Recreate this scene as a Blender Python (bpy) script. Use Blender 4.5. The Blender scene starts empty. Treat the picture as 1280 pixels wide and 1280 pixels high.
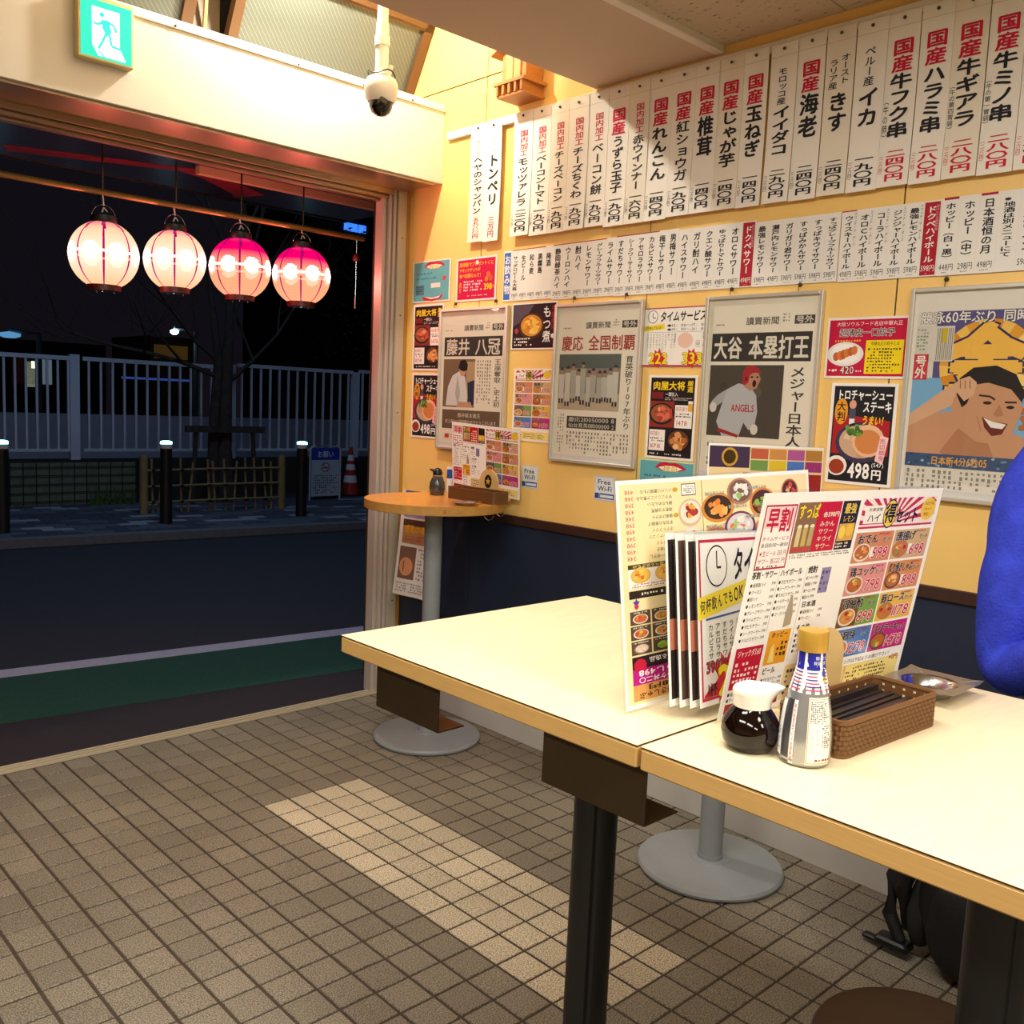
import bpy, math, random
from mathutils import Vector, Matrix
random.seed(7)
PI = math.pi
scn = bpy.context.scene
COL = scn.collection

# ------------------------------------------------------------------ camera, world, lights, exposure
F = 1181.1
CW = Vector((-1.5564, -2.8274, 1.4155))
RX = Vector((0.7284, -0.6838, 0.0428)).normalized()
RZ = Vector((0.6836, 0.7209, -0.1140)).normalized()
RX = (RX - RZ * RX.dot(RZ)).normalized()
RY = RZ.cross(RX)                                   # image down
cam_d = bpy.data.cameras.new('camera')
cam = bpy.data.objects.new('camera', cam_d)
COL.objects.link(cam)
cam.matrix_world = Matrix(((RX.x, -RY.x, -RZ.x, CW.x), (RX.y, -RY.y, -RZ.y, CW.y), (RX.z, -RY.z, -RZ.z, CW.z), (0, 0, 0, 1)))
cam_d.sensor_width = 36
cam_d.lens = F / 1280 * 36
cam_d.clip_start = 0.02
cam_d.clip_end = 200
scn.camera = cam
scn.view_settings.view_transform = 'Standard'
scn.view_settings.look = 'None'
scn.view_settings.gamma = 1
scn.view_settings.use_curve_mapping = False
scn.view_settings.exposure = 0.78

w = bpy.data.worlds.new('night')
scn.world = w
w.use_nodes = True
w.node_tree.nodes['Background'].inputs[0].default_value = (0.42, 0.36, 0.55, 1)
w.node_tree.nodes['Background'].inputs[1].default_value = 0.007


def light(name, kind, loc, power, col, rot=(0, 0, 0), size=None, sy=None, radius=None):
    d = bpy.data.lights.new(name, kind)
    d.energy = power
    d.color = col
    if kind == 'AREA':
        d.size = size
        if sy:
            d.shape = 'RECTANGLE'
            d.size_y = sy
    if radius is not None:
        d.shadow_soft_size = radius
    o = bpy.data.objects.new(name, d)
    COL.objects.link(o)
    o.location = loc
    o.rotation_euler = rot
    return o


WARM = (1.0, 0.95, 0.87)
light('void_lamp', 'POINT', (0.42, 0.30, 3.14), 44, (1.0, 0.93, 0.80), radius=0.035)
for lx in (-2.6, -0.75):
    for ly in (-1.75, -3.35, -5.2):
        light('ceiling_light', 'AREA', (lx, ly, 2.57), 21, WARM, size=0.35, sy=1.2)
light('street_light', 'AREA', (2.0, 4.2, 6.5), 62, (0.40, 0.62, 1.0), size=1.5)

# ------------------------------------------------------------------ helpers
PPX, PPY = 640, 640


def ray(x, y):
    return RX * ((x - PPX) / F) + RY * ((y - PPY) / F) + RZ


def at(x, y, ax, val):
    d = ray(x, y)
    return CW + d * ((val - CW[ax]) / d[ax])


WX = 1.155                                          # the yellow wall's face


def wall_at(x, y, off=0.0):
    return at(x, y, 0, WX - off)


def lin(c):
    return tuple(((v / 255) / 12.92 if v / 255 <= 0.04045 else ((v / 255 + 0.055) / 1.055) ** 2.4) for v in c)


def hx(s):
    if isinstance(s, tuple):
        return s
    return tuple(int(s[i:i + 2], 16) for i in (0, 2, 4)) if len(s) == 6 else tuple(int(c * 2, 16) for c in s)


MATS = {}


def mat(name, col, rough=0.5, metal=0.0, noise=0.0, nscale=20, bump=0.0, bscale=200, spec=0.5, trans=0.0, emit=None, es=1.0, coat=0.0, stretch=None, alpha=1.0):
    if name in MATS:
        return MATS[name]
    m = bpy.data.materials.new(name)
    m.use_nodes = True
    nt = m.node_tree
    b = nt.nodes['Principled BSDF']
    c = lin(hx(col)) + (1,)
    b.inputs['Base Color'].default_value = c
    b.inputs['Roughness'].default_value = rough
    b.inputs['Metallic'].default_value = metal
    b.inputs['Specular IOR Level'].default_value = spec
    b.inputs['Transmission Weight'].default_value = trans
    b.inputs['Coat Weight'].default_value = coat
    b.inputs['Alpha'].default_value = alpha
    if emit is not None:
        b.inputs['Emission Color'].default_value = lin(hx(emit)) + (1,)
        b.inputs['Emission Strength'].default_value = es
    tc = nt.nodes.new('ShaderNodeTexCoord')
    src = tc.outputs['Object']
    if stretch:
        mp = nt.nodes.new('ShaderNodeMapping')
        mp.inputs['Scale'].default_value = stretch
        nt.links.new(src, mp.inputs['Vector'])
        src = mp.outputs['Vector']
    if noise > 0:
        n = nt.nodes.new('ShaderNodeTexNoise')
        n.inputs['Scale'].default_value = nscale
        n.inputs['Detail'].default_value = 5
        nt.links.new(src, n.inputs['Vector'])
        r = nt.nodes.new('ShaderNodeMapRange')
        r.inputs['From Min'].default_value = 0.3
        r.inputs['From Max'].default_value = 0.7
        r.inputs['To Min'].default_value = 1 - noise
        r.inputs['To Max'].default_value = 1 + noise
        nt.links.new(n.outputs['Fac'], r.inputs['Value'])
        mx = nt.nodes.new('ShaderNodeVectorMath')
        mx.operation = 'SCALE'
        mx.inputs[0].default_value = c[:3]
        nt.links.new(r.outputs['Result'], mx.inputs['Scale'])
        nt.links.new(mx.outputs['Vector'], b.inputs['Base Color'])
    if bump > 0:
        n = nt.nodes.new('ShaderNodeTexNoise')
        n.inputs['Scale'].default_value = bscale
        n.inputs['Detail'].default_value = 3
        nt.links.new(src, n.inputs['Vector'])
        bp = nt.nodes.new('ShaderNodeBump')
        bp.inputs['Strength'].default_value = bump
        bp.inputs['Distance'].default_value = 0.002
        nt.links.new(n.outputs['Fac'], bp.inputs['Height'])
        nt.links.new(bp.outputs['Normal'], b.inputs['Normal'])
    MATS[name] = m
    return m


def attr_mat(name, rough, emission=0.0, spec=0.3):
    m = bpy.data.materials.new(name)
    m.use_nodes = True
    nt = m.node_tree
    b = nt.nodes['Principled BSDF']
    b.inputs['Roughness'].default_value = rough
    b.inputs['Specular IOR Level'].default_value = spec
    a = nt.nodes.new('ShaderNodeAttribute')
    a.attribute_name = 'Col'
    nt.links.new(a.outputs['Color'], b.inputs['Base Color'])
    if emission:
        nt.links.new(a.outputs['Color'], b.inputs['Emission Color'])
        b.inputs['Emission Strength'].default_value = emission
    MATS[name] = m
    return m


PAPER = attr_mat('printed paper', 0.75)
LAMI = attr_mat('laminated print', 0.22, spec=0.4)


def link(name, me, parent=None, loc=None):
    o = bpy.data.objects.new(name, me)
    COL.objects.link(o)
    if loc is not None:
        o.location = loc
    if parent is not None:
        o.parent = parent
    return o


def tag(o, label=None, cat=None, group=None, kind=None):
    if label:
        o['label'] = label
    if cat:
        o['category'] = cat
    if group:
        o['group'] = group
    if kind:
        o['kind'] = kind
    return o


def thing(name, label, cat, loc=(0, 0, 0), rz=0, group=None):
    o = bpy.data.objects.new(name, None)
    COL.objects.link(o)
    o.empty_display_size = 0.05
    o.location = loc
    o.rotation_euler = (0, 0, rz)
    return tag(o, label, cat, group)


class MB:
    def __init__(s):
        s.v, s.f, s.c = [], [], []

    def add(s, vs, fs, col=None):
        n = len(s.v)
        s.v += [tuple(p) for p in vs]
        s.f += [tuple(i + n for i in f) for f in fs]
        s.c += [col] * len(fs)
        return s

    def box(s, a, b, M=None, col=None):
        x0, y0, z0 = a
        x1, y1, z1 = b
        vs = [(x0, y0, z0), (x1, y0, z0), (x1, y1, z0), (x0, y1, z0), (x0, y0, z1), (x1, y0, z1), (x1, y1, z1), (x0, y1, z1)]
        if M is not None:
            vs = [M @ Vector(p) for p in vs]
        return s.add(vs, [(0, 3, 2, 1), (4, 5, 6, 7), (0, 1, 5, 4), (1, 2, 6, 5), (2, 3, 7, 6), (3, 0, 4, 7)], col)

    def bbox(s, a, b, r=0.003, M=None):
        """box with chamfered vertical and top/bottom edges"""
        x0, y0, z0 = a
        x1, y1, z1 = b
        rings = []
        for z, k in ((z0, r), (z0 + r, 0), (z1 - r, 0), (z1, r)):
            rings.append([(x0 + r + k, y0 + k, z), (x1 - r - k, y0 + k, z), (x1 - k, y0 + r + k, z), (x1 - k, y1 - r - k, z), (x1 - r - k, y1 - k, z), (x0 + r + k, y1 - k, z), (x0 + k, y1 - r - k, z), (x0 + k, y0 + r + k, z)])
        return s.rings(rings, True, True, M)

    def rings(s, rings, cap0=True, cap1=True, M=None, close=True, col=None):
        n = len(rings[0])
        vs = [p for r in rings for p in r]
        if M is not None:
            vs = [M @ Vector(p) for p in vs]
        fs = []
        for i in range(len(rings) - 1):
            for j in range(n if close else n - 1):
                k = (j + 1) % n
                fs.append((i * n + j, i * n + k, (i + 1) * n + k, (i + 1) * n + j))
        if cap0:
            fs.append(tuple(range(n - 1, -1, -1)))
        if cap1:
            fs.append(tuple((len(rings) - 1) * n + j for j in range(n)))
        return s.add(vs, fs, col)

    def lathe(s, prof, c=(0, 0, 0), n=32, M=None, cap=True, sx=1, sy=1):
        rs = [[(c[0] + r * sx * math.cos(2 * PI * j / n), c[1] + r * sy * math.sin(2 * PI * j / n), c[2] + z) for j in range(n)] for r, z in prof]
        return s.rings(rs, cap, cap, M)

    def tube(s, pts, r, n=8, cap=True):
        pts = [Vector(p) for p in pts]
        if not hasattr(r, '__len__'):
            r = [r] * len(pts)
        rs = []
        up = None
        for i, p in enumerate(pts):
            d = (pts[min(i + 1, len(pts) - 1)] - pts[max(i - 1, 0)]).normalized()
            if up is None:
                up = Vector((0, 0, 1)) if abs(d.z) < 0.9 else Vector((1, 0, 0))
            a = d.cross(up)
            if a.length < 1e-5:
                a = d.orthogonal()
            a.normalize()
            b = d.cross(a).normalized()
            up = b.cross(d) if False else up
            rs.append([p + a * (r[i] * math.cos(2 * PI * j / n)) + b * (r[i] * math.sin(2 * PI * j / n)) for j in range(n)])
        return s.rings(rs, cap, cap)

    def prism(s, pts, ext, col=None):
        """closed polygon extruded along ext"""
        e = Vector(ext)
        p0 = [Vector(p) for p in pts]
        return s.rings([p0, [p + e for p in p0]], col=col)

    def mesh(s, name, m, off=None, smooth=False):
        me = bpy.data.meshes.new(name)
        vs = s.v
        if off is not None:
            vs = [(a[0] - off[0], a[1] - off[1], a[2] - off[2]) for a in vs]
        me.from_pydata(vs, [], s.f)
        for q in (m if isinstance(m, (list, tuple)) else [m]):
            me.materials.append(q)
        if any(c is not None for c in s.c):
            ca = me.color_attributes.new('Col', 'FLOAT_COLOR', 'CORNER')
            buf = []
            cache = {}
            for f, c in zip(s.f, s.c):
                k = c
                if k not in cache:
                    cache[k] = list(lin(hx(k))) + [1.0]
                buf += cache[k] * len(f)
            ca.data.foreach_set('color', buf)
        if smooth:
            for p in me.polygons:
                p.use_smooth = True
            try:
                me.set_sharp_from_angle(angle=math.radians(smooth if smooth > 1 else 40))
            except Exception:
                pass
        me.validate()
        return me

    def build(s, name, m, parent=None, smooth=False, world=True, loc=None):
        """vertices given in world space (or in the parent's own space with world=False)"""
        off = None
        if loc is not None:
            off = loc
            me = s.mesh(name, m, off, smooth)
            return link(name, me, parent, loc)
        if parent is not None and world:
            off = parent_origin(parent)
        me = s.mesh(name, m, off, smooth)
        return link(name, me, parent)


def parent_origin(p):
    v = Vector((0, 0, 0))
    while p is not None:
        v = v + Vector(p.location)
        p = p.parent
    return v


def RM(loc=(0, 0, 0), rz=0, rx=0, ry=0):
    return Matrix.Translation(loc) @ Matrix.Rotation(rz, 4, 'Z') @ Matrix.Rotation(rx, 4, 'X') @ Matrix.Rotation(ry, 4, 'Y')


def structure(name, mb, m, parent=None, smooth=False, label=None):
    o = mb.build(name, m, parent, smooth)
    if parent is None:
        o['kind'] = 'structure'
    if label:
        o['label'] = label
    return o


# ---- printing: flat ink shapes on a sheet of paper, all in one mesh with a colour attribute
GLY = {}
_cu = bpy.data.curves.new('g', 'FONT')
_cu.size = 1
_cu.resolution_u = 2
_cu.fill_mode = 'FRONT'
_go = bpy.data.objects.new('g', _cu)
COL.objects.link(_go)


def glyph(ch, off):
    k = (ch, off)
    if k in GLY:
        return GLY[k]
    _cu.body = ch
    _cu.offset = off
    dg = bpy.context.evaluated_depsgraph_get()
    dg.update()
    ev = _go.evaluated_get(dg)
    me = ev.to_mesh()
    vs = [(v.co.x, v.co.y) for v in me.vertices]
    fs = [tuple(p.vertices) for p in me.polygons]
    ev.to_mesh_clear()
    if vs:
        bb = (min(v[0] for v in vs), max(v[0] for v in vs), min(v[1] for v in vs), max(v[1] for v in vs))
    else:
        bb = (0, 0.3, 0, 0.3)
    GLY[k] = (vs, fs, bb)
    return GLY[k]


ROT = set('ー〜（）()－―~-')
SMALL = set('ッャュョァィゥェォっゃゅょ')


class Print:
    EPS = 0.00016
    sub = None
    nu = nv = 1

    def __init__(s, O, U, V, base='f4efe2', thick=0.0006, bend=None, nv=1, nu=1):
        """O top-left corner, U full width vector, V full height vector (down)"""
        s.O, s.U, s.V = Vector(O), Vector(U), Vector(V)
        s.N = s.V.cross(s.U).normalized()
        s.W, s.H = s.U.length, s.V.length
        s.mb = MB()
        s.bend = bend
        s.rot = False
        s.nu, s.nv = nu, nv
        for q in range(nu):
            a, b = q / nu, (q + 1) / nu
            back = [[s.P(a, j / nv, 0) - s.N * thick, s.P(b, j / nv, 0) - s.N * thick, s.P(b, j / nv, 0), s.P(a, j / nv, 0)] for j in range(nv + 1)]
            s.mb.rings(back, True, True, col=base)

    def P(s, u, v, l=1):
        if s.rot:
            u, v = 1 - u, 1 - v
        p = s.O + s.U * u + s.V * v + s.N * (l * s.EPS)
        if s.bend:
            p = p + s.N * s.bend(u, v)
        return p

    def poly(s, pts, col, l=1):
        s.mb.add([s.P(u, v, l) for u, v in pts], [tuple(range(len(pts)))], col)
        return s

    def rect(s, u0, v0, u1, v1, col, l=1):
        if s.bend or s.sub:
            n, m = (max(1, math.ceil((v1 - v0) * s.sub[1])), max(1, math.ceil((u1 - u0) * s.sub[0]))) if s.sub else (max(1, math.ceil((v1 - v0) * s.nv)), max(1, math.ceil((u1 - u0) * s.nu)))
            if n * m > 1:
                for i in range(n):
                    for j in range(m):
                        a, b = u0 + (u1 - u0) * j / m, u0 + (u1 - u0) * (j + 1) / m
                        c, d = v0 + (v1 - v0) * i / n, v0 + (v1 - v0) * (i + 1) / n
                        s.poly([(a, c), (b, c), (b, d), (a, d)], col, l)
                return s
        return s.poly([(u0, v0), (u1, v0), (u1, v1), (u0, v1)], col, l)

    def frame(s, u0, v0, u1, v1, t, col, l=1):
        a = t * s.H / s.W
        s.rect(u0, v0, u1, v0 + t, col, l)
        s.rect(u0, v1 - t, u1, v1, col, l)
        s.rect(u0, v0 + t, u0 + a, v1 - t, col, l)
        s.rect(u1 - a, v0 + t, u1, v1 - t, col, l)
        return s

    def ell(s, cu, cv, ru, rv, col, l=1, n=20, a0=0, a1=2 * PI, jit=0):
        return s.poly([(cu + ru * (1 + random.uniform(-jit, jit)) * math.cos(a0 + (a1 - a0) * i / n), cv + rv * (1 + random.uniform(-jit, jit)) * math.sin(a0 + (a1 - a0) * i / n)) for i in range(n + (a1 - a0 < 6))], col, l)

    def circ(s, cu, cv, r, col, l=1, n=20, **k):
        """r is in units of the height"""
        return s.ell(cu, cv, r * s.H / s.W, r, col, l, n, **k)

    def line(s, pts, t, col, l=1):
        k = s.H / s.W
        for (a, b), (c, d) in zip(pts, pts[1:]):
            x, y = (c - a) / k, d - b
            L = math.hypot(x, y) or 1e-6
            nx, ny = -y / L * t / 2 * k, x / L * t / 2
            s.poly([(a + nx, b + ny), (c + nx, d + ny), (c - nx, d - ny), (a - nx, b - ny)], col, l)
        return s

    def star(s, cu, cv, R, r, n, col, l=1, ph=0):
        k = s.H / s.W
        return s.poly([(cu + k * (R if i % 2 == 0 else r) * math.sin(PI * i / n + ph), cv - (R if i % 2 == 0 else r) * math.cos(PI * i / n + ph)) for i in range(2 * n)], col, l)

    def _g(s, ch, x0, y0, sx, sy, col, l, off, rot=False, shear=0.0):
        if off > 0:
            n = 3 if off < 0.04 else 6
            for k in range(n):
                a = 2 * PI * k / n + 0.5
                s._g1(ch, x0 + off * sx * math.cos(a), y0 + off * sy * math.sin(a), sx, sy, col, l + k * 0.04, 0, rot, shear)
        else:
            s._g1(ch, x0, y0, sx, sy, col, l, 0, rot, shear)

    def _g1(s, ch, x0, y0, sx, sy, col, l, off, rot=False, shear=0.0):
        """draw glyph so that em cell (0..1,-.12...88) lands at x0,y0(top) scaled sx,sy in u,v"""
        vs, fs, bb = glyph(ch, off)
        if not vs:
            return
        out = []
        for x, y in vs:
            if rot:
                x, y = 0.5 + (y - 0.38), 0.38 - (x - 0.5)
            x2 = x + shear * (y - 0.38)
            out.append(s.P(x0 + x2 * sx, y0 + (0.88 - y) * sy, l))
        s.mb.add(out, fs, col)

    def vt(s, t, u0, v0, u1, v1, col, l=2, off=0.0, ol=None, sq=True, shear=0.0):
        """vertical text filling the box; u1-u0 is the glyph width"""
        n = len(t)
        ch_h = (v1 - v0) / n
        cells = ((ol, 0.05, l), (col, off, l + 1)) if ol else ((col, off, l),)
        for c, o, ll in cells:
            for i, ch in enumerate(t):
                if ch == ' ':
                    continue
                sx, sy = (u1 - u0), ch_h
                if not sq:
                    sy = min(sy, sx * s.W / s.H * 1.1)
                x0, y0 = u0, v0 + i * ch_h
                if ch in SMALL:
                    x0 += 0.08 * sx
                    y0 -= 0.06 * sy
                asc = ord(ch) < 256
                if asc:
                    bb = glyph(ch, 0)[2]
                    wd = bb[1] - bb[0]
                    x0 += (0.5 - wd / 2 * 1.0 - bb[0]) * sx
                s._g(ch, x0, y0, sx, sy, c, ll, o, rot=ch in ROT, shear=shear)

    def ht(s, t, u0, v0, u1, v1, col, l=2, off=0.0, ol=None, shear=0.0, ow=0.05):
        """horizontal text filling the box"""
        ws = []
        for ch in t:
            if ch == ' ':
                ws.append(0.35)
            elif ord(ch) < 256:
                bb = glyph(ch, 0)[2]
                ws.append(bb[1] - bb[0] + 0.1)
            else:
                ws.append(1.0)
        k = (u1 - u0) / sum(ws)
        asc = all(ord(c) < 256 for c in t)
        for c, o, ll in (((ol, ow, l), (col, off, l + 1)) if ol else ((col, off, l),)):
            x = u0
            for ch, wd in zip(t, ws):
                if ch != ' ':
                    bb = glyph(ch, 0)[2]
                    sh = (bb[0] - 0.05) * k if ord(ch) < 256 else 0
                    if asc:
                        sy = (v1 - v0) / 0.72
                        y0 = v1 - 0.88 * sy
                    else:
                        sy = (v1 - v0) * (1.15 if ord(ch) < 256 else 1)
                        y0 = v0 - (0.12 * (v1 - v0) if ord(ch) < 256 else 0)
                    s._g(ch, x - sh, y0, k, sy, c, ll, o, shear=shear)
                x += wd * k
        return s

    def fine(s, u0, v0, u1, v1, rows, col, l=2, vert=False, fill=0.6, dens=0.8):
        """unreadably small lettering: rows of little marks"""
        L = (u1 - u0) if not vert else (v1 - v0)
        per = ((v1 - v0) / rows) if not vert else ((u1 - u0) / rows)
        for i in range(rows):
            a = (v0 if not vert else u0) + i * per
            x = 0
            end = L * random.uniform(0.75, 1)
            asp = (s.H / s.W) if not vert else (s.W / s.H)
            st = per * asp * 0.75
            if L / st > 60:
                st = L / 60
            while x < end:
                w_ = st * random.uniform(0.5, 1.0)
                if random.random() < dens:
                    h0, h1 = a + per * random.uniform(0.1, 0.3), a + per * (random.uniform(fill, fill + 0.2))
                    if not vert:
                        s.rect(u0 + x, h0, min(u0 + x + w_, u1), h1, col, l)
                    else:
                        s.rect(h0, v0 + x, h1, min(v0 + x + w_, v1), col, l)
                x += st * 1.25
        return s

    def food(s, cu, cv, ru, rv, rim, inner, cols, l=2, n=12):
        s.ell(cu, cv, ru, rv, rim, l, 24)
        s.ell(cu, cv - rv * 0.04, ru * 0.84, rv * 0.82, inner, l + 1, 24)
        for i in range(n):
            a, r = random.uniform(0, 2 * PI), math.sqrt(random.random()) * 0.55
            s.ell(cu + ru * r * math.cos(a), cv + rv * r * math.sin(a), ru * random.uniform(0.12, 0.3), rv * random.uniform(0.12, 0.3), random.choice(cols), l + 2 + 0.1 * i, 7, jit=0.25)
        return s

    def build(s, name, m=None, parent=None, loc=None):
        loc = loc if loc is not None else (None if parent is not None else s.O + s.U / 2 + s.V)
        if parent is not None:
            return s.mb.build(name, m or PAPER, parent)
        return s.mb.build(name, m or PAPER, loc=loc)


def wall_print(px, off=0.004, **k):
    """sheet on the yellow wall: px = (left, top, right, bottom) read from four pixel corners (tl, tr, br, bl)"""
    tl, tr, br, bl = [wall_at(x, y, off) for x, y in px]
    y0, y1 = (tl.y + bl.y) / 2, (tr.y + br.y) / 2
    zt, zb = (tl.z + tr.z) / 2, (bl.z + br.z) / 2
    return Print((WX - off, y0, zt), (0, y1 - y0, 0), (0, 0, zb - zt), **k)


# ------------------------------------------------------------------ materials
M_yellow = mat('yellow wall board', 'fad07a', 0.42, noise=0.03, nscale=3, bump=0.15, bscale=60)
M_navy = mat('navy wainscot', '232b40', 0.45, noise=0.12, nscale=6)
M_dtrim = mat('dark brown trim', '3b2018', 0.5, noise=0.1)
M_kick = mat('off white kick board', 'c9c6bf', 0.6, noise=0.04, nscale=5)
M_hdr = mat('cream steel header', 'dcd7ca', 0.38, noise=0.02, nscale=3)
M_under = mat('brushed lintel metal', 'b8a48c', 0.3, 0.6)
M_alu = mat('weathered aluminium', 'b9ab96', 0.38, 0.75, noise=0.06)
M_ceil = mat('soffit board', 'd3c2a8', 0.85, noise=0.02, nscale=4)
M_white = mat('white paint', 'ece6d8', 0.5)
M_room = mat('room plaster', 'e8d2a0', 0.8)
M_wood = mat('birch laminate', 'e9d8b0', 0.38, noise=0.05, nscale=14, stretch=(1, 6, 1))
M_edge = mat('birch edge band', 'd3a763', 0.45, noise=0.06, nscale=14, stretch=(8, 1, 30))
M_orangewood = mat('honey wood laminate', 'dc9a4a', 0.33, noise=0.1, nscale=7, stretch=(1, 5, 1))
M_rim = mat('worn wood rim', 'c08e46', 0.5, noise=0.12, nscale=30)
M_grey = mat('grey enamelled steel', '8f9496', 0.45, noise=0.06, nscale=8, bump=0.1, bscale=40)
M_black = mat('black painted steel', '0c0c0e', 0.4)
M_bronze = mat('bronze sheet steel', '4a3a26', 0.42, 0.55, noise=0.1, nscale=8)
M_copper = mat('copper lip', 'a4693c', 0.4, 0.5)
M_steel = mat('stainless steel', 'c4c4c2', 0.18, 1.0)
M_chrome = mat('chrome wire', 'd8d8d8', 0.15, 1.0)
M_pin = mat('pin metal', '5a4a38', 0.4, 0.6)
M_brown = mat('brown plastic weave', '704a24', 0.5)
M_darkbrown = mat('dark brown vinyl', '3a2416', 0.4, noise=0.06)
M_glass = mat('clear glass', 'ffffff', 0.02, trans=1.0)


def thin_glass(name, tint, rough, refl):
    m = bpy.data.materials.new(name)
    m.use_nodes = True
    nt = m.node_tree
    nt.nodes.remove(nt.nodes['Principled BSDF'])
    tr = nt.nodes.new('ShaderNodeBsdfTransparent')
    tr.inputs['Color'].default_value = tint + (1,)
    gl = nt.nodes.new('ShaderNodeBsdfGlossy')
    gl.inputs['Roughness'].default_value = rough
    lw = nt.nodes.new('ShaderNodeLayerWeight')
    lw.inputs['Blend'].default_value = 0.5
    pw = nt.nodes.new('ShaderNodeMath')
    pw.operation = 'POWER'
    pw.inputs[1].default_value = 4.0
    nt.links.new(lw.outputs['Facing'], pw.inputs[0])
    ma = nt.nodes.new('ShaderNodeMath')
    ma.operation = 'MULTIPLY_ADD'
    ma.inputs[1].default_value = 0.6
    ma.inputs[2].default_value = refl
    nt.links.new(pw.outputs[0], ma.inputs[0])
    mx = nt.nodes.new('ShaderNodeMixShader')
    nt.links.new(ma.outputs[0], mx.inputs['Fac'])
    nt.links.new(tr.outputs[0], mx.inputs[1])
    nt.links.new(gl.outputs[0], mx.inputs[2])
    nt.links.new(mx.outputs[0], nt.nodes['Material Output'].inputs['Surface'])
    return m


M_frameglass = thin_glass('thin picture glazing', (0.98, 0.98, 0.97), 0.02, 0.045)
M_clear = thin_glass('clear laminate', (0.97, 0.97, 0.96), 0.15, 0.02)
M_bkpaper = mat('newspaper mount', 'd9d3c2', 0.8)
M_fr = mat('silver picture frame', 'd8d2c6', 0.35, 0.45)
M_light_grey = mat('mount board', 'd4cfc4', 0.7)

# ------------------------------------------------------------------ the floor: individual tiles in mortar
P = 0.1


def tile_mat(name, col):
    m = bpy.data.materials.new(name)
    m.use_nodes = True
    nt = m.node_tree
    b = nt.nodes['Principled BSDF']
    b.inputs['Roughness'].default_value = 0.62
    g = nt.nodes.new('ShaderNodeNewGeometry')
    oi = nt.nodes.new('ShaderNodeObjectInfo')
    tc = nt.nodes.new('ShaderNodeTexCoord')
    sp = nt.nodes.new('ShaderNodeTexNoise')
    sp.inputs['Scale'].default_value = 300
    sp.inputs['Detail'].default_value = 2
    big = nt.nodes.new('ShaderNodeTexNoise')
    big.inputs['Scale'].default_value = 1.7
    nt.links.new(g.outputs['Position'], sp.inputs['Vector'])
    nt.links.new(g.outputs['Position'], big.inputs['Vector'])

    def mr(src, a, b_, f0=0.0, f1=1.0):
        r = nt.nodes.new('ShaderNodeMapRange')
        r.inputs['From Min'].default_value = f0
        r.inputs['From Max'].default_value = f1
        r.inputs['To Min'].default_value = a
        r.inputs['To Max'].default_value = b_
        nt.links.new(src, r.inputs['Value'])
        return r.outputs['Result']

    def mul(a, b_):
        q = nt.nodes.new('ShaderNodeMath')
        q.operation = 'MULTIPLY'
        nt.links.new(a, q.inputs[0])
        nt.links.new(b_, q.inputs[1])
        return q.outputs[0]
    # per tile tone from a white noise on the tile's cell
    cell = nt.nodes.new('ShaderNodeVectorMath')
    cell.operation = 'SNAP'
    cell.inputs[1].default_value = (P, P, 10)
    nt.links.new(g.outputs['Position'], cell.inputs[0])
    wn = nt.nodes.new('ShaderNodeTexWhiteNoise')
    nt.links.new(cell.outputs['Vector'], wn.inputs['Vector'])
    k = mul(mul(mr(sp.outputs['Fac'], 0.35, 1.7, 0.35, 0.65), mr(wn.outputs['Value'], 0.88, 1.1)), mr(big.outputs['Fac'], 0.85, 1.12, 0.3, 0.7))
    mx = nt.nodes.new('ShaderNodeVectorMath')
    mx.operation = 'SCALE'
    mx.inputs[0].default_value = lin(hx(col))
    nt.links.new(k, mx.inputs['Scale'])
    nt.links.new(mx.outputs['Vector'], b.inputs['Base Color'])
    bp = nt.nodes.new('ShaderNodeBump')
    bp.inputs['Strength'].default_value = 0.35
    bp.inputs['Distance'].default_value = 0.001
    nt.links.new(sp.outputs['Fac'], bp.inputs['Height'])
    nt.links.new(bp.outputs['Normal'], b.inputs['Normal'])
    return m


M_tile = tile_mat('greige quarry tile', '7d7565')
M_tile2 = tile_mat('pale quarry tile', 'b9ae95')
M_grout = mat('dark mortar', '43362a', 0.9, noise=0.15, nscale=30)

floor = structure('floor', MB().box((-6, -8, -0.12), (WX + 0.2, 0.80, -0.003)), M_grout)


def proj(p):
    d = Vector(p) - CW
    z = d.dot(RZ)
    return (F * d.dot(RX) / z + 640, F * d.dot(RY) / z + 640, z)


def tile_geo(mb, x0, y0, x1, y1, dx=0, dy=0):
    h, c = 0.0, 0.0016
    return mb.rings([[(x0 - dx, y0 - dy, -0.006), (x1 - dx, y0 - dy, -0.006), (x1 - dx, y1 - dy, -0.006), (x0 - dx, y1 - dy, -0.006)],
                     [(x0 - dx, y0 - dy, h - c), (x1 - dx, y0 - dy, h - c), (x1 - dx, y1 - dy, h - c), (x0 - dx, y1 - dy, h - c)],
                     [(x0 - dx + c, y0 - dy + c, h), (x1 - dx - c, y0 - dy + c, h), (x1 - dx - c, y1 - dy - c, h), (x0 - dx + c, y1 - dy - c, h)]], False, True)


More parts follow.
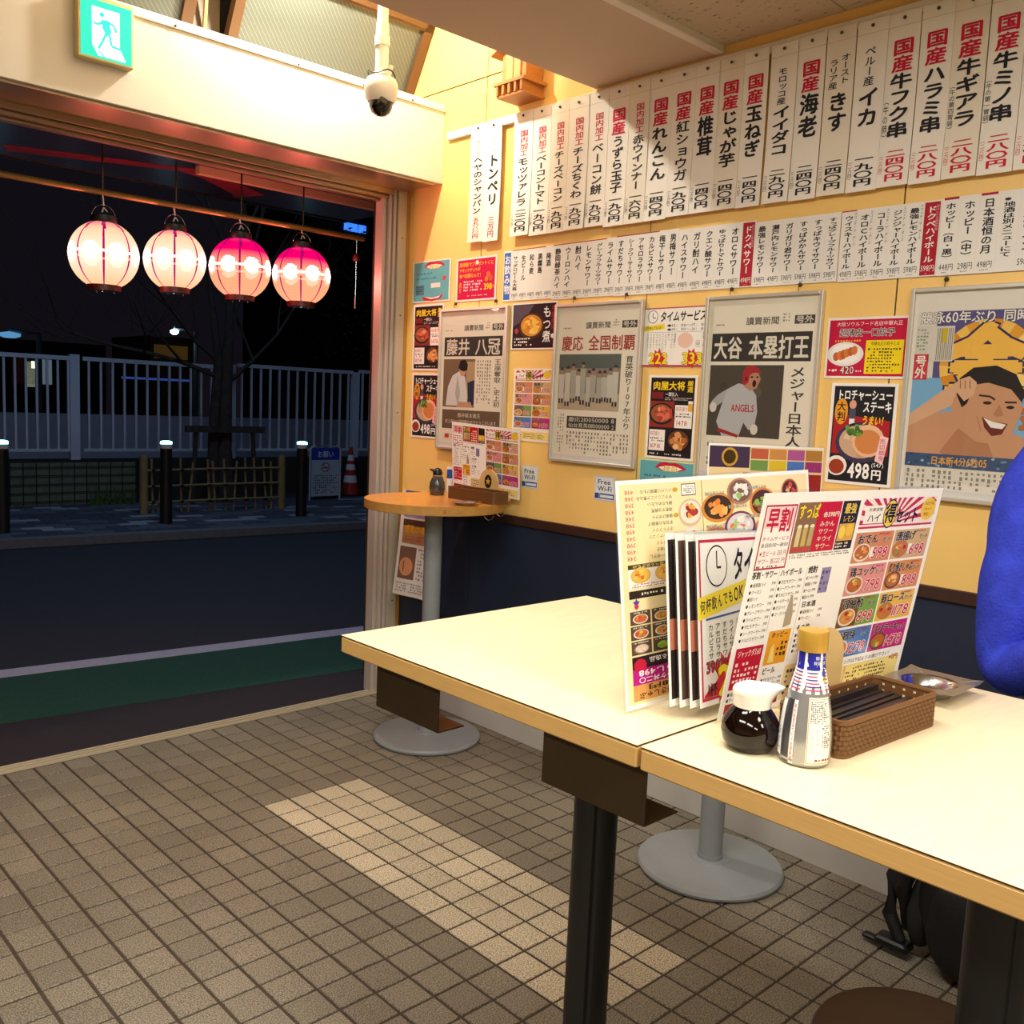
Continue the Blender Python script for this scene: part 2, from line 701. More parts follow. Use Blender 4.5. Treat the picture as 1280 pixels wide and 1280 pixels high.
gx, gy = 0.0042, 0.0034
vis, rest = [], []
for i in range(-34, 12):
    for j in range(-60, 8):
        x0, y0 = i * P, j * P
        if x0 > WX - 0.03:
            continue
        d = (Vector((x0, y0, 0)) - CW).dot(RZ)
        ok = False
        if d > 0.4:
            u, v, z = proj((x0 + P / 2, y0 + P / 2, 0))
            hid = False
            if -60 < u < 1340 and 700 < v < 1345:
                # skip what the table covers from the photograph's viewpoint when choosing the single tiles
                if u > 790 and v < 0.41 * (u - 790) + 958 and u < 1100 and v < 1000 and False:
                    hid = True
                ok = not hid
                vis.append((z, i, j)) if ok else None
        if not ok:
            rest.append((i, j))
vis.sort()
pale = lambda i, j: 0 <= i <= 3 and -15 <= j <= -1
tm = {}
for key, m in ((0, M_tile), (1, M_tile2)):
    q = MB()
    tile_geo(q, gx, gy, P - gx, P - gy)
    tm[key] = q.mesh('tile', m)
single = vis[:300]
rest += [(i, j) for _, i, j in vis[300:]]
for _, i, j in single:
    o = link('tile', tm[1 if pale(i, j) else 0], floor, (i * P, j * P, random.uniform(-0.0006, 0.0006)))
for key, m, nm in ((0, M_tile, 'tiles'), (1, M_tile2, 'pale_tiles')):
    q = MB()
    for i, j in rest:
        if int(pale(i, j)) == key:
            tile_geo(q, i * P + gx, j * P + gy, min((i + 1) * P - gx, WX - 0.012), (j + 1) * P - gy)
    if q.v:
        o = q.build(nm, m, floor)
        o['kind'] = 'stuff'
        if key:
            o['label'] = 'pale cream tiles'

# threshold: three thin rails across the opening
th = MB().box((-6, 0.80, -0.05), (1.10, 0.875, -0.002))
th_o = structure('trim_1', th, M_grout, label='sliding door threshold track of thin metal rails')
for yy in (0.806, 0.832, 0.858):
    MB().box((-6, yy, -0.003), (1.06, yy + 0.011, 0.006)).build('rail', mat('threshold rail', 'd0c2a4', 0.4, 0.2), th_o)

# ------------------------------------------------------------------ right wall
wr = structure('wall_right', MB().box((WX + 0.004, -8, 0), (WX + 0.2, 1.10, 4.0)), mat('wall core', '3a2c14', 0.9))
gr = [0.90, 0.293, -0.622, -1.545, -2.47, -3.39, -4.3, -5.2, -6.1, -8.0]
for a, b in zip(gr, gr[1:]):
    for z0, z1 in ((0.950, 2.765), (2.771, 4.0)):
        MB().box((WX, b + 0.0025, z0), (WX + 0.01, a - 0.0025, z1)).build('panel', M_yellow, wr)
    o = MB().box((WX, b + 0.001, 0.30), (WX + 0.01, a - 0.001, 0.915)).build('wainscot_panel', M_navy, wr)
    o['label'] = 'navy wainscot board'
structure('trim_2', MB().bbox((WX - 0.012, -8, 0.913), (WX + 0.012, 0.87, 0.950), 0.002), M_dtrim, label='dark brown dado rail')
structure('baseboard_right', MB().box((WX - 0.010, -8, 0.0), (WX + 0.012, 0.87, 0.30)), M_kick, label='pale grey kick board')
rail_o = structure('trim_3', MB().bbox((WX - 0.018, -6, 2.545), (WX, 0.53, 2.578), 0.002), M_white, label='white hanging rail under the paper strips')

# ------------------------------------------------------------------ ceiling, soffit and the lit well above it
ce = structure('ceiling', MB().box((-6, -8, 2.622), (WX, -0.862, 2.72)), mat('ceiling core', '6a5c48', 0.9))
M_ctile = bpy.data.materials.new('fissured ceiling tile')
M_ctile.use_nodes = True
nt = M_ctile.node_tree
b = nt.nodes['Principled BSDF']
b.inputs['Roughness'].default_value = 0.9
tc = nt.nodes.new('ShaderNodeTexCoord')
mp = nt.nodes.new('ShaderNodeMapping')
mp.inputs['Scale'].default_value = (60, 22, 1)
vo = nt.nodes.new('ShaderNodeTexNoise')
vo.inputs['Scale'].default_value = 1.6
vo.inputs['Detail'].default_value = 3
cr = nt.nodes.new('ShaderNodeValToRGB')
cr.color_ramp.elements[0].position = 0.33
cr.color_ramp.elements[0].color = lin(hx('8d7658')) + (1,)
cr.color_ramp.elements[1].position = 0.37
cr.color_ramp.elements[1].color = lin(hx('cfbea2')) + (1,)
nt.links.new(tc.outputs['Object'], mp.inputs['Vector'])
nt.links.new(mp.outputs['Vector'], vo.inputs['Vector'])
nt.links.new(vo.outputs['Fac'], cr.inputs['Fac'])
nt.links.new(cr.outputs['Color'], b.inputs['Base Color'])
ys = [-0.865, -1.32, -1.775, -2.23, -2.685, -3.14, -3.6, -4.5, -5.4, -8]
xs = [WX, 0.25, -0.655, -1.56, -2.47, -3.4, -6]
for a, b_ in zip(ys, ys[1:]):
    for c, d in zip(xs, xs[1:]):
        MB().box((d + 0.0015, b_ + 0.0015, 2.614), (c - 0.0015, a - 0.0015, 2.622)).build('ceiling_tile', M_ctile, ce)
so = structure('trim_4', MB().box((-6, -0.862, 2.592), (WX, -0.325, 2.9)), M_ceil, label='lowered plain soffit beam across the ceiling')
MB().bbox((-6, -0.892, 2.590), (WX, -0.858, 2.618), 0.003).build('edge_strip', M_white, so)
structure('trim_5', MB().box((-6, -0.325, 2.75), (-5.9, 1.0, 4)).box((-6, -0.345, 2.9), (WX, -0.325, 4.0)).box((-6, -0.345, 3.6), (WX, 1.0, 3.7)), M_ceil, label='upper faces of the light well')

# header beam over the opening
hd = structure('wall_back', MB().bbox((-6, 0.57, 2.368), (WX, 0.87, 2.695), 0.002), M_hdr, label='cream steel header over the open shopfront')
MB().bbox((-6, 0.562, 2.672), (WX - 0.004, 0.60, 2.703), 0.002).build('cap', M_white, hd)
for X in (-0.55, -0.07, 0.42, 0.72, 0.97):
    MB().lathe([(0.004, 0), (0.004, 0.004), (0.001, 0.006)], n=8, M=RM((X, 0.562, 2.68), rx=PI / 2)).build('screw', M_pin, hd)
lin_o = structure('trim_6', MB().box((-6, 0.585, 2.358), (1.12, 0.80, 2.368)).box((-6, 0.80, 2.335), (1.06, 0.815, 2.368)).box((-6, 0.83, 2.32), (1.06, 0.85, 2.368)).box((-6, 0.865, 2.31), (1.06, 0.90, 2.368)), mat('lintel metal', 'a89078', 0.28, 0.75), label='metal lintel with sliding door tracks')
# jamb of the opening
jb = structure('door_1', MB().box((1.088, 0.80, 0), (1.135, 0.90, 2.37)), mat('pale jamb', 'c4bba8', 0.45, 0.2), label='right jamb of the open shopfront')
for a, b_, c, d in ((1.030, 0.84, 1.050, 0.90), (1.052, 0.82, 1.066, 0.88), (1.070, 0.81, 1.084, 0.87)):
    MB().bbox((a, c - (b_ - b_) if False else b_, 0), (c, d, 2.37), 0.002).build('frame_profile', mat('jamb metal', 'c0b4aa', 0.4, 0.1), jb)
for z in (0.45, 0.9, 1.35, 1.8, 2.15):
    MB().lathe([(0.004, 0), (0.004, 0.002), (0.001, 0.003)], n=8, M=RM((1.112, 0.80, z), rx=PI / 2)).build('screw', M_steel, jb)
structure('trim_7', MB().box((1.137, 0.80, 0), (WX, 1.0, 2.368)), mat('ochre corner board', 'b9832f', 0.5), label='ochre filler strip between jamb and wall')

# unseen sides of the room, so that light bounces as in a real room
structure('wall_left', MB().box((-6.1, -8, 0), (-6, 1, 4)), M_room)
structure('wall_front', MB().box((-6.1, -8.1, 0), (WX, -8, 4)), M_room)

# tilted windows above the header
M_wire = bpy.data.materials.new('wired glass')
M_wire.use_nodes = True
nt = M_wire.node_tree
b = nt.nodes['Principled BSDF']
b.inputs['Roughness'].default_value = 0.25
tc = nt.nodes.new('ShaderNodeTexCoord')


def wires(rot):
    mp = nt.nodes.new('ShaderNodeMapping')
    mp.inputs['Rotation'].default_value = (0, 0, rot)
    wv = nt.nodes.new('ShaderNodeTexWave')
    wv.inputs['Scale'].default_value = 20
    nt.links.new(tc.outputs['Object'], mp.inputs['Vector'])
    nt.links.new(mp.outputs['Vector'], wv.inputs['Vector'])
    g = nt.nodes.new('ShaderNodeMath')
    g.operation = 'GREATER_THAN'
    g.inputs[1].default_value = 0.985
    nt.links.new(wv.outputs['Fac'], g.inputs[0])
    return g.outputs[0]


wfac = wires(-0.75)
mc = nt.nodes.new('ShaderNodeMix')
mc.data_type = 'RGBA'
mc.inputs['A'].default_value = lin(hx('5c6056')) + (1,)
mc.inputs['B'].default_value = lin(hx('888a76')) + (1,)
nt.links.new(wfac, mc.inputs['Factor'])
nt.links.new(mc.outputs['Result'], b.inputs['Base Color'])
M_sash = mat('bronze anodised sash', '66482c', 0.4, 0.3)
wb = structure('wall_back_upper', MB().box((-6, 0.97, 2.69), (WX, 1.10, 4.0)), mat('dark upper opening', '2d2b26', 0.7), label='dark opening behind the tilted windows')
wb.name = 'wall_back'
tilt = math.atan2(0.126, 0.229)
for k, (x0, x1) in enumerate(((0.245, 1.150), (-1.02, 0.10))):
    M = RM((0, 0.87, 2.70), rx=tilt)
    W_ = thing('window_%d' % (k + 1), 'tilted wired-glass awning window over the header, ' + ('next to the yellow wall' if k == 0 else 'left of the sash stay'), 'window', (x0, 0.87, 2.70))
    W_['kind'] = 'structure'
    del W_['category']
    q = MB()
    H_ = 0.43
    q.box((x0, -0.02, 0), (x0 + 0.04, 0.02, H_), M).box((x1 - 0.045, -0.02, 0), (x1, 0.02, H_), M).box((x0, -0.02, H_ - 0.05), (x1, 0.02, H_), M).box((x0, -0.02, 0), (x1, 0.02, 0.04), M)
    q.build('window_frame', M_sash, W_)
    q = MB()
    q.box((x0 + 0.045, -0.03, H_ - 0.038), (x1 - 0.045, -0.02, H_ - 0.012), M)
    q.build('bead', M_sash, W_)
    q = MB().add([M @ Vector(p) for p in ((x0 + 0.03, 0.0, 0.03), (x1 - 0.04, 0.0, 0.03), (x1 - 0.04, 0.0, H_ - 0.04), (x0 + 0.03, 0.0, H_ - 0.04), (x0 + 0.03, 0.006, 0.03), (x1 - 0.04, 0.006, 0.03), (x1 - 0.04, 0.006, H_ - 0.04), (x0 + 0.03, 0.006, H_ - 0.04))], [(0, 1, 2, 3), (7, 6, 5, 4), (0, 4, 5, 1), (1, 5, 6, 2), (2, 6, 7, 3), (3, 7, 4, 0)])
    # own axes along the pane, so the wire pattern lies in it
    me = bpy.data.meshes.new('pane')
    Mi = M.inverted()
    me.from_pydata([((Mi @ Vector(v)).x, (Mi @ Vector(v)).z, -(Mi @ Vector(v)).y) for v in q.v], [], q.f)
    me.materials.append(M_wire)
    pn = link('pane', me, W_)
    pn.matrix_local = Matrix.Translation(Vector((-x0, 0, 0))) @ RM((0, 0, 0), rx=tilt) @ Matrix.Rotation(PI / 2, 4, 'X')
    if k == 0:
        c = M @ Vector(((x0 + x1) / 2, -0.03, H_ - 0.02))
        MB().bbox((c.x - 0.05, c.y - 0.015, c.z - 0.012), (c.x + 0.0, c.y, c.z + 0.012), 0.003).build('latch', mat('brass latch', 'c09a58', 0.3, 0.8), W_)
st = structure('trim_8', MB().box((0.105, 0.86, 2.69), (0.24, 0.98, 3.3)), mat('dark mullion', '6b5a42', 0.6), label='mullion between the tilted windows')
q = MB().tube([(0.16, 0.80, 2.98), (0.17, 0.85, 2.78)], 0.009, 8)
q.build('stay', mat('sash stay', 'b29a68', 0.5), st)
MB().tube([(0.17, 0.85, 2.78), (0.175, 0.86, 2.70)], 0.003, 6).build('stay_rod', M_steel, st)
structure('trim_9', MB().box((-6, 0.70, 3.10), (WX, 1.0, 3.14)), mat('dark transom', '4a3a28', 0.5), label='dark head frame of the upper windows')

# ------------------------------------------------------------------ paper strips on the wall, top row
# (left px top, left px bottom, right px top, right px bottom) as boundaries on the wall
def wy(x, y):
    return wall_at(x, y).y


RED, INK = 'd0183c', '26262c'
STR = [  # tl, tr, br, bl (pixels of the sheet's corners), red head, black text, extra, price, price colour, side note, english
    ((588.7, 157), (608, 153), (602.5, 302), (584, 303), 'ボトル', 'ヘヤのシャンパン', '五九八〇円', RED, '', 'champagne bottle, 5980 yen'),
    ((608.2, 153), (627, 149), (622.5, 300.8), (602.7, 302), 'ボトル', 'トンペリ', '三万円', RED, '', 'thirty thousand yen bottle'),
    ((644.5, 141), (668, 136), (658.7, 295), (636.3, 294.5), '国内加工', 'モッツァレラ', '二二〇円', INK, '', 'mozzarella'),
    ((668.2, 136), (690.5, 130.5), (682, 292.5), (659, 295), '国内加工', 'ベーコントマト', '一九〇円', INK, '', 'bacon and tomato'),
    ((690.7, 130.5), (712.5, 125), (703.7, 288.7), (682.3, 292.5), '国内加工', 'チーズベーコン', '一九〇円', INK, '', 'cheese bacon'),
    ((712.7, 125), (737, 118.7), (729.2, 285), (704, 288.7), '国内加工', 'チーズちくわ', '一九〇円', INK, '', 'cheese fish cake'),
    ((737.2, 118.7), (762, 112), (753.2, 281), (729.5, 285), '国内加工', 'ベーコン餅', '一九〇円', INK, '', 'bacon rice cake'),
    ((762.2, 112), (787.5, 105), (779, 282), (753.7, 283), '国産', 'うずら玉子', '一九〇円', INK, '', 'quail egg'),
    ((787.7, 105), (812.5, 98.7), (804, 277), (779.5, 281), '国内加工', '赤ウインナー', '一六〇円', INK, '', 'red wiener'),
    ((812.7, 98.7), (841, 91), (832.3, 273.7), (804.5, 277), '国産', 'れんこん', '一四〇円', INK, '', 'lotus root'),
    ((841.2, 91), (870.5, 83), (860.5, 267.5), (832.5, 272), '国産', '紅ショウガ', '一九〇円', INK, '', 'red ginger'),
    ((870.7, 83), (899.5, 75.5), (889, 263.7), (860.7, 267.5), '国産', '椎茸', '一四〇円', INK, '', 'shiitake'),
    ((899.7, 75.5), (931, 67), (918.5, 260), (889.2, 263.7), '国産', 'じゃが芋', '一四〇円', INK, '', 'potato'),
    ((931.2, 67), (961, 58), (949.5, 257), (918.7, 260), '国産', '玉ねぎ', '一四〇円', INK, '', 'onion'),
    ((965, 58.7), (997.5, 49), (985, 252), (952, 254.5), 'モロッコ産', 'イイダコ', '二九〇円', INK, '', 'small octopus'),
    ((998.5, 48), (1033.5, 39.5), (1018.7, 247), (985.5, 252), '国産', '海老', '二四〇円', INK, '', 'shrimp'),
    ((1035, 38), (1070.7, 29.5), (1056, 241), (1020, 246), 'オーストラリア産', 'きす', '二四〇円', INK, '', 'whiting'),
    ((1072, 29), (1111, 19.5), (1095, 236.5), (1057.3, 241.5), 'ペルー産', 'イカ', '一九〇円', INK, '', 'squid'),
    ((1111.4, 19.5), (1152, 9), (1135, 228.7), (1095.3, 236.3), '国産', '牛フク串', '二四〇円', RED, '（牛の肺）', 'beef lung skewer'),
    ((1153.7, 7.5), (1195, -3), (1176, 225), (1135.5, 232), '国産', 'ハラミ串', '二八〇円', RED, '', 'skirt steak skewer'),
    ((1195.2, -3), (1239.5, -14), (1220, 217.5), (1176.3, 226), '国産', '牛ギアラ', '二八〇円', RED, '（牛の第四胃袋）', 'fourth stomach'),
    ((1241, -14), (1286, -25), (1267, 212.5), (1221, 221), '国産', '牛ミノ串', '二八〇円', RED, '（牛の第一胃袋）', 'first stomach skewer'),
    ((1286.3, -25), (1332, -37), (1313, 206), (1268, 213.5), '国産', '牛ハツ串', '二八〇円', RED, '', 'heart skewer at the frame edge'),
    ((1332.3, -37), (1380, -49), (1361, 198), (1314, 206), '国産', '豚バラ串', '一八〇円', RED, '', 'pork belly skewer'),
]
for i, (tl, tr, br, bl, head, body, price, pc, note, eng) in enumerate(STR):
    off = 0.022 + (i % 3) * 0.0011
    curl = random.uniform(0.0, 0.008)
    pr = wall_print((tl, tr, br, bl), off, base=('f6f2e6' if i % 4 else 'f1ead8'), bend=lambda u, v, c=curl, s=random.uniform(-0.004, 0.004): -0.004 * math.sin(v * 3) + c * max(0, v - 0.6) * (1 + s * 50 * u), nv=12)
    pr.EPS = 0.00055
    red = head.startswith('国')
    hc = RED if red else ('c8607a' if head == 'ボトル' else INK)
    v = 0.15
    if head == '国産':
        pr.vt(head, 0.18, v, 0.86, 0.34, hc, off=0.036)
        v = 0.345
    elif head == '国内加工':
        pr.vt(head, 0.34, v, 0.78, 0.36, hc, off=0.012)
        v = 0.37
    elif head == 'オーストラリア産':
        pr.vt('オースト', 0.52, 0.16, 0.86, 0.34, hc, off=0.012)
        pr.vt('ラリア産', 0.12, 0.18, 0.46, 0.36, hc, off=0.012)
        v = 0.38
    elif head == 'ボトル':
        pr.vt(head, 0.4, v - 0.02, 0.66, 0.26, hc)
        v = 0.27
    else:
        pr.vt(head, 0.3, v, 0.66, 0.38, hc, off=0.015)
        v = 0.39
    end = {2: 0.62, 3: 0.68, 4: 0.70}.get(len(body), 0.76)
    if head == '国産' and len(body) == 4:
        end = 0.72
    end = max(end, v + 0.2)
    end = min(end, 0.77)
    big = 0.16 if len(body) <= 4 else 0.22
    pr.vt(body, big, v, 1 - big * 0.8, end, INK, off=0.038 if len(body) <= 4 else 0.024)
    if note:
        pr.vt(note, 0.02, v + 0.12, 0.2, 0.74, INK)
    pv = 0.785
    if head == 'ボトル':
        pr.vt(price, 0.3, 0.79, 0.75, 0.97, 'c03a50', off=0.01)
    else:
        pr.vt(price, 0.22, pv, 0.86, 0.97, pc, off=0.032)
        pr.vt('（二六四）', 0.03, 0.8, 0.17, 0.94, INK if pc == INK else pc)
    pr.rect(0.0, 0.075, 1, 0.079, 'ddd2b4', 1)
    o = pr.build('menu_strip')
    tag(o, 'tall white paper menu strip for %s, reading %s' % (eng, body), 'menu', 'brush-lettered paper strips in the top row')
    c = pr.P(0.5, 0.035, 3)
    q = MB().lathe([(0.0045, 0), (0.005, 0.003), (0.003, 0.006), (0.0008, 0.0068)], n=10, M=Matrix.Translation(c) @ Matrix.Rotation(-PI / 2, 4, 'Y'))
    me = q.mesh('pin', M_pin, o.location)
    link('pin', me, o)

# ------------------------------------------------------------------ drinks list, seven joined sheets
DR = [
    ((629, 376), (629.5, 314.5), (692, 306.5), (689, 374), [('お飲み物', 'BLUE', ''), ('サッポロビール大瓶', INK, '598円'), ('生ビール', INK, '498円'), ('和ら麦', INK, '498円'), ('黒霧島', INK, '498円'), ('梅酒', INK, '498円')], 'beer and plum wine under the blue heading'),
    ((689, 374), (692.2, 306.5), (771, 296), (766.7, 370), [('静岡緑茶ハイ', INK, '398円'), ('ウーロンハイ', INK, '398円'), ('酎ハイ', INK, '398円'), ('レモンサワー', INK, '398円'), ('グレープフルーツサワー', INK, '398円'), ('ライムサワー', INK, '398円')], 'green tea highball to lime sour'),
    ((766.9, 370), (771.2, 296), (849, 284.8), (845, 365), [('すだちサワー', INK, '398円'), ('シークワーサーサワー', INK, '398円'), ('アセロラサワー', INK, '398円'), ('カルピスサワー', INK, '398円'), ('梅干しサワー', INK, '498円'), ('男梅サワー', INK, '498円')], 'sudachi sour to plum sour'),
    ((845.2, 365), (849.2, 284.8), (945, 278), (940, 358), [('ハイスサワー', INK, '498円'), ('ガリ酎ハイ', INK, '498円'), ('クエン酸サワー', INK, '498円'), ('ゆっぱりトマトサワー', INK, '498円'), ('オロCサワー', INK, '498円'), ('ドクペサワー', 'RED', '498円')], 'sours ending in a red column'),
    ((940.2, 358), (945.2, 278), (1050, 265), (1047, 352.5), [('最強レモンサワー', INK, '598円'), ('瀬戸内レモンサワー', INK, '498円'), ('ガリガリ君サワー', INK, '598円'), ('すっぱみかんサワー', INK, '598円'), ('すっぱキウイサワー', INK, '598円'), ('すっぱグレープフルーツサワー', INK, '598円')], 'strongest lemon sour to sour grapefruit'),
    ((1047.2, 352.5), (1052, 265), (1177, 249), (1170, 345), [('ウイスキーハイボール', INK, '498円'), ('オロCハイボール', INK, '598円'), ('コーラハイボール', INK, '598円'), ('ジンジャーハイボール', INK, '598円'), ('最強レモンハイボール', INK, '598円'), ('ドクペハイボール', 'RED', '598円')], 'whisky highballs ending in a red column'),
    ((1170.3, 345), (1177.4, 249), (1330, 228), (1322, 335), [('ホッピー（白・黒）', INK, '448円'), ('ホッピー（中）', INK, '298円'), ('日本酒恒の月', INK, '498円'), ('※地酒は別メニューにて', INK, ''), ('日本酒ワイン', INK, '598円'), ('ソフトドリンク', INK, '298円')], 'hoppy and sake at the frame edge'),
]
for i, (bl, tl, tr, br, cols, eng) in enumerate(DR):
    pr = wall_print((tl, tr, br, bl), 0.003 + 0.0005 * i, base='efece4')
    n = len(cols)
    for k, (t, c, p) in enumerate(cols):
        a, b_ = k / n, (k + 1) / n
        w_ = b_ - a
        if k:
            pr.rect(a, 0.01, a + 0.0015, 0.99, 'd8d4cc', 1)
        if c == 'BLUE':
            pr.rect(a + w_ * 0.08, 0.04, b_ - w_ * 0.12, 0.97, '3f6fc4', 1)
            pr.vt('お飲み物', a + w_ * 0.12, 0.08, b_ - w_ * 0.14, 0.86, 'f6f6f4', off=0.025)
            continue
        fc = c
        if c == 'RED':
            pr.rect(a + w_ * 0.06, 0.02, b_ - w_ * 0.06, 0.985, 'b01f33', 1)
            fc = 'f6ece6'
            pr.vt('超はじける最強炭酸', b_ - w_ * 0.3, 0.06, b_ - w_ * 0.1, 0.4, 'e8b0b0')
        x0, x1 = a + w_ * 0.2, b_ - w_ * 0.22
        ln = len(t)
        endv = 0.16 + min(0.64, 0.115 * ln) if i < 5 else 0.10 + min(0.72, 0.11 * ln)
        if i == 5 or (i == 4 and ln > 11):
            endv = 0.82
        pr.vt(t, x0, 0.07 if i else 0.12, x1, endv, fc, off=0.03)
        if i == 5 and c != 'RED':
            pr.vt('スコッチ・ザ・ダース', b_ - w_ * 0.2, 0.03, b_ - w_ * 0.02, 0.5, INK)
        if p:
            pr.ht(p, a + w_ * 0.1, 0.845, b_ - w_ * 0.1, 0.94, fc, off=0.0)
            pr.fine(a + w_ * 0.28, 0.95, b_ - w_ * 0.28, 0.975, 1, '888078' if c != 'RED' else 'd08080')
    if i in (0, 1, 2, 5):
        pr.rect(0.18 if i == 0 else 0.0, 0.0, 0.86 if i < 2 else (0.7 if i == 2 else 0.16), 0.015, 'b03048', 3)
    if i == 6:
        pr.rect(0.02, 0.0, 0.15, 0.03, 'b02048', 3)
        pr.rect(0.34, 0.0, 0.48, 0.03, 'b02048', 3)
    o = pr.build('drinks_list_sheet')
    tag(o, 'white drinks price sheet on the yellow wall, %s' % eng, 'price list', 'drinks list sheets in one long row')

# ------------------------------------------------------------------ posters
FOODS = ['c86a34', 'e09a4a', 'a63c20', 'f0c070', 'd85838', '8a9a3c']


def poster_lips(pr):
    pr.rect(0.04, 0.03, 0.96, 0.97, '62aab4')
    pr.poly([(0.3, 0.14), (0.38, 0.06), (0.48, 0.03), (0.56, 0.05), (0.65, 0.03), (0.76, 0.07), (0.85, 0.14), (0.7, 0.2), (0.45, 0.2)], 'c02234', 2)
    pr.poly([(0.36, 0.14), (0.5, 0.1), (0.64, 0.1), (0.78, 0.14), (0.66, 0.2), (0.47, 0.2)], 'f6f2ea', 3)
    pr.ht('検証', 0.44, 0.1, 0.72, 0.21, 'e8c020', 4, off=0.02)
    pr.poly([(0.26, 0.86), (0.5, 0.9), (0.82, 0.84), (0.76, 0.93), (0.54, 0.98), (0.32, 0.95)], 'c02234', 2)
    pr.poly([(0.34, 0.87), (0.54, 0.9), (0.76, 0.86), (0.7, 0.91), (0.5, 0.93)], 'f4e8e4', 3)
    pr.fine(0.12, 0.28, 0.6, 0.34, 1, '2f5f80')
    pr.fine(0.12, 0.4, 0.78, 0.46, 1, '2f5f80')
    pr.rect(0.1, 0.58, 0.32, 0.82, '4a7a88', 2)
    pr.fine(0.12, 0.6, 0.3, 0.8, 4, '203040', 3)
    pr.rect(0.5, 0.55, 0.74, 0.66, 'e4e0d8', 2)
    pr.rect(0.8, 0.4, 0.88, 0.5, 'c84848', 2)


def poster_pink(pr):
    pr.rect(0.04, 0.04, 0.96, 0.96, 'cf1148')
    for k in range(3):
        pr.ht(('居酒屋でプレゼントくじ', 'チキンナゲットが', '食べ放題なんて！')[k], 0.08, 0.10 + 0.13 * k, (0.92, 0.6, 0.66)[k], 0.2 + 0.13 * k, 'f2b428', off=0.03)
    pr.circ(0.52, 0.12, 0.05, 'f4ece4', 3)
    pr.fine(0.2, 0.52, 0.66, 0.78, 4, 'f4e0e0')
    pr.circ(0.8, 0.42, 0.07, 'd8702c', 2)
    pr.circ(0.86, 0.5, 0.07, 'c8602c', 2)
    pr.circ(0.76, 0.52, 0.06, 'e0803c', 2)
    pr.ht('398', 0.7, 0.62, 0.9, 0.76, 'f0d020', 3, off=0.03)
    pr.ht('円', 0.9, 0.66, 0.95, 0.74, 'f0d020', 3)
    pr.fine(0.3, 0.86, 0.92, 0.9, 1, 'f0d0d0')
    pr.vt('送料込み', 0.08, 0.56, 0.15, 0.8, 'f2b428', off=0.02)


def poster_niku(pr):
    pr.rect(0.05, 0.03, 0.95, 0.97, '1c1214')
    pr.ht('肉屋大将', 0.09, 0.07, 0.76, 0.18, 'f2cf22', off=0.03)
    pr.vt('厳選', 0.8, 0.06, 0.92, 0.2, 'f2cf22', off=0.02)
    pr.rect(0.08, 0.2, 0.32, 0.28, '7a1a20', 2)
    pr.ht('一頭仕入', 0.36, 0.2, 0.62, 0.25, 'f0e8e0', off=0.02)
    pr.fine(0.36, 0.26, 0.92, 0.3, 2, 'c8b8b0')
    pr.rect(0.06, 0.31, 0.56, 0.62, '8c2c22', 1.5)
    pr.food(0.3, 0.46, 0.26, 0.13, '241a16', '9a5a34', ['c2503c', 'd86a54', 'b03a30', 'e0a060'], 2, 16)
    for k in range(5):
        pr.poly([(0.22 + 0.06 * k, 0.4), (0.27 + 0.06 * k, 0.39), (0.3 + 0.06 * k, 0.5), (0.25 + 0.06 * k, 0.52)], 'd0604e' if k % 2 else 'b84436', 4 + 0.1 * k)
    pr.rect(0.58, 0.35, 0.93, 0.62, 'f2ece4', 2)
    pr.ht('結花盛り', 0.6, 0.37, 0.84, 0.42, 'c04a50', 3)
    pr.fine(0.6, 0.44, 0.9, 0.5, 2, '504848', 3)
    pr.ht('1478', 0.62, 0.53, 0.84, 0.59, 'c03040', 3)
    pr.rect(0.84, 0.31, 0.93, 0.42, 'e2a83a', 3)
    pr.rect(0.84, 0.3, 0.93, 0.33, 'f6f0e4', 4)
    pr.rect(0.07, 0.65, 0.4, 0.9, 'f2ece4', 2)
    pr.ht('結花盛り', 0.09, 0.67, 0.3, 0.72, 'c04a50', 3)
    pr.fine(0.09, 0.74, 0.38, 0.8, 2, '504848', 3)
    pr.ht('1178', 0.1, 0.82, 0.32, 0.87, 'c03040', 3)
    pr.food(0.68, 0.77, 0.25, 0.14, '14100e', '6a3a1c', ['d89a5c', 'c27a3c', 'e8b880', 'b06030'], 2, 16)
    pr.fine(0.1, 0.925, 0.92, 0.955, 1, 'e8e0d8')


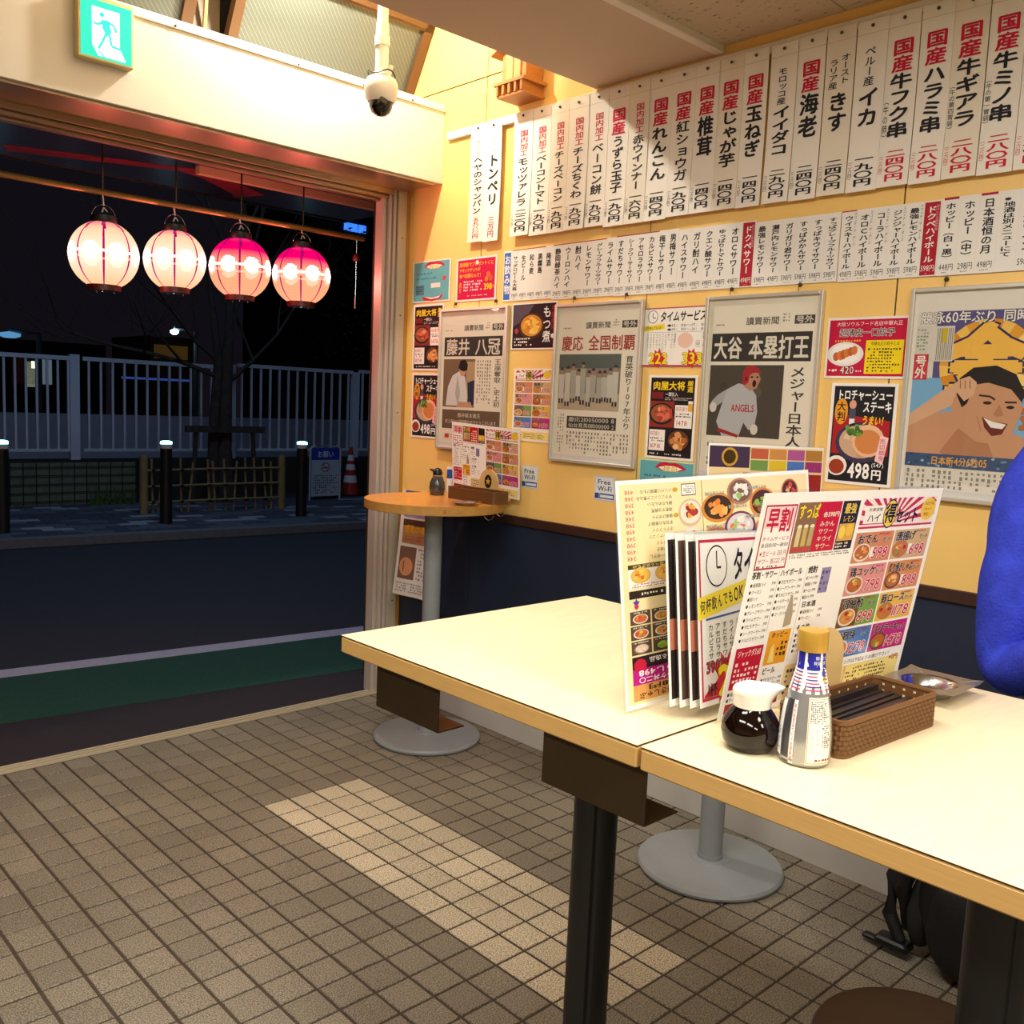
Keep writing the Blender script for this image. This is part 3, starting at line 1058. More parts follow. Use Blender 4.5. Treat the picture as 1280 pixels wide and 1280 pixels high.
def poster_toro(pr):
    pr.rect(0.05, 0.03, 0.95, 0.97, '1a1a1e')
    pr.poly([(0.07, 0.3), (0.92, 0.36), (0.92, 0.7), (0.07, 0.7)], 'a81c24', 1.5)
    pr.ht('トロチャーシュー', 0.1, 0.06, 0.93, 0.17, 'f6f4ee', off=0.03)
    pr.ht('ステーキ', 0.5, 0.17, 0.93, 0.29, 'f6f4ee', off=0.03)
    pr.ell(0.18, 0.28, 0.1, 0.13, 'e39a2c', 2)
    pr.vt('大判', 0.11, 0.18, 0.25, 0.38, '201410', off=0.02)
    pr.ell(0.35, 0.21, 0.055, 0.045, 'd8a088', 2, 10)
    pr.rect(0.3, 0.25, 0.4, 0.35, '4a4a60', 2)
    pr.rect(0.31, 0.35, 0.39, 0.41, 'e8e8e8', 2)
    pr.ht('うまい！', 0.5, 0.31, 0.88, 0.41, 'f0c820', 3, off=0.03, shear=0.2)
    pr.food(0.5, 0.58, 0.38, 0.2, '3c3450', 'c8a888', ['e0c0a0', 'd0b090', 'c89870'], 2, 10)
    pr.ell(0.62, 0.56, 0.24, 0.16, 'e8b890', 5, 20)
    pr.ell(0.62, 0.57, 0.2, 0.12, 'd08448', 5.5, 16)
    for k in range(14):
        pr.ell(0.42 + random.uniform(-0.14, 0.1), 0.47 + random.uniform(-0.05, 0.04), 0.04, 0.025, random.choice(['4f7a2c', '6a9a3c', '3c6424']), 6 + 0.1 * k, 6, jit=0.3)
    pr.ell(0.17, 0.82, 0.16, 0.1, 'efe8e0', 6, 18)
    pr.ell(0.17, 0.83, 0.12, 0.075, '9c3a1e', 6.5, 14)
    pr.poly([(0.8, 0.5), (0.92, 0.52), (0.86, 0.78), (0.74, 0.75)], 'f4c8c8', 6)
    pr.vt('売切御免', 0.79, 0.53, 0.88, 0.75, 'b02040', 7)
    pr.ht('498', 0.34, 0.78, 0.68, 0.93, 'f8f6f0', 7, off=0.03)
    pr.ht('円', 0.7, 0.83, 0.86, 0.94, 'f8f6f0', 7, off=0.03)
    pr.ht('(547)', 0.7, 0.77, 0.88, 0.81, 'f8f6f0', 7)


def poster_motsu(pr):
    pr.rect(0.03, 0.03, 0.97, 0.97, '2c141c')
    pr.poly([(0.04, 0.04), (0.5, 0.04), (0.3, 0.35), (0.04, 0.5)], '584858', 1.5)
    pr.food(0.45, 0.5, 0.28, 0.28, '4a2a18', 'd08a30', ['f0c050', 'e0a038', 'f4d070', 'c87828'], 2, 22)
    pr.vt('もつ煮', 0.7, 0.08, 0.88, 0.86, 'f6f0ea', 6, off=0.02)
    pr.vt('牛筋使用', 0.88, 0.08, 0.96, 0.6, 'b0282c', 6, off=0.01)
    pr.circ(0.92, 0.72, 0.05, 'f0e8e0', 6)
    pr.fine(0.08, 0.74, 0.5, 0.94, 3, 'f0e8e0', 6)
    pr.circ(0.12, 0.6, 0.06, 'b03c50', 2)


def poster_gyoza(pr):
    pr.rect(0.03, 0.04, 0.97, 0.96, 'c3113f')
    pr.ht('大阪ソウルフード名店中華丸正', 0.12, 0.07, 0.92, 0.15, 'f4e6e6', off=0.0)
    pr.ht('超薄皮一口餃子', 0.16, 0.18, 0.84, 0.32, '16140f', 2, off=0.012, ol='f4f0ea')
    pr.food(0.25, 0.6, 0.23, 0.2, 'e8e4dc', 'f4f0ea', ['d8743c'], 2, 1)
    for k in range(6):
        pr.ell(0.14 + 0.045 * k, 0.64 - 0.02 * k, 0.04, 0.075, 'd07a38' if k % 2 else 'c05c2c', 5 + k * 0.1, 10)
    pr.rect(0.5, 0.38, 0.95, 0.92, 'f2d81c', 2)
    pr.ht('中華丸正の餃子とは', 0.56, 0.4, 0.9, 0.47, '3a2c10', 3)
    pr.fine(0.53, 0.5, 0.92, 0.9, 8, '5a4c14', 3)
    pr.fine(0.08, 0.36, 0.46, 0.41, 1, 'f0b030', 3)
    pr.ht('420', 0.2, 0.8, 0.38, 0.92, 'f8f0e0', 6, ol='1c1412')
    pr.fine(0.06, 0.84, 0.17, 0.9, 1, 'f8f0e0', 6)
    pr.fine(0.4, 0.86, 0.48, 0.9, 1, 'f8f0e0', 6)


def poster_time(pr):
    pr.rect(0.0, 0.0, 1, 0.02, 'b83c60')
    pr.rect(0.0, 0.97, 1, 1, 'b83c60')
    k = pr.H / pr.W
    pr.circ(0.13, 0.15, 0.11, '404048', 2, 28)
    pr.circ(0.13, 0.15, 0.1, 'f3efe6', 3, 28)
    pr.line([(0.13, 0.08), (0.13, 0.17), (0.18, 0.17)], 0.012, '404048', 4)
    pr.ht('タイムサービス', 0.25, 0.06, 0.97, 0.25, '18181c', off=0.03, shear=0.15)
    pr.poly([(0.0, 0.31), (0.32, 0.27), (0.33, 0.36), (0.0, 0.4)], 'f0d834', 1)
    pr.ht('何杯飲んでもOK！', 0.01, 0.31, 0.31, 0.37, '20201c', 2)
    pr.ht('◆12：00〜17：00', 0.36, 0.28, 0.97, 0.335, '3a3a40')
    pr.ht('◆19：30〜21：00', 0.36, 0.35, 0.97, 0.40, '3a3a40')
    pr.rect(0.05, 0.415, 0.97, 0.42, '7080b0')
    for q, t in enumerate(('カルピスサワー', 'アセロラサワー', 'すだちサワー', 'ライムサワー', 'シークワーサーサワー', 'グレープフルーツサワー', 'レモンサワー', '酎ハイ', 'ウーロンハイ', '静岡緑茶ハイ')):
        pr.vt(t, 0.05 + 0.048 * q, 0.44, 0.085 + 0.048 * q, 0.44 + min(0.34, 0.042 * len(t)), '2c2c30')
    pr.vt('生ビール', 0.92, 0.43, 0.97, 0.66, '2c2c30', off=0.02)
    pr.vt('（中）', 0.82, 0.52, 0.89, 0.72, '2c2c30')
    pr.ell(0.66, 0.56, 0.12, 0.13, 'eac4b0', 1.5, 14)
    for cx, t in ((0.24, '222'), (0.77, '333')):
        pr.star(cx + 0.01, 0.86, 0.17, 0.11, 9, 'd02834', 3, 0.2)
        pr.ht(t, cx - 0.15, 0.76, cx + 0.17, 0.95, 'f0dc1c', 5, off=0.03, ol='a01820')


BOX8 = [('おでんセット', 598, 'd08a58'), ('唐揚げセット', 698, 'cfae7c'), ('鶏ユッケセット', 798, 'd99090'), ('炙り焼きしゃぶセット', 898, 'd6904c'), ('得晩酌セット', 898, '76a04c'), ('豚ロースセット', 1178, 'e4ba48'), ('お刺身セット', 1278, '4c7cc0'), ('牛ステーキセット', 1478, 'c02c84')]


def set_panel(pr, u0, v0, u1, v1, detail=True):
    W_, H_ = u1 - u0, v1 - v0
    X = lambda a: u0 + a * W_
    Y = lambda a: v0 + a * H_
    pr.rect(X(0.02), Y(0), X(0.98), Y(0.15), 'f4e4dc', 1)
    cx, cy = X(0.42), Y(0.13)
    for k in range(13):
        a0 = PI + k * PI / 13
        pts = [(cx, cy)]
        for a in (a0, a0 + PI / 26):
            dx, dy = math.cos(a), math.sin(a)
            t = min(abs((X(0.98) - cx) / dx) if dx > 0 else abs((X(0.02) - cx) / dx) if dx < 0 else 9, abs((Y(0) - cy) / dy) if dy < -1e-3 else 9)
            pts.append((cx + dx * t, cy + dy * t))
        pr.poly(pts, 'c0304c', 1.5)
    pr.rect(X(0.02), Y(0.14), X(0.98), Y(0.15), 'c0304c', 2)
    pr.rect(X(0.06), Y(0.035), X(0.3), Y(0.125), 'f4efe6', 2)
    if detail:
        pr.ht('大衆酒場', X(0.1), Y(0.045), X(0.27), Y(0.065), '2c2c30', 3)
        pr.ht('ハイ', X(0.1), Y(0.075), X(0.27), Y(0.12), '2c2c30', 3, off=0.02)
    else:
        pr.ht('ハイ', X(0.1), Y(0.05), X(0.27), Y(0.12), '2c2c30', 3, off=0.02)
    pr.ell(X(0.38), Y(0.08), 0.085 * W_, 0.075 * H_, '1c1810', 3, 20)
    pr.ell(X(0.38), Y(0.08), 0.078 * W_, 0.068 * H_, 'edcf48', 3.5, 20)
    pr.ht('得', X(0.31), Y(0.025), X(0.45), Y(0.13), '1c1810', 4.5, off=0.03)
    pr.ht('セット', X(0.46), Y(0.05), X(0.76), Y(0.135), '1c1810', 4.5, off=0.03)
    pr.ell(X(0.88), Y(0.065), 0.1 * W_, 0.06 * H_, 'edc838', 3, 18)
    if detail:
        pr.ht('おひとり様', X(0.82), Y(0.025), X(0.94), Y(0.045), 'a03020', 4.5)
        pr.ht('1セット', X(0.83), Y(0.055), X(0.93), Y(0.075), 'a03020', 4.5)
        pr.ht('限定！', X(0.83), Y(0.083), X(0.93), Y(0.103), 'a03020', 4.5)
    for k, (t, p, c) in enumerate(BOX8):
        a, b_ = k % 2, k // 2
        x0, y0 = X(0.02 + 0.49 * a), Y(0.17 + 0.168 * b_)
        x1, y1 = x0 + 0.475 * W_, y0 + 0.155 * H_
        pr.rect(x0, y0, x1, y1, c, 1)
        w_, h_ = x1 - x0, y1 - y0
        pr.food(x0 + 0.24 * w_, y0 + 0.66 * h_, 0.22 * w_, 0.3 * h_, ('e8dcc8', 'b47a40', 'e0d8d0', '5a3c2c')[k % 4], random.choice(['c87840', 'b06a30', 'd09050']), FOODS, 2, 9 if detail else 5)
        if k in (0, 1, 3, 5):
            pr.rect(x0 + 0.46 * w_, y0 + 0.5 * h_, x0 + 0.56 * w_, y0 + 0.85 * h_, 'f2eee0', 2)
        if k == 4:
            pr.rect(x0, y0, x0 + 0.5 * w_, y1, '7a4a2c', 1.5)
        nm = t[:-3]
        pr.ht(nm, x0 + 0.05 * w_, y0 + 0.04 * h_, x0 + (0.2 + 0.13 * min(len(nm), 4)) * w_, y0 + 0.38 * h_, '16120e', 4.6, off=0.03, ol='f4efe4')
        if detail:
            pr.ht('セット', x0 + 0.72 * w_, y0 + 0.16 * h_, x0 + 0.96 * w_, y0 + 0.36 * h_, '16120e', 4.6, off=0.01, ol='f4efe4')
            pr.fine(x0 + 0.6 * w_, y0 + 0.03 * h_, x0 + 0.96 * w_, y0 + 0.12 * h_, 1, 'b8304c', 4)
        pr.ht('%d' % p, x0 + (0.5 if p < 1000 else 0.44) * w_, y0 + 0.5 * h_, x0 + 0.92 * w_, y0 + 0.88 * h_, 'c41c40', 4.6, off=0.01, ol='f6ece8', shear=0.12)
    if detail:
        pr.ht('↓ドリンクは下記よりお選び下さい！', X(0.1), Y(0.845), X(0.86), Y(0.87), '303030')
    pr.rect(X(0.02), Y(0.88), X(0.98), Y(0.99), 'f0d468', 1)
    pr.rect(X(0.03), Y(0.885), X(0.97), Y(0.985), 'f4e08a', 1.2)
    pr.rect(X(0.26), Y(0.885), X(0.28), Y(0.985), 'e8a890', 2)
    pr.fine(X(0.06), Y(0.92), X(0.24), Y(0.98), 2, '5a3c20')
    pr.fine(X(0.3), Y(0.895), X(0.92), Y(0.98), 4, '4a3420')
    if detail:
        pr.ht('+100円', X(0.03), Y(0.88), X(0.22), Y(0.915), 'c02c30', 3, off=0.02)
        pr.ht('+0円', X(0.84), Y(0.87), X(0.97), Y(0.905), 'c02c30', 3, off=0.02)


def menu_sheet(pr, detail=True):
    """landscape menu: early-bird deals and drink list left, value sets right"""
    d = detail
    pr.frame(0.02, 0.05, 0.17, 0.33, 0.008, 'b8304c', 1)
    pr.rect(0.025, 0.06, 0.165, 0.15, 'f2d4d4', 1)
    pr.ht('早割', 0.035, 0.06, 0.155, 0.17, 'c4203c', 2, off=0.03)
    if d:
        pr.ht('タイムサービス', 0.03, 0.185, 0.16, 0.205, 'a83048')
        pr.ht('全日10:00〜18:00', 0.03, 0.213, 0.16, 0.233, '282828')
        pr.ht('★生ビール 333 円', 0.03, 0.246, 0.16, 0.272, 'b82c44')
        pr.ht('サワー 各222 円', 0.03, 0.28, 0.16, 0.306, 'b82c44')
        pr.fine(0.03, 0.31, 0.16, 0.325, 1, '404040')
    else:
        pr.fine(0.03, 0.19, 0.16, 0.32, 4, 'b83048')
    # sour picture block
    pr.rect(0.175, 0.045, 0.40, 0.27, '8a6a4a', 1)
    pr.rect(0.28, 0.045, 0.40, 0.27, 'c42030', 1.4)
    pr.ht('すっぱ', 0.18, 0.05, 0.285, 0.12, 'f2de30', 3, off=0.03, ol='9a2820')
    for k in range(3):
        pr.rect(0.19 + 0.032 * k, 0.15, 0.212 + 0.032 * k, 0.24, ('d8c890', 'c8b060', 'b8a870')[k], 2)
        pr.ell(0.201 + 0.032 * k, 0.15, 0.011, 0.008, 'f0e8c8', 2.5, 10)
    pr.rect(0.18, 0.245, 0.27, 0.262, 'c84040', 3)
    if d:
        pr.ht('各598円', 0.31, 0.09, 0.395, 0.115, 'f6ecd8', 3, off=0.02)
        for k in range(4):
            pr.ht(('みかん', 'サワー', 'キウイ', 'サワー')[k], 0.3, 0.13 + 0.034 * k, 0.38, 0.158 + 0.034 * k, 'f6ecd8', 3)
    else:
        pr.fine(0.3, 0.09, 0.39, 0.26, 5, 'f6ecd8', 3)
    pr.rect(0.405, 0.045, 0.50, 0.27, '2c2820', 1)
    if d:
        pr.ht('最強', 0.42, 0.055, 0.485, 0.105, 'e8c850', 3, off=0.03)
        pr.ht('レモン', 0.42, 0.11, 0.485, 0.145, 'e8c850', 3)
    pr.rect(0.41, 0.15, 0.495, 0.23, 'd8a848', 2)
    pr.ell(0.43, 0.19, 0.018, 0.03, 'f0d050', 3, 12)
    pr.ell(0.47, 0.18, 0.02, 0.03, 'ecc038', 3, 12)
    pr.fine(0.41, 0.235, 0.495, 0.265, 2, 'e8dcc0', 3)
    pr.fine(0.18, 0.275, 0.5, 0.295, 2, '605850')
    # drink list
    def head(t, a, b_, c, sz=0.035):
        pr.ht(t, a, c, b_, c + sz, '141414', 2, off=0.03)
    names = ['緑茶割ハイ', 'ウーロン', '酎ハイ', 'レモンサワー', 'グレープサワー', 'ライムサワー', 'すだちサワー', 'シークワーサー', 'カルピスサワー', 'ハイボール', 'オロハイ', 'コーラハイ']

    def rows(a, b_, c, e, n):
        for k in range(n):
            y = c + (e - c) * k / n
            if d:
                t_ = names[(k + int(a * 40)) % 12]
                pr.ht('●' + t_, a, y, min(a + 0.0125 * (len(t_) + 1), b_ - 0.027), y + 0.021, '242428')
                pr.ht('398', b_ - 0.024, y + 0.002, b_ - 0.004, y + 0.015, '303034')
            else:
                pr.fine(a, y, a + (b_ - a) * random.uniform(0.55, 0.7), y + 0.017, 1, '303034')
                pr.fine(b_ - 0.022, y, b_, y + 0.014, 1, '404044')
    head('茶割・サワー', 0.02, 0.14, 0.335)
    rows(0.02, 0.145, 0.385, 0.66, 9)
    head('ハイボール', 0.155, 0.265, 0.335)
    rows(0.155, 0.275, 0.385, 0.56, 6)
    head('焼酎', 0.295, 0.345, 0.335)
    rows(0.295, 0.36, 0.38, 0.5, 4)
    pr.rect(0.37, 0.35, 0.42, 0.47, '8c88b0', 1)
    pr.fine(0.375, 0.36, 0.415, 0.465, 4, '504c80', 2)
    head('日本酒', 0.30, 0.375, 0.50, 0.03)
    rows(0.30, 0.42, 0.54, 0.6, 2)
    head('その他', 0.30, 0.37, 0.61, 0.03)
    rows(0.30, 0.42, 0.65, 0.75, 4)
    pr.rect(0.165, 0.62, 0.275, 0.78, 'e6a02c', 1)
    pr.ht('ホッピー', 0.18, 0.625, 0.26, 0.655, '2c1c10', 2, off=0.02)
    pr.poly([(0.19, 0.7), (0.2, 0.68), (0.205, 0.7), (0.215, 0.77), (0.185, 0.77)], 'f2d87c', 2)
    pr.fine(0.22, 0.67, 0.27, 0.75, 3, '4a2c14', 2)
    pr.rect(0.02, 0.675, 0.15, 0.865, 'c01c38', 1)
    pr.ht('ジャックダ3.60', 0.03, 0.685, 0.14, 0.72, 'f6ecec', 2)
    pr.fine(0.03, 0.74, 0.14, 0.84, 4, 'f4d8dc')
    head('ビール', 0.17, 0.235, 0.79, 0.035)
    rows(0.17, 0.28, 0.84, 0.93, 4)
    rows(0.02, 0.15, 0.875, 0.93, 2)
    pr.rect(0.02, 0.93, 0.28, 0.975, 'a0182c', 1)
    pr.rect(0.285, 0.8, 0.5, 0.97, 'e8d4a0', 1)
    pr.fine(0.3, 0.82, 0.48, 0.95, 5, '5a4028')
    pr.rect(0.148, 0.34, 0.1495, 0.62, 'a0a0a0', 1)
    pr.rect(0.288, 0.34, 0.2895, 0.78, 'a0a0a0', 1)
    set_panel(pr, 0.51, 0.04, 0.985, 0.985, d)
    # the little grey shaker drawn on the list
    pr.poly([(0.225, 0.55), (0.235, 0.46), (0.243, 0.46), (0.262, 0.55), (0.262, 0.6), (0.225, 0.61)], 'a89880', 3)


def poster(name, px, label, cat, fn, off=0.003, **k):
    pr = wall_print(px, off, **k)
    fn(pr)
    o = pr.build(name)
    return tag(o, label, cat)


poster('poster', ((517, 328), (564.5, 322.5), (562, 376), (514.5, 379)), 'teal poster with red lips and white teeth beside the door jamb', 'poster', poster_lips, base='e6ecd8')
poster('poster', ((571.5, 324), (622, 318.5), (619.5, 374), (569, 377.6)), 'magenta poster with yellow lettering left of the drinks list', 'poster', poster_pink, base='f2ece4')
poster('poster', ((518, 381.5), (556, 379), (552, 462.5), (514.5, 464)), 'black meat dish poster next to the door jamb, partly behind the left picture', 'poster', poster_niku, base='f2ece4')
poster('poster', ((516, 467), (551.5, 466.5), (549.5, 549), (513, 546)), 'black pork steak poster next to the door jamb, low on the wall', 'poster', poster_toro, base='f2ece4')
poster('poster', ((640.5, 379), (697, 377), (695, 436.5), (638.5, 437)), 'dark stew poster with a bowl, between the first two newspaper pictures', 'poster', poster_motsu, base='f2ece4')
poster('poster', ((644, 461), (693, 460.5), (686.5, 555), (638, 549)), 'small value set poster with eight coloured boxes on the wall', 'poster', lambda p: set_panel(p, 0.03, 0.02, 0.97, 0.98, False), base='f4ece0')
poster('poster', ((807, 386.5), (887, 380.5), (883, 459), (803, 457.8)), 'white time service poster with a clock and 222 and 333 yen', 'poster', poster_time, base='f3efe6')
poster('poster', ((811.6, 470), (873, 468), (866, 576.5), (806, 572.5)), 'black meat dish poster with two iron plates, under the time service poster', 'poster', poster_niku, base='f2ece4')
poster('poster', ((799, 574), (871, 577), (865, 645), (794, 639)), 'teal poster with red lips behind the standing menus', 'poster', poster_lips, base='cfe0a8')
poster('poster', ((1036.7, 397.6), (1138.5, 394), (1131.7, 475), (1028.5, 471.7)), 'red dumpling poster with a yellow text box', 'poster', poster_gyoza, base='f2ece4')
poster('poster', ((1038.6, 479), (1123.7, 479), (1113, 609), (1032, 604)), 'black pork steak poster under the red dumpling poster', 'poster', poster_toro, base='f2ece4')


def wifi(p):
    p.frame(0.03, 0.02, 0.97, 0.98, 0.012, '8090a8')
    p.ht('Free', 0.15, 0.14, 0.78, 0.33, '2c4474', off=0.02)
    p.ht('Wi-Fi', 0.15, 0.4, 0.85, 0.6, '2c4474', off=0.02)
    p.rect(0.04, 0.7, 0.24, 0.92, '2c4c94')
    p.rect(0.26, 0.7, 0.96, 0.92, '3c5c9c')
    p.rect(0.3, 0.76, 0.92, 0.87, 'e4e8ec', 2)


poster('wifi_sticker', ((653.2, 581), (673, 583.4), (671.2, 612), (651.2, 609.3)), 'small white wireless internet sticker nearer the round table', 'sticker', wifi, off=0.001, base='e6eaea')
poster('wifi_sticker', ((743.7, 593.5), (769.5, 597), (768, 628), (742.5, 624.6)), 'small white wireless internet sticker nearer the standing menus', 'sticker', wifi, off=0.001, base='e6eaea')


def flyer(p):
    p.rect(0.1, 0.0, 0.95, 0.2, '2858a8')
    p.ht('の「お', 0.12, 0.09, 0.55, 0.19, 'f4f4f4', off=0.03)
    p.rect(0.1, 0.2, 0.95, 0.25, 'a08cb8')
    p.rect(0.1, 0.27, 0.95, 0.5, 'b48a58')
    p.rect(0.1, 0.27, 0.95, 0.33, '5a3428', 1.5)
    p.ht('感動の味', 0.16, 0.32, 0.6, 0.4, 'f0b028', 2, off=0.03)
    p.fine(0.14, 0.42, 0.7, 0.48, 2, 'c04878')
    p.rect(0.08, 0.53, 0.45, 0.84, '7a5c50')
    p.ell(0.26, 0.72, 0.15, 0.09, 'd89868', 2, 14)
    p.fine(0.5, 0.53, 0.95, 0.84, 9, '88889c')
    p.fine(0.05, 0.87, 0.95, 0.97, 4, '9a9aa4')


a_, b_ = wall_at(509, 640), wall_at(557, 640)
pr = Print((WX - 0.02, a_.y, 0.99), (0.0, b_.y - a_.y, 0), (-0.0, 0.035, -0.50), base='e8e6e2', bend=lambda u, v: 0.010 * math.sin(u * 6 + 1) + 0.02 * v * v, nv=12, nu=8)
pr.EPS = 0.0009
flyer(pr)
tag(pr.build('newspaper_flyer'), 'curling newspaper flyer hanging on the wall behind the round table column', 'flyer')

# ------------------------------------------------------------------ framed newspapers


def dens_news(p, u0, v0, u1, v1, n):
    p.fine(u0, v0, u1, v1, n, '8a8678', 2, vert=True, fill=0.55, dens=0.85)


def masthead(p):
    p.fine(0.06, 0.135, 0.2, 0.15, 1, '907870')
    p.ht('讀賣新聞', 0.36, 0.105, 0.66, 0.15, '4a4844', off=0.01)
    p.fine(0.69, 0.09, 0.76, 0.14, 3, '8a8880')
    p.rect(0.79, 0.105, 0.96, 0.15, '4a4844')
    p.ht('号外', 0.8, 0.107, 0.95, 0.148, 'd8d2c4', 2, off=0.02)


def news_shogi(p):
    masthead(p)
    p.rect(0.05, 0.19, 0.95, 0.33, '3a3834')
    p.ht('藤井', 0.08, 0.2, 0.46, 0.325, 'dcd6c6', 2, off=0.02)
    p.ht('八冠', 0.54, 0.2, 0.92, 0.325, 'dcd6c6', 2, off=0.02)
    p.rect(0.05, 0.35, 0.55, 0.70, '7a6450')
    p.rect(0.42, 0.37, 0.55, 0.64, 'b49a74', 1.3)
    p.poly([(0.44, 0.52), (0.55, 0.5), (0.55, 0.68), (0.46, 0.68)], '2c3450', 2)
    p.poly([(0.1, 0.69), (0.13, 0.55), (0.2, 0.47), (0.3, 0.44), (0.4, 0.48), (0.44, 0.6), (0.45, 0.69)], 'd6d8d6', 2)
    p.poly([(0.28, 0.46), (0.33, 0.6), (0.3, 0.69), (0.25, 0.6)], 'b0b6b8', 3)
    p.ell(0.36, 0.425, 0.055, 0.05, 'c89c7c', 3, 14)
    p.poly([(0.29, 0.41), (0.32, 0.36), (0.4, 0.355), (0.44, 0.39), (0.43, 0.43), (0.38, 0.44), (0.32, 0.43)], '201c1c', 4)
    p.poly([(0.3, 0.66), (0.5, 0.66), (0.53, 0.7), (0.28, 0.7)], 'c89c7c', 4)
    p.vt('王座奪取、史上初', 0.84, 0.35, 0.94, 0.69, '3c3a38', off=0.01)
    dens_news(p, 0.58, 0.36, 0.8, 0.69, 6)
    p.rect(0.05, 0.72, 0.95, 0.86, '6c5844')
    p.ht('藤井聡太竜王', 0.3, 0.74, 0.66, 0.775, 'e0d8c8', 2)
    p.ht('史上初の八冠制覇おめでとうございます', 0.1, 0.79, 0.9, 0.82, 'e0d8c8', 2)
    p.rect(0.1, 0.9, 0.17, 0.93, 'c04030')
    p.fine(0.2, 0.9, 0.5, 0.93, 2, '8a7878')


def news_team(p):
    masthead(p)
    p.ht('慶応', 0.07, 0.19, 0.34, 0.29, 'a33a34', 2, off=0.02)
    p.ht('全国制覇', 0.4, 0.19, 0.95, 0.29, 'a33a34', 2, off=0.02)
    p.rect(0.05, 0.31, 0.8, 0.67, '8a8070')
    p.rect(0.05, 0.31, 0.8, 0.40, '5a6660', 1.2)
    p.rect(0.05, 0.56, 0.8, 0.67, 'b8a88c', 1.2)
    for k in range(11):
        x = 0.1 + 0.065 * k + random.uniform(-0.01, 0.01)
        y = 0.38 + random.uniform(-0.02, 0.05)
        hgt = 0.62 + random.uniform(-0.02, 0.03)
        w_ = 0.035
        p.poly([(x - w_, y + 0.04), (x + w_, y + 0.04), (x + w_ * 0.9, y + 0.13), (x + w_ * 0.8, hgt), (x + 0.005, hgt), (x, y + 0.16), (x - 0.008, hgt), (x - w_ * 0.8, hgt), (x - w_ * 0.9, y + 0.13)], random.choice(['b8b8ae', 'a8a89e', 'c6c6bc']), 2 + k * 0.1)
        p.ell(x, y + 0.02, 0.02, 0.018, 'a88468', 3.2, 8)
        p.poly([(x - 0.024, y + 0.014), (x - 0.01, y - 0.004), (x + 0.012, y - 0.004), (x + 0.026, y + 0.014)], '303850', 3.5)
        p.rect(x - w_ * 0.8, hgt - 0.03, x - 0.008, hgt, '34343c', 3.4)
        p.rect(x + 0.006, hgt - 0.03, x + w_ * 0.8, hgt, '34343c', 3.4)
    p.vt('育英破り107年ぶり', 0.85, 0.32, 0.94, 0.78, '3c3a38', off=0.01)
    p.rect(0.18, 0.71, 0.78, 0.79, '3a3834')
    p.ht('慶応210050000 8', 0.2, 0.715, 0.76, 0.748, 'dcd6c6', 2)
    p.ht('仙台育英011000000 2', 0.2, 0.753, 0.76, 0.785, 'dcd6c6', 2)
    dens_news(p, 0.18, 0.81, 0.94, 0.95, 20)
    dens_news(p, 0.06, 0.7, 0.15, 0.95, 3)


def news_batter(p):
    masthead(p)
    p.rect(0.05, 0.19, 0.95, 0.345, '3a3632')
    p.ht('大谷', 0.07, 0.205, 0.34, 0.335, 'e2dccc', 2, off=0.03)
    p.ht('本塁打王', 0.4, 0.205, 0.93, 0.335, 'e2dccc', 2, off=0.03)
    p.rect(0.05, 0.365, 0.73, 0.76, '4c453c')
    for k in range(10):
        p.ell(random.uniform(0.08, 0.7), random.uniform(0.38, 0.6), 0.04, 0.03, random.choice(['544c42', '5e5448', '443d36']), 1.1 + 0.05 * k, 10)
    # batter shouting, fists clenched
    p.poly([(0.2, 0.76), (0.14, 0.68), (0.19, 0.57), (0.22, 0.5), (0.33, 0.465), (0.44, 0.48), (0.5, 0.53), (0.52, 0.62), (0.5, 0.7), (0.45, 0.72), (0.4, 0.68), (0.36, 0.76)], 'b4b6ba', 2)
    p.poly([(0.22, 0.5), (0.19, 0.57), (0.12, 0.6), (0.08, 0.57), (0.14, 0.53)], 'a6a8ac', 2.5)
    p.ell(0.1, 0.6, 0.035, 0.03, 'd4cec4', 3, 10)
    p.ell(0.5, 0.715, 0.035, 0.03, 'd4cec4', 3, 10)
    p.poly([(0.16, 0.715), (0.36, 0.75), (0.35, 0.765), (0.15, 0.735)], '9c2a28', 3)
    p.ht('ANGELS', 0.27, 0.58, 0.49, 0.62, 'b02a30', 3, off=0.02)
    p.poly([(0.38, 0.48), (0.4, 0.42), (0.5, 0.4), (0.53, 0.44), (0.5, 0.49), (0.44, 0.505)], 'b8866a', 3)
    p.ell(0.475, 0.465, 0.018, 0.02, '3a1414', 3.5, 10)
    p.ell(0.45, 0.43, 0.012, 0.006, '241c18', 3.5, 8)
    p.ell(0.5, 0.43, 0.01, 0.006, '241c18', 3.5, 8)
    p.poly([(0.365, 0.47), (0.36, 0.41), (0.39, 0.375), (0.45, 0.365), (0.51, 0.385), (0.535, 0.41), (0.46, 0.405), (0.43, 0.42), (0.42, 0.46), (0.39, 0.475)], 'a82c30', 4)
    p.ell(0.40, 0.44, 0.014, 0.014, '701c20', 4.4, 8)
    p.vt('メジャー日本人初', 0.78, 0.37, 0.92, 0.86, '3c3a38', off=0.02)
    dens_news(p, 0.06, 0.8, 0.74, 0.95, 16)


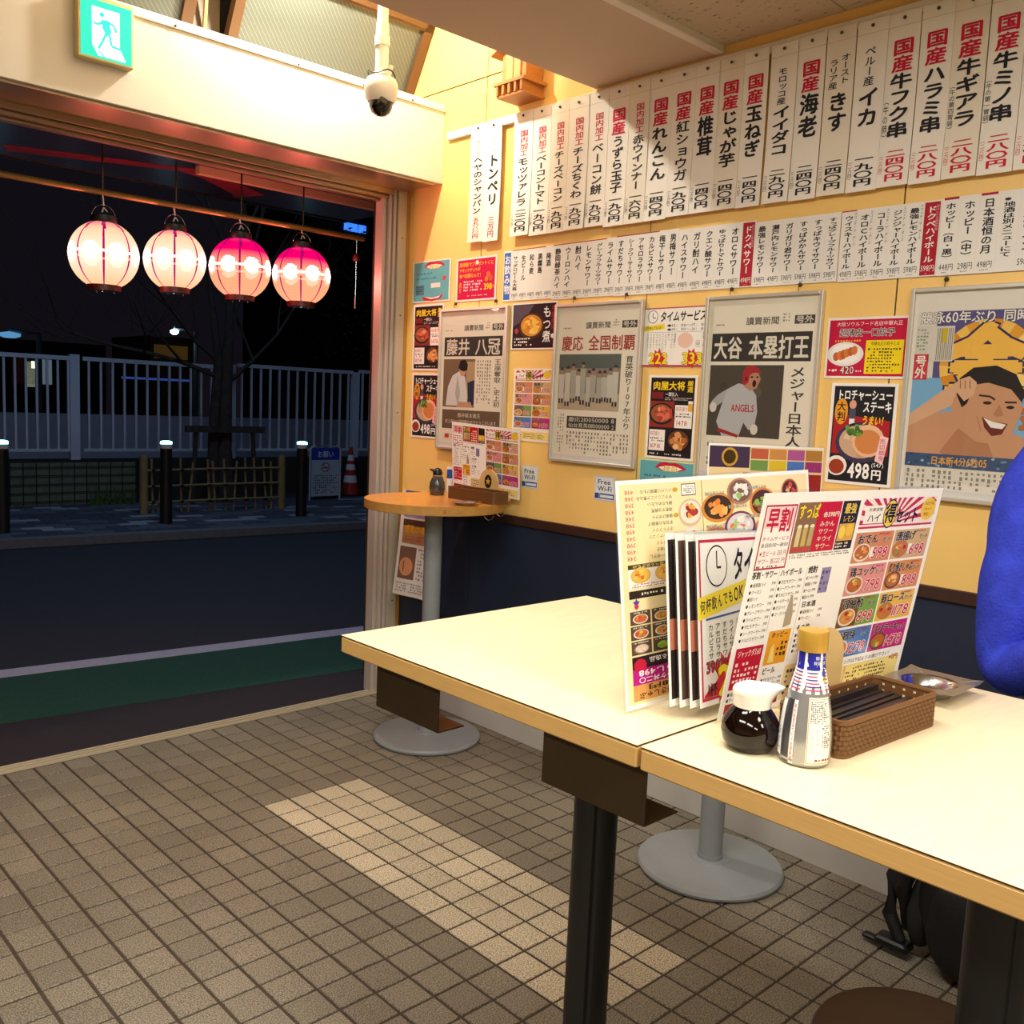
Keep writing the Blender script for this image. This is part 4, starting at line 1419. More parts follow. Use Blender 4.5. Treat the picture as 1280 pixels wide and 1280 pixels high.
def news_swimmer(p):
    # a colour sports front page, wider than the frame shows
    p.rect(0.03, 0.1, 0.97, 0.93, 'dcd6c8')
    p.rect(0.16, 0.1, 0.97, 0.62, '5a5488', 1.2)
    p.rect(0.03, 0.42, 0.97, 0.83, '7ab0d4', 1.3)
    p.ht('競泳60年ぶり 同時表彰台', 0.05, 0.1, 0.97, 0.16, 'f0ece2', 4, off=0.02, ol='282450')
    # big golden star
    cx, cy = 0.5, 0.36
    for k in range(24):
        a = k * PI / 12
        p.poly([(cx, cy), (cx + 0.3 * math.cos(a), cy + 0.22 * math.sin(a)), (cx + 0.3 * math.cos(a + 0.26), cy + 0.22 * math.sin(a + 0.26))], ('e2a030', 'f4d478', 'd89028', 'f0c45c')[k % 4], 2)
    p.ht('金', 0.24, 0.16, 0.74, 0.52, 'f0bc50', 2.6, off=0.06, ol='2c2c5c', ow=0.09)
    p.rect(0.12, 0.17, 0.28, 0.34, 'd8d2c4', 4.2)
    dens_news(p, 0.17, 0.18, 0.275, 0.335, 7)
    for k in range(9):
        p.rect(0.17 + 0.012 * k, 0.18, 0.176 + 0.012 * k, 0.335, '8a8678', 4.5)
    p.rect(0.2, 0.18, 0.235, 0.25, 'c8b430', 4.8)
    p.rect(0.03, 0.17, 0.115, 0.3, 'd4cebf', 4.2)
    p.fine(0.04, 0.18, 0.11, 0.29, 7, '7a8a80', 4.4)
    p.rect(0.03, 0.305, 0.125, 0.43, 'c8404c', 4.2)
    p.vt('号外', 0.04, 0.31, 0.115, 0.425, 'f2ece0', 4.6, off=0.03)
    p.vt('萩野', 0.78, 0.17, 0.97, 0.5, '4048a0', 4.6, off=0.03, ol='e8b0b8')
    p.vt('金', 0.72, 0.52, 0.85, 0.66, 'c06a2c', 4.6, off=0.04, ol='402010')
    # swimmer: shoulders, arm with fist, laughing face
    skin, skin2, skin3 = 'c99672', 'b57f5c', 'd8ab86'
    p.poly([(0.03, 0.83), (0.03, 0.66), (0.1, 0.6), (0.3, 0.58), (0.5, 0.66), (0.66, 0.66), (0.85, 0.72), (0.97, 0.8), (0.97, 0.86), (0.03, 0.84)], skin, 5)
    p.poly([(0.25, 0.78), (0.36, 0.66), (0.55, 0.72), (0.6, 0.8), (0.4, 0.83)], skin2, 5.2)
    p.poly([(0.03, 0.66), (0.03, 0.6), (0.24, 0.48), (0.36, 0.42), (0.42, 0.44), (0.44, 0.5), (0.36, 0.53), (0.18, 0.6)], skin3, 5.6)
    p.poly([(0.3, 0.56), (0.34, 0.46), (0.5, 0.42), (0.68, 0.46), (0.74, 0.55), (0.7, 0.66), (0.6, 0.73), (0.48, 0.72), (0.36, 0.66)], skin, 6)
    p.poly([(0.33, 0.5), (0.34, 0.42), (0.42, 0.37), (0.56, 0.36), (0.68, 0.4), (0.74, 0.48), (0.73, 0.53), (0.66, 0.47), (0.52, 0.44), (0.44, 0.45), (0.4, 0.54), (0.37, 0.56)], '241e1e', 7)
    p.poly([(0.32, 0.48), (0.33, 0.43), (0.4, 0.41), (0.45, 0.44), (0.44, 0.5), (0.38, 0.53)], skin3, 8)
    for k in range(3):
        p.line([(0.345 + 0.03 * k, 0.43), (0.35 + 0.03 * k, 0.47)], 0.004, '8a5c40', 8.5)
    p.line([(0.47, 0.5), (0.54, 0.505), (0.57, 0.52)], 0.009, '3a2a24', 7)
    p.line([(0.63, 0.53), (0.7, 0.53)], 0.009, '3a2a24', 7)
    p.ell(0.525, 0.535, 0.028, 0.008, '2a1e1c', 7, 10)
    p.ell(0.665, 0.553, 0.024, 0.008, '2a1e1c', 7, 10)
    p.poly([(0.6, 0.54), (0.63, 0.59), (0.59, 0.6), (0.565, 0.59)], skin2, 7)
    p.poly([(0.5, 0.6), (0.57, 0.62), (0.66, 0.63), (0.63, 0.68), (0.57, 0.69), (0.52, 0.65)], '6c2c28', 7)
    p.poly([(0.51, 0.605), (0.57, 0.622), (0.65, 0.633), (0.63, 0.655), (0.56, 0.65)], 'f2ece2', 7.5)
    p.line([(0.47, 0.6), (0.49, 0.64), (0.5, 0.67)], 0.005, skin2, 7)
    p.rect(0.03, 0.79, 0.97, 0.855, '3f5478', 9)
    for k in range(40):
        p.ell(random.uniform(0.04, 0.95), random.uniform(0.79, 0.85), 0.012, 0.006, random.choice(['6c8cb0', '2f4468', 'a0b4c8', '54688c']), 9.2 + 0.01 * k, 6)
    p.ht('日本新4分6秒05', 0.2, 0.8, 0.56, 0.845, 'e2a83a', 10, off=0.02)
    p.ht('瀬戸3位', 0.76, 0.8, 0.95, 0.845, 'e2a83a', 10, off=0.02)
    dens_news(p, 0.04, 0.87, 0.95, 0.96, 26)


def framed(px_tl, px_tr, zb, label, fn, W_=None):
    a, b_ = wall_at(*px_tl), wall_at(*px_tr)
    y0, y1, zt = a.y, b_.y, (a.z + b_.z) / 2
    if W_:
        y1 = y0 - W_
    t = thing('picture_frame', label, 'picture', (WX - 0.012, (y0 + y1) / 2, zb), group=None)
    fw, d = 0.012, 0.022
    for name, A, B in (('frame_side', (y1, zb), (y1 + fw, zt)), ('frame_side', (y0 - fw, zb), (y0, zt)), ('frame_rail', (y1 + fw, zt - fw), (y0 - fw, zt)), ('frame_rail', (y1 + fw, zb), (y0 - fw, zb + fw))):
        MB().bbox((WX - d, A[0], A[1]), (WX - 0.001, B[0], B[1]), 0.002).build(name, M_fr, t)
    pr = Print((WX - 0.010, y0 - fw * 0.8, zt - fw * 0.8), (0, (y1 - y0) + 1.6 * fw, 0), (0, 0, (zb - zt) + 1.6 * fw), base='e8e2d0' if fn is not news_swimmer else 'e6e0d4')
    pr.rect(0.0, 0.965, 1, 1, 'd8d6d2', 1)
    fn(pr)
    pr.build('newspaper', PAPER, t)
    a_, b2, c_, d_ = y1 + fw * 0.7, y0 - fw * 0.7, zb + fw * 0.7, zt - fw * 0.7
    MB().add([(WX - 0.018, b2, c_), (WX - 0.018, a_, c_), (WX - 0.018, a_, d_), (WX - 0.018, b2, d_)], [(0, 1, 2, 3)]).build('glazing', M_frameglass, t)
    for yy in (y0 - 0.09, y1 + 0.09):
        MB().lathe([(0.006, 0), (0.007, 0.006), (0.003, 0.012), (0.001, 0.014)], n=10, M=Matrix.Translation((WX, yy, zt + 0.022)) @ Matrix.Rotation(-PI / 2, 4, 'Y')).tube([(WX - 0.012, yy, zt + 0.02), (WX - 0.012, yy, zt - 0.004)], 0.0012, 5).build('hanger', M_pin, t)
    return t


framed((554, 388), (639, 381), 1.20, 'framed newspaper with a seated player in a pale robe, left of the four', news_shogi)
framed((698, 380.5), (808, 375), 1.196, 'framed newspaper with a baseball team lined up, red headline', news_team)
framed((887, 370), (1033.5, 365), 1.185, 'framed newspaper with a shouting baseball player in a red helmet', news_batter)
framed((1143, 362), (1300, 352), 1.196, 'framed colour newspaper with a laughing swimmer and a gold star', news_swimmer, W_=0.445)

# ------------------------------------------------------------------ little wooden shrine shelf, dome camera, exit sign
M_cedar = mat('cedar', 'c08040', 0.55, noise=0.12, nscale=12, stretch=(1, 1, 6))
SH = (WX, 0.02, 2.655)
sh = thing('shrine_shelf', 'small cedar household shrine shelf high on the yellow wall', 'shelf', SH)
x0, x1, y0, y1, z0 = WX - 0.13, WX - 0.001, -0.065, 0.11, 2.655
MB().box((x0, y0, z0), (x1, y1, z0 + 0.012)).build('base_board', M_cedar, sh)
MB().box((x0 + 0.012, y0 + 0.012, z0 - 0.045), (x1, y1 - 0.012, z0 - 0.037)).build('lower_board', M_cedar, sh)
for k in range(5):
    yy = y0 + 0.012 + k * 0.0345
    MB().box((x0 + 0.004, yy, z0 - 0.037), (x0 + 0.02, yy + 0.012, z0)).build('bracket', M_cedar, sh)
MB().box((x0 + 0.02, y1 - 0.03, z0 - 0.037), (x1, y1 - 0.018, z0)).box((x0 + 0.02, y0 + 0.018, z0 - 0.037), (x1, y0 + 0.03, z0)).build('side_bearer', M_cedar, sh)
MB().box((x0 + 0.03, y0 + 0.02, z0 + 0.012), (x1 - 0.006, y1 - 0.02, z0 + 0.13)).build('shrine_box', M_cedar, sh)
for k in range(2):
    MB().box((x0 + 0.022, y0 + 0.045 + 0.042 * k, z0 + 0.014), (x0 + 0.03, y0 + 0.082 + 0.042 * k, z0 + 0.115)).build('door', mat('cedar light', 'd49a58', 0.55), sh)
q = MB()
q.prism([(x0 - 0.0, y0 - 0.02, z0 + 0.13), (x0 + 0.0, (y0 + y1) / 2, z0 + 0.185), (x0, y1 + 0.02, z0 + 0.13), (x0, y1 + 0.02, z0 + 0.118), (x0, (y0 + y1) / 2, z0 + 0.17), (x0, y0 - 0.02, z0 + 0.118)], (0.125, 0, 0))
q.build('roof', M_cedar, sh)

DX, DY = 0.555, 0.2
dc = thing('dome_camera', 'white dome security camera on a ceiling pole', 'security camera', (DX, DY, 2.45))
MB().lathe([(0.024, 2.60), (0.024, 2.78), (0.020, 2.78), (0.020, 3.6)], (DX, DY, 0), 20).build('pole', M_white, dc, smooth=True)
MB().lathe([(0.028, 2.70), (0.028, 2.735)], (DX, DY, 0), 20).build('collar', M_white, dc, smooth=True)
MB().lathe([(0.03, 2.592), (0.052, 2.585), (0.060, 2.57), (0.062, 2.545), (0.057, 2.515), (0.048, 2.500)], (DX, DY, 0), 32).build('housing', mat('camera white', 'e8e4dc', 0.4), dc, smooth=True)
MB().lathe([(0.045, 2.502), (0.043, 2.485), (0.034, 2.466), (0.018, 2.455), (0.001, 2.452)], (DX, DY, 0), 32).build('dome', mat('smoked dome', '14100e', 0.06, spec=0.8), dc, smooth=True)
MB().lathe([(0.016, 0), (0.016, 0.02), (0.010, 0.022)], n=16, M=RM((DX - 0.02, DY - 0.03, 2.49), rx=1.2)).build('lens', M_black, dc, smooth=True)
MB().tube([(DX + 0.028, DY, 2.59), (DX + 0.035, DY - 0.01, 2.64)], 0.009, 8).build('antenna', M_white, dc)
pts = [(DX + 0.05 * math.cos(a), DY + 0.05 * math.sin(a), 2.6 + 0.008 * math.sin(3 * a)) for a in [k * 0.35 for k in range(30)]]
MB().tube(pts, 0.003, 6).build('cable', M_black, dc)

ex0, ex1, ez0, ez1, ey = -0.402, -0.236, 2.492, 2.672, 0.53
es = thing('exit_sign', 'green emergency exit sign box with a running figure on the header', 'sign', ((ex0 + ex1) / 2, 0.57, ez0))
MB().bbox((ex0 - 0.008, ey, ez0 - 0.008), (ex1 + 0.008, 0.57, ez1 + 0.014), 0.003).build('housing', mat('ivory plastic', 'd8c890', 0.5), es)
M_exit = attr_mat('lit exit panel', 0.4, emission=1.1)
pr = Print((ex0, ey - 0.001, ez1), (ex1 - ex0, 0, 0), (0, 0, ez0 - ez1), base='0aa888')
gn, wh = '16c296', 'f0fff6'
pr.poly([(0.22, 0.12), (0.76, 0.12), (0.76, 0.74), (0.88, 0.96), (0.34, 0.96), (0.22, 0.78)], wh)
pr.ell(0.41, 0.23, 0.05, 0.045, gn, 2, 14)
pr.poly([(0.4, 0.32), (0.54, 0.3), (0.6, 0.5), (0.5, 0.6), (0.42, 0.46)], gn, 2)
for a in ([(0.44, 0.34), (0.34, 0.42), (0.24, 0.4)], [(0.53, 0.33), (0.64, 0.37), (0.7, 0.48)], [(0.5, 0.52), (0.42, 0.7), (0.34, 0.84)], [(0.55, 0.5), (0.6, 0.74), (0.8, 0.76)]):
    pr.line(a, 0.045, gn, 2.2)
pr.line([(0.34, 0.88), (0.46, 0.96)], 0.03, gn, 2)
pr.build('sign_face', M_exit, es)

# ------------------------------------------------------------------ tables


def disc_base(t, X, Y, R_=0.225):
    MB().lathe([(R_ - 0.012, 0.0), (R_ - 0.002, 0.006), (R_, 0.014), (R_ - 0.006, 0.022), (R_ - 0.02, 0.026), (0.06, 0.034), (0.05, 0.036)], (X, Y, 0), 64).build('base', M_grey, t, smooth=30)
    MB().lathe([(0.062, 0.033), (0.060, 0.036), (0.040, 0.038), (0.0395, 0.05)], (X, Y, 0), 32).build('collar', M_grey, t, smooth=True)
    MB().lathe([(0.037, 0.036), (0.037, 0.985)], (X, Y, 0), 32).build('column', M_grey, t, smooth=40)


TZ = 1.012
for k, (X, Y, lab) in enumerate(((0.865, 0.19, 'round honey-wood high table beside the open shopfront'), (0.865, -1.24, 'round high table on a grey disc base behind the standing menus'))):
    t = thing('round_table', lab, 'table', (X, Y, 0))
    disc_base(t, X, Y)
    R_ = 0.286
    MB().lathe([(R_, TZ - 0.0007), (R_, TZ)], (X, Y, 0), 72).build('tabletop', M_orangewood, t, smooth=30)
    MB().lathe([(R_ - 0.002, TZ - 0.036), (R_, TZ - 0.034), (R_, TZ - 0.002), (R_ - 0.001, TZ - 0.0008)], (X, Y, 0), 72).build('rim', M_rim, t, smooth=30)
    MB().box((X - 0.11, Y - 0.11, TZ - 0.046), (X + 0.11, Y + 0.11, TZ - 0.036)).build('mount_plate', M_grey, t)
    for a in (-0.75, -1.35):
        hxx, hy = X + (R_ - 0.03) * math.cos(a), Y + (R_ - 0.03) * math.sin(a)
        MB().tube([(hxx, hy, TZ - 0.036), (hxx, hy, TZ - 0.05), (hxx + 0.012, hy - 0.008, TZ - 0.06), (hxx + 0.026, hy - 0.014, TZ - 0.055), (hxx + 0.032, hy - 0.016, TZ - 0.045)], 0.0022, 6).build('bag_hook', M_chrome, t)
    if k == 0:
        # hand-written number on the rim facing the room
        a = -2.1
        pr = Print((X + (R_ + 0.0007) * math.cos(a - 0.06), Y + (R_ + 0.0007) * math.sin(a - 0.06), TZ - 0.008), (0.034 * -math.sin(a), 0.034 * math.cos(a), 0), (0, 0, -0.022), base='c08e46', thick=0.0002)
        pr.ht('B', 0.3, 0.1, 0.7, 0.9, 'b8502c')
        pr.build('marking', PAPER, t)['label'] = 'red handwritten mark on the rim'

TT = 0.96


def tabletop_table(x0, y0, x1, y1, cx, cy, label, panels):
    t = thing('dining_table', label, 'table', (cx, cy, 0))
    th = 0.034
    MB().bbox((x0, y0, TT - 0.0012), (x1, y1, TT), 0.0004).build('tabletop', M_wood, t)
    MB().bbox((x0 + 0.0006, y0 + 0.0006, TT - 0.0032), (x1 - 0.0006, y1 - 0.0006, TT - 0.0012), 0.0003).build('seam_line', mat('dark laminate seam', '4a3418', 0.6), t)
    MB().bbox((x0, y0, TT - th), (x1, y1, TT - 0.0032), 0.0025).build('edge_band', M_edge, t)
    # oval section column with a shallow groove
    q = MB()
    prof = []
    for j in range(40):
        a = 2 * PI * j / 40
        r = 0.043
        if abs(a - 1.25 * PI) < 0.1:
            r -= 0.004
        prof.append((cx + r * math.cos(a), cy + r * math.sin(a)))
    q.rings([[(p[0], p[1], z) for p in prof] for z in (0.02, TT - th)])
    q.build('column', M_black, t, smooth=40)
    MB().bbox((cx - 0.30, cy - 0.03, 0), (cx + 0.30, cy + 0.03, 0.03), 0.006).build('foot_bar', M_black, t)
    MB().lathe([(0.055, 0.028), (0.055, 0.034), (0.045, 0.036)], (cx, cy, 0), 32).build('collar', M_black, t, smooth=30)
    MB().box((cx - 0.2, cy - 0.03, TT - th - 0.02), (cx + 0.2, cy + 0.03, TT - th)).build('bearer', M_black, t)
    for (a, b_) in panels:
        xx = x0 + 0.022
        o = MB().box((xx, a, TT - th - 0.085), (xx + 0.002, b_, TT - th)).box((xx, a, TT - th - 0.087), (xx + 0.06, b_, TT - th - 0.085)).build('bracket_panel', M_bronze, t)
        MB().box((xx + 0.003, a + 0.001, TT - th - 0.0852), (xx + 0.059, b_ - 0.001, TT - th - 0.0842)).build('tray_lining', M_copper, o)
    return t


TX0, TX1 = -0.565, 0.134
tabletop_table(TX0, -2.050, TX1, -1.320, -0.215, -1.685, 'square birch-topped high table farther from the camera', [(-1.595, -1.41)])
tabletop_table(TX0, -2.790, TX1, -2.056, -0.235, -2.423, 'square birch-topped high table nearest the camera', [])
br_o = thing('joining_bracket', 'bronze sheet steel bracket joining the two birch tables underneath', 'bracket', (TX0 + 0.022, -1.95, TT - 0.12))
MB().box((TX0 + 0.022, -2.143 + 0.09, TT - 0.121), (TX0 + 0.024, -1.851, TT - 0.034)).box((TX0 + 0.022, -2.053, TT - 0.123), (TX0 + 0.10, -1.851, TT - 0.121)).build('sheet', M_bronze, br_o)

# ------------------------------------------------------------------ stool, backpack
t = thing('stool', 'low round stool with dark brown seat under the nearest table', 'stool', (-0.058, -2.27, 0))
MB().lathe([(0.150, 0.372), (0.168, 0.378), (0.171, 0.390), (0.166, 0.398), (0.14, 0.401), (0.001, 0.402)], (-0.058, -2.27, 0), 56).build('seat', M_darkbrown, t, smooth=35)
MB().lathe([(0.14, 0.355), (0.14, 0.373)], (-0.058, -2.27, 0), 32).build('seat_ring', M_black, t)
for k in range(4):
    a = PI / 4 + k * PI / 2
    ca, sa = math.cos(a), math.sin(a)
    MB().tube([(-0.058 + 0.11 * ca, -2.27 + 0.11 * sa, 0.36), (-0.058 + 0.125 * ca, -2.27 + 0.125 * sa, 0.0)], 0.010, 10).build('leg', M_black, t)
MB().tube([(-0.058 + 0.128 * math.cos(a), -2.27 + 0.128 * math.sin(a), 0.16) for a in [k * PI / 16 for k in range(33)]], 0.007, 8).build('foot_ring', M_black, t)

M_bag = mat('black nylon', '101012', 0.65, noise=0.2, nscale=40, bump=0.6, bscale=70)
t = thing('backpack', 'black fabric backpack slumped on the tiled floor against the wall', 'backpack', (0.90, -2.0, 0))


def blob(c, r, seed, n=20, m=14, sq=3.0):
    rd = random.Random(seed)
    ph = [rd.uniform(0, 6) for _ in range(4)]
    rings = []
    for i in range(m + 1):
        th = PI * i / m
        z = -math.cos(th)
        row = []
        for j in range(n):
            a = 2 * PI * j / n
            s_ = max(math.sin(th), 0.02)
            e = 2 / sq
            x = math.copysign(abs(math.cos(a)) ** e, math.cos(a)) * s_ ** 0.6
            y = math.copysign(abs(math.sin(a)) ** e, math.sin(a)) * s_ ** 0.6
            k = 1 + 0.05 * math.sin(3 * a + ph[0] + 2 * z) + 0.04 * math.sin(5 * z + 2 * a + ph[1])
            row.append((c[0] + r[0] * x * k, c[1] + r[1] * y * k, c[2] + r[2] * z))
        rings.append(row)
    return rings


BX, BY = 0.93, -2.02
MB().rings(blob((BX, BY, 0.205), (0.10, 0.145, 0.20), 1)).build('body', M_bag, t, smooth=60)
MB().rings(blob((BX - 0.09, BY - 0.01, 0.15), (0.05, 0.11, 0.13), 2)).build('pocket', M_bag, t, smooth=60)
MB().rings(blob((BX - 0.02, BY + 0.135, 0.13), (0.06, 0.03, 0.10), 3)).build('side_pocket', mat('black mesh', '1c1c1e', 0.7, bump=1.0, bscale=400), t, smooth=60)
for s, pts in enumerate(([(BX - 0.03, BY + 0.10, 0.34), (BX - 0.03, BY + 0.17, 0.30), (BX - 0.05, BY + 0.205, 0.2), (BX - 0.06, BY + 0.21, 0.1), (BX - 0.07, BY + 0.17, 0.04)], [(BX - 0.02, BY + 0.06, 0.38), (BX - 0.05, BY + 0.15, 0.33), (BX - 0.07, BY + 0.18, 0.2), (BX - 0.05, BY + 0.16, 0.08)])):
    MB().tube(pts, [0.024, 0.03, 0.027, 0.02, 0.016][:len(pts)], 8).build('strap', M_bag, t, smooth=60)
MB().bbox((BX - 0.10, BY + 0.14, 0.02), (BX - 0.05, BY + 0.23, 0.045), 0.006).bbox((BX - 0.085, BY + 0.22, 0.012), (BX - 0.06, BY + 0.27, 0.026), 0.004).build('buckle', M_black, t)

# ------------------------------------------------------------------ things on the tables


def V3(*a):
    return Vector(a)


# large menu sheet at the back, printed upside down on this side
def back_menu(p):
    p.rect(0.012, 0.018, 0.988, 0.982, 'f3e0ac', 1)
    p.rect(0.0, 0.0, 0.012, 1, 'f8f6f0', 1)
    p.rect(0.395, 0.02, 0.398, 0.98, '8c7c50', 2)
    bowls = [(0.595, 0.085, 0.07, 0.065, 'b08060', '7a5c48', ['d8d8c8', '98b868', 'e8e4d8']), (0.475, 0.155, 0.085, 0.07, 'd88a34', '3c281c', ['e89848', 'e07c30', 'f0b060']), (0.72, 0.15, 0.075, 0.075, 'd88a34', '54301c', ['8cb848', 'a8603c', '6a9438']), (0.59, 0.255, 0.085, 0.075, '6c3c58', 'd8ccd0', ['e8e4dc', 'e07848', 'a8c070']), (0.46, 0.30, 0.07, 0.06, 'd88a34', 'b87858', ['e8c090', 'd8805c']), (0.73, 0.285, 0.07, 0.06, 'd88a34', 'a87850', ['d8b080', 'e8d0a8']), (0.88, 0.10, 0.05, 0.06, 'b86a3c', '54301c', ['e8b080', 'd05038']), (0.88, 0.25, 0.06, 0.06, 'd88a34', '54301c', ['e8b080', '8cb848'])]
    for a, b_, r1, r2, rc, inn, cc in bowls:
        p.food(a, b_, r1, r2, rc, inn, cc, 2, 12)
    p.food(0.335, 0.165, 0.058, 0.065, 'd0b898', 'e8dcc8', ['b03034', '902828', 'e8a040'], 2, 12)
    p.food(0.335, 0.29, 0.062, 0.06, 'e8dcc8', 'f0e8dc', ['e07040', 'd8603c', 'e89060'], 2, 12)
    # rotate what follows: lettering stands on its head
    p.rot = True
    fl = lambda u0, v0, u1, v1: (1 - u1, 1 - v1, 1 - u0, 1 - v0)
    for k in range(11):
        a, b_, c, d = fl(0.09, 0.045 + 0.029 * k, 0.25, 0.064 + 0.029 * k)
        t_ = ('パリパリ唐揚げもち', '牛すじニンニク煮込み', '鶏もちめんたい', '海老マヨ焼売', '唐揚げポテト', '手羽先の唐揚げ', 'ポテトフライ', 'チキンナンコツ', 'アジフライ', 'とん平焼き', 'イカの一夜干し')[k]
        p.ht(t_, a, b_, a + 0.0165 * len(t_), d, '40382c')
        a, b_, c, d = fl(0.03, 0.045 + 0.029 * k, 0.075, 0.064 + 0.029 * k)
        p.ht(('498', '348', '398')[k % 3], a, b_, c - 0.005, d, 'c05060')
    for k in (0, 4, 7, 8):
        a, b_, c, d = fl(0.255, 0.045 + 0.029 * k, 0.275, 0.064 + 0.029 * k)
        p.ell((a + c) / 2, (b_ + d) / 2, 0.013, 0.010, 'c8a020', 2, 10)
    a, b_, c, d = fl(0.295, 0.03, 0.365, 0.085)
    p.rect(a, b_, c, d, 'f4f0e4', 2)
    p.frame(a, b_, c, d, 0.004, '404040', 2.5)
    p.fine(a + 0.01, b_ + 0.01, c - 0.01, d - 0.01, 4, '504838', 3)
    for (u, v) in ((0.41, 0.075), (0.53, 0.145), (0.64, 0.06), (0.62, 0.20), (0.78, 0.18), (0.41, 0.23)):
        a, b_, c, d = fl(u, v, u + 0.1, v + 0.02)
        p.ht('せせり焼き398', a, b_, c, d, '302820', 6, ol='f6ecd0')
    a, b_, c, d = fl(0.035, 0.37, 0.30, 0.39)
    p.rect(a, b_, c, d, '4a3c1c', 2)
    p.ht('お好みで選べる焼きもの', a + 0.02, b_ + 0.002, c - 0.02, d - 0.002, 'e8d890', 3)
    p.rot = False
    p.rect(0.035, 0.39, 0.30, 0.475, 'f4f0e6', 2)
    for k in range(2):
        p.food(0.09 + 0.11 * k, 0.42, 0.045, 0.036, 'e0b060', 'e8b850', ['d89838', 'c87828', 'f0c868'], 3, 8)
    p.fine(0.05, 0.455, 0.29, 0.475, 2, 'a04858', 3)
    p.rect(0.035, 0.485, 0.30, 0.52, '302420', 2)
    p.circ(0.23, 0.502, 0.014, 'a82838', 3)
    p.fine(0.09, 0.493, 0.19, 0.512, 1, 'f0e8d8', 3)
    p.star(0.065, 0.54, 0.024, 0.012, 5, '5848a0', 3)
    p.circ(0.065, 0.555, 0.012, 'c83c50', 4)
    for r in range(3):
        for c_ in range(2):
            x, y = 0.035 + 0.097 * c_, 0.575 + 0.066 * r
            p.rect(x, y, x + 0.09, y + 0.06, '5c4838', 2)
            if r < 2:
                p.food(x + 0.045, y + 0.035, 0.034, 0.021, ('e8dcc8', 'f0e8d4')[c_], ('c8683c', 'e0a050')[c_], ['d04838', 'e8b060', '98a048', 'c87838'], 3, 9)
            else:
                p.food(x + 0.045, y + 0.035, 0.034, 0.021, ('8a8078', '3c3c34')[c_], ('e4c8b0', '8aac38')[c_], (['f0dccc', 'dcc0a8'], ['a8c850', '6c9430'])[c_], 3, 9)
            p.fine(x + 0.01, y + 0.003, x + 0.08, y + 0.012, 1, 'f4ecd8', 5)
    p.rect(0.035, 0.775, 0.30, 0.83, '2c2022', 2)
    p.ell(0.07, 0.815, 0.028, 0.03, 'c02040', 3, 14)
    p.rect(0.035, 0.83, 0.30, 0.90, 'bc1c88', 2)
    p.rect(0.035, 0.90, 0.30, 0.97, 'd89c58', 2)
    p.rot = True
    for u0, v0, u1, v1, t_, c_ in ((0.11, 0.785, 0.28, 0.81, '心に残る逸品', 'f4ecec'), (0.06, 0.835, 0.28, 0.865, '肉めし498', 'f8f0f4'), (0.06, 0.868, 0.28, 0.895, '鶏ユッケ丼二〇', 'f8f0f4'), (0.1, 0.905, 0.26, 0.93, '898円', '2c1c10'), (0.06, 0.935, 0.28, 0.965, '炙り焼きしゃぶ', '2c1c10')):
        a, b_, c, d = fl(u0, v0, u1, v1)
        p.ht(t_, a, b_, c, d, c_, 4, off=0.02)
    p.rot = False
    p.rect(0.5, 0.47, 0.98, 0.95, 'e8c890', 1.6)


MENU_B = dict(O=V3(-0.4854, -1.9174, 1.3078), U=V3(0.4885, -0.0369, 0.0120), V=V3(0.0053, -0.0421, -0.3424))
MENU_F = dict(O=V3(-0.4114, -2.1247, 1.3074), U=V3(0.4839, -0.0441, -0.0030), V=V3(0.0001, 0.0514, -0.3392))


def sleeve(t, pr, grow=0.012, name='laminate', ):
    """clear laminate margin round a sheet"""
    g = grow
    u, v = pr.U.normalized() * g, pr.V.normalized() * g
    O = pr.O - u - v
    pts = [O, O + pr.U + 2 * u, O + pr.U + pr.V + 2 * u + 2 * v, O + pr.V + 2 * v]
    q = MB().prism([p - pr.N * 0.0014 for p in pts], pr.N * 0.0006)
    return q.build(name, M_clear, t)


def menu(d, label, fn, base='f8f6f0', grow=0.004, thick=0.0008):
    O, U, Vv = d['O'], d['U'], d['V']
    t = thing('menu', label, 'menu', O + U / 2 + Vv)
    pr = Print(O, U, Vv, base=base, thick=thick)
    fn(pr)
    ps = pr.build('printed_sheet', LAMI, t)
    sleeve(ps, pr, grow)
    return t


menu(MENU_B, 'large cream laminated food menu with upside-down lettering, rearmost on the table', back_menu)


def front_menu(p):
    p.rect(0.0, 0.0, 1, 1, 'f7f5ef', 0.5)
    menu_sheet(p, True)


menu(MENU_F, 'large laminated menu with early-bird deals and eight value sets, foremost on the table', front_menu)


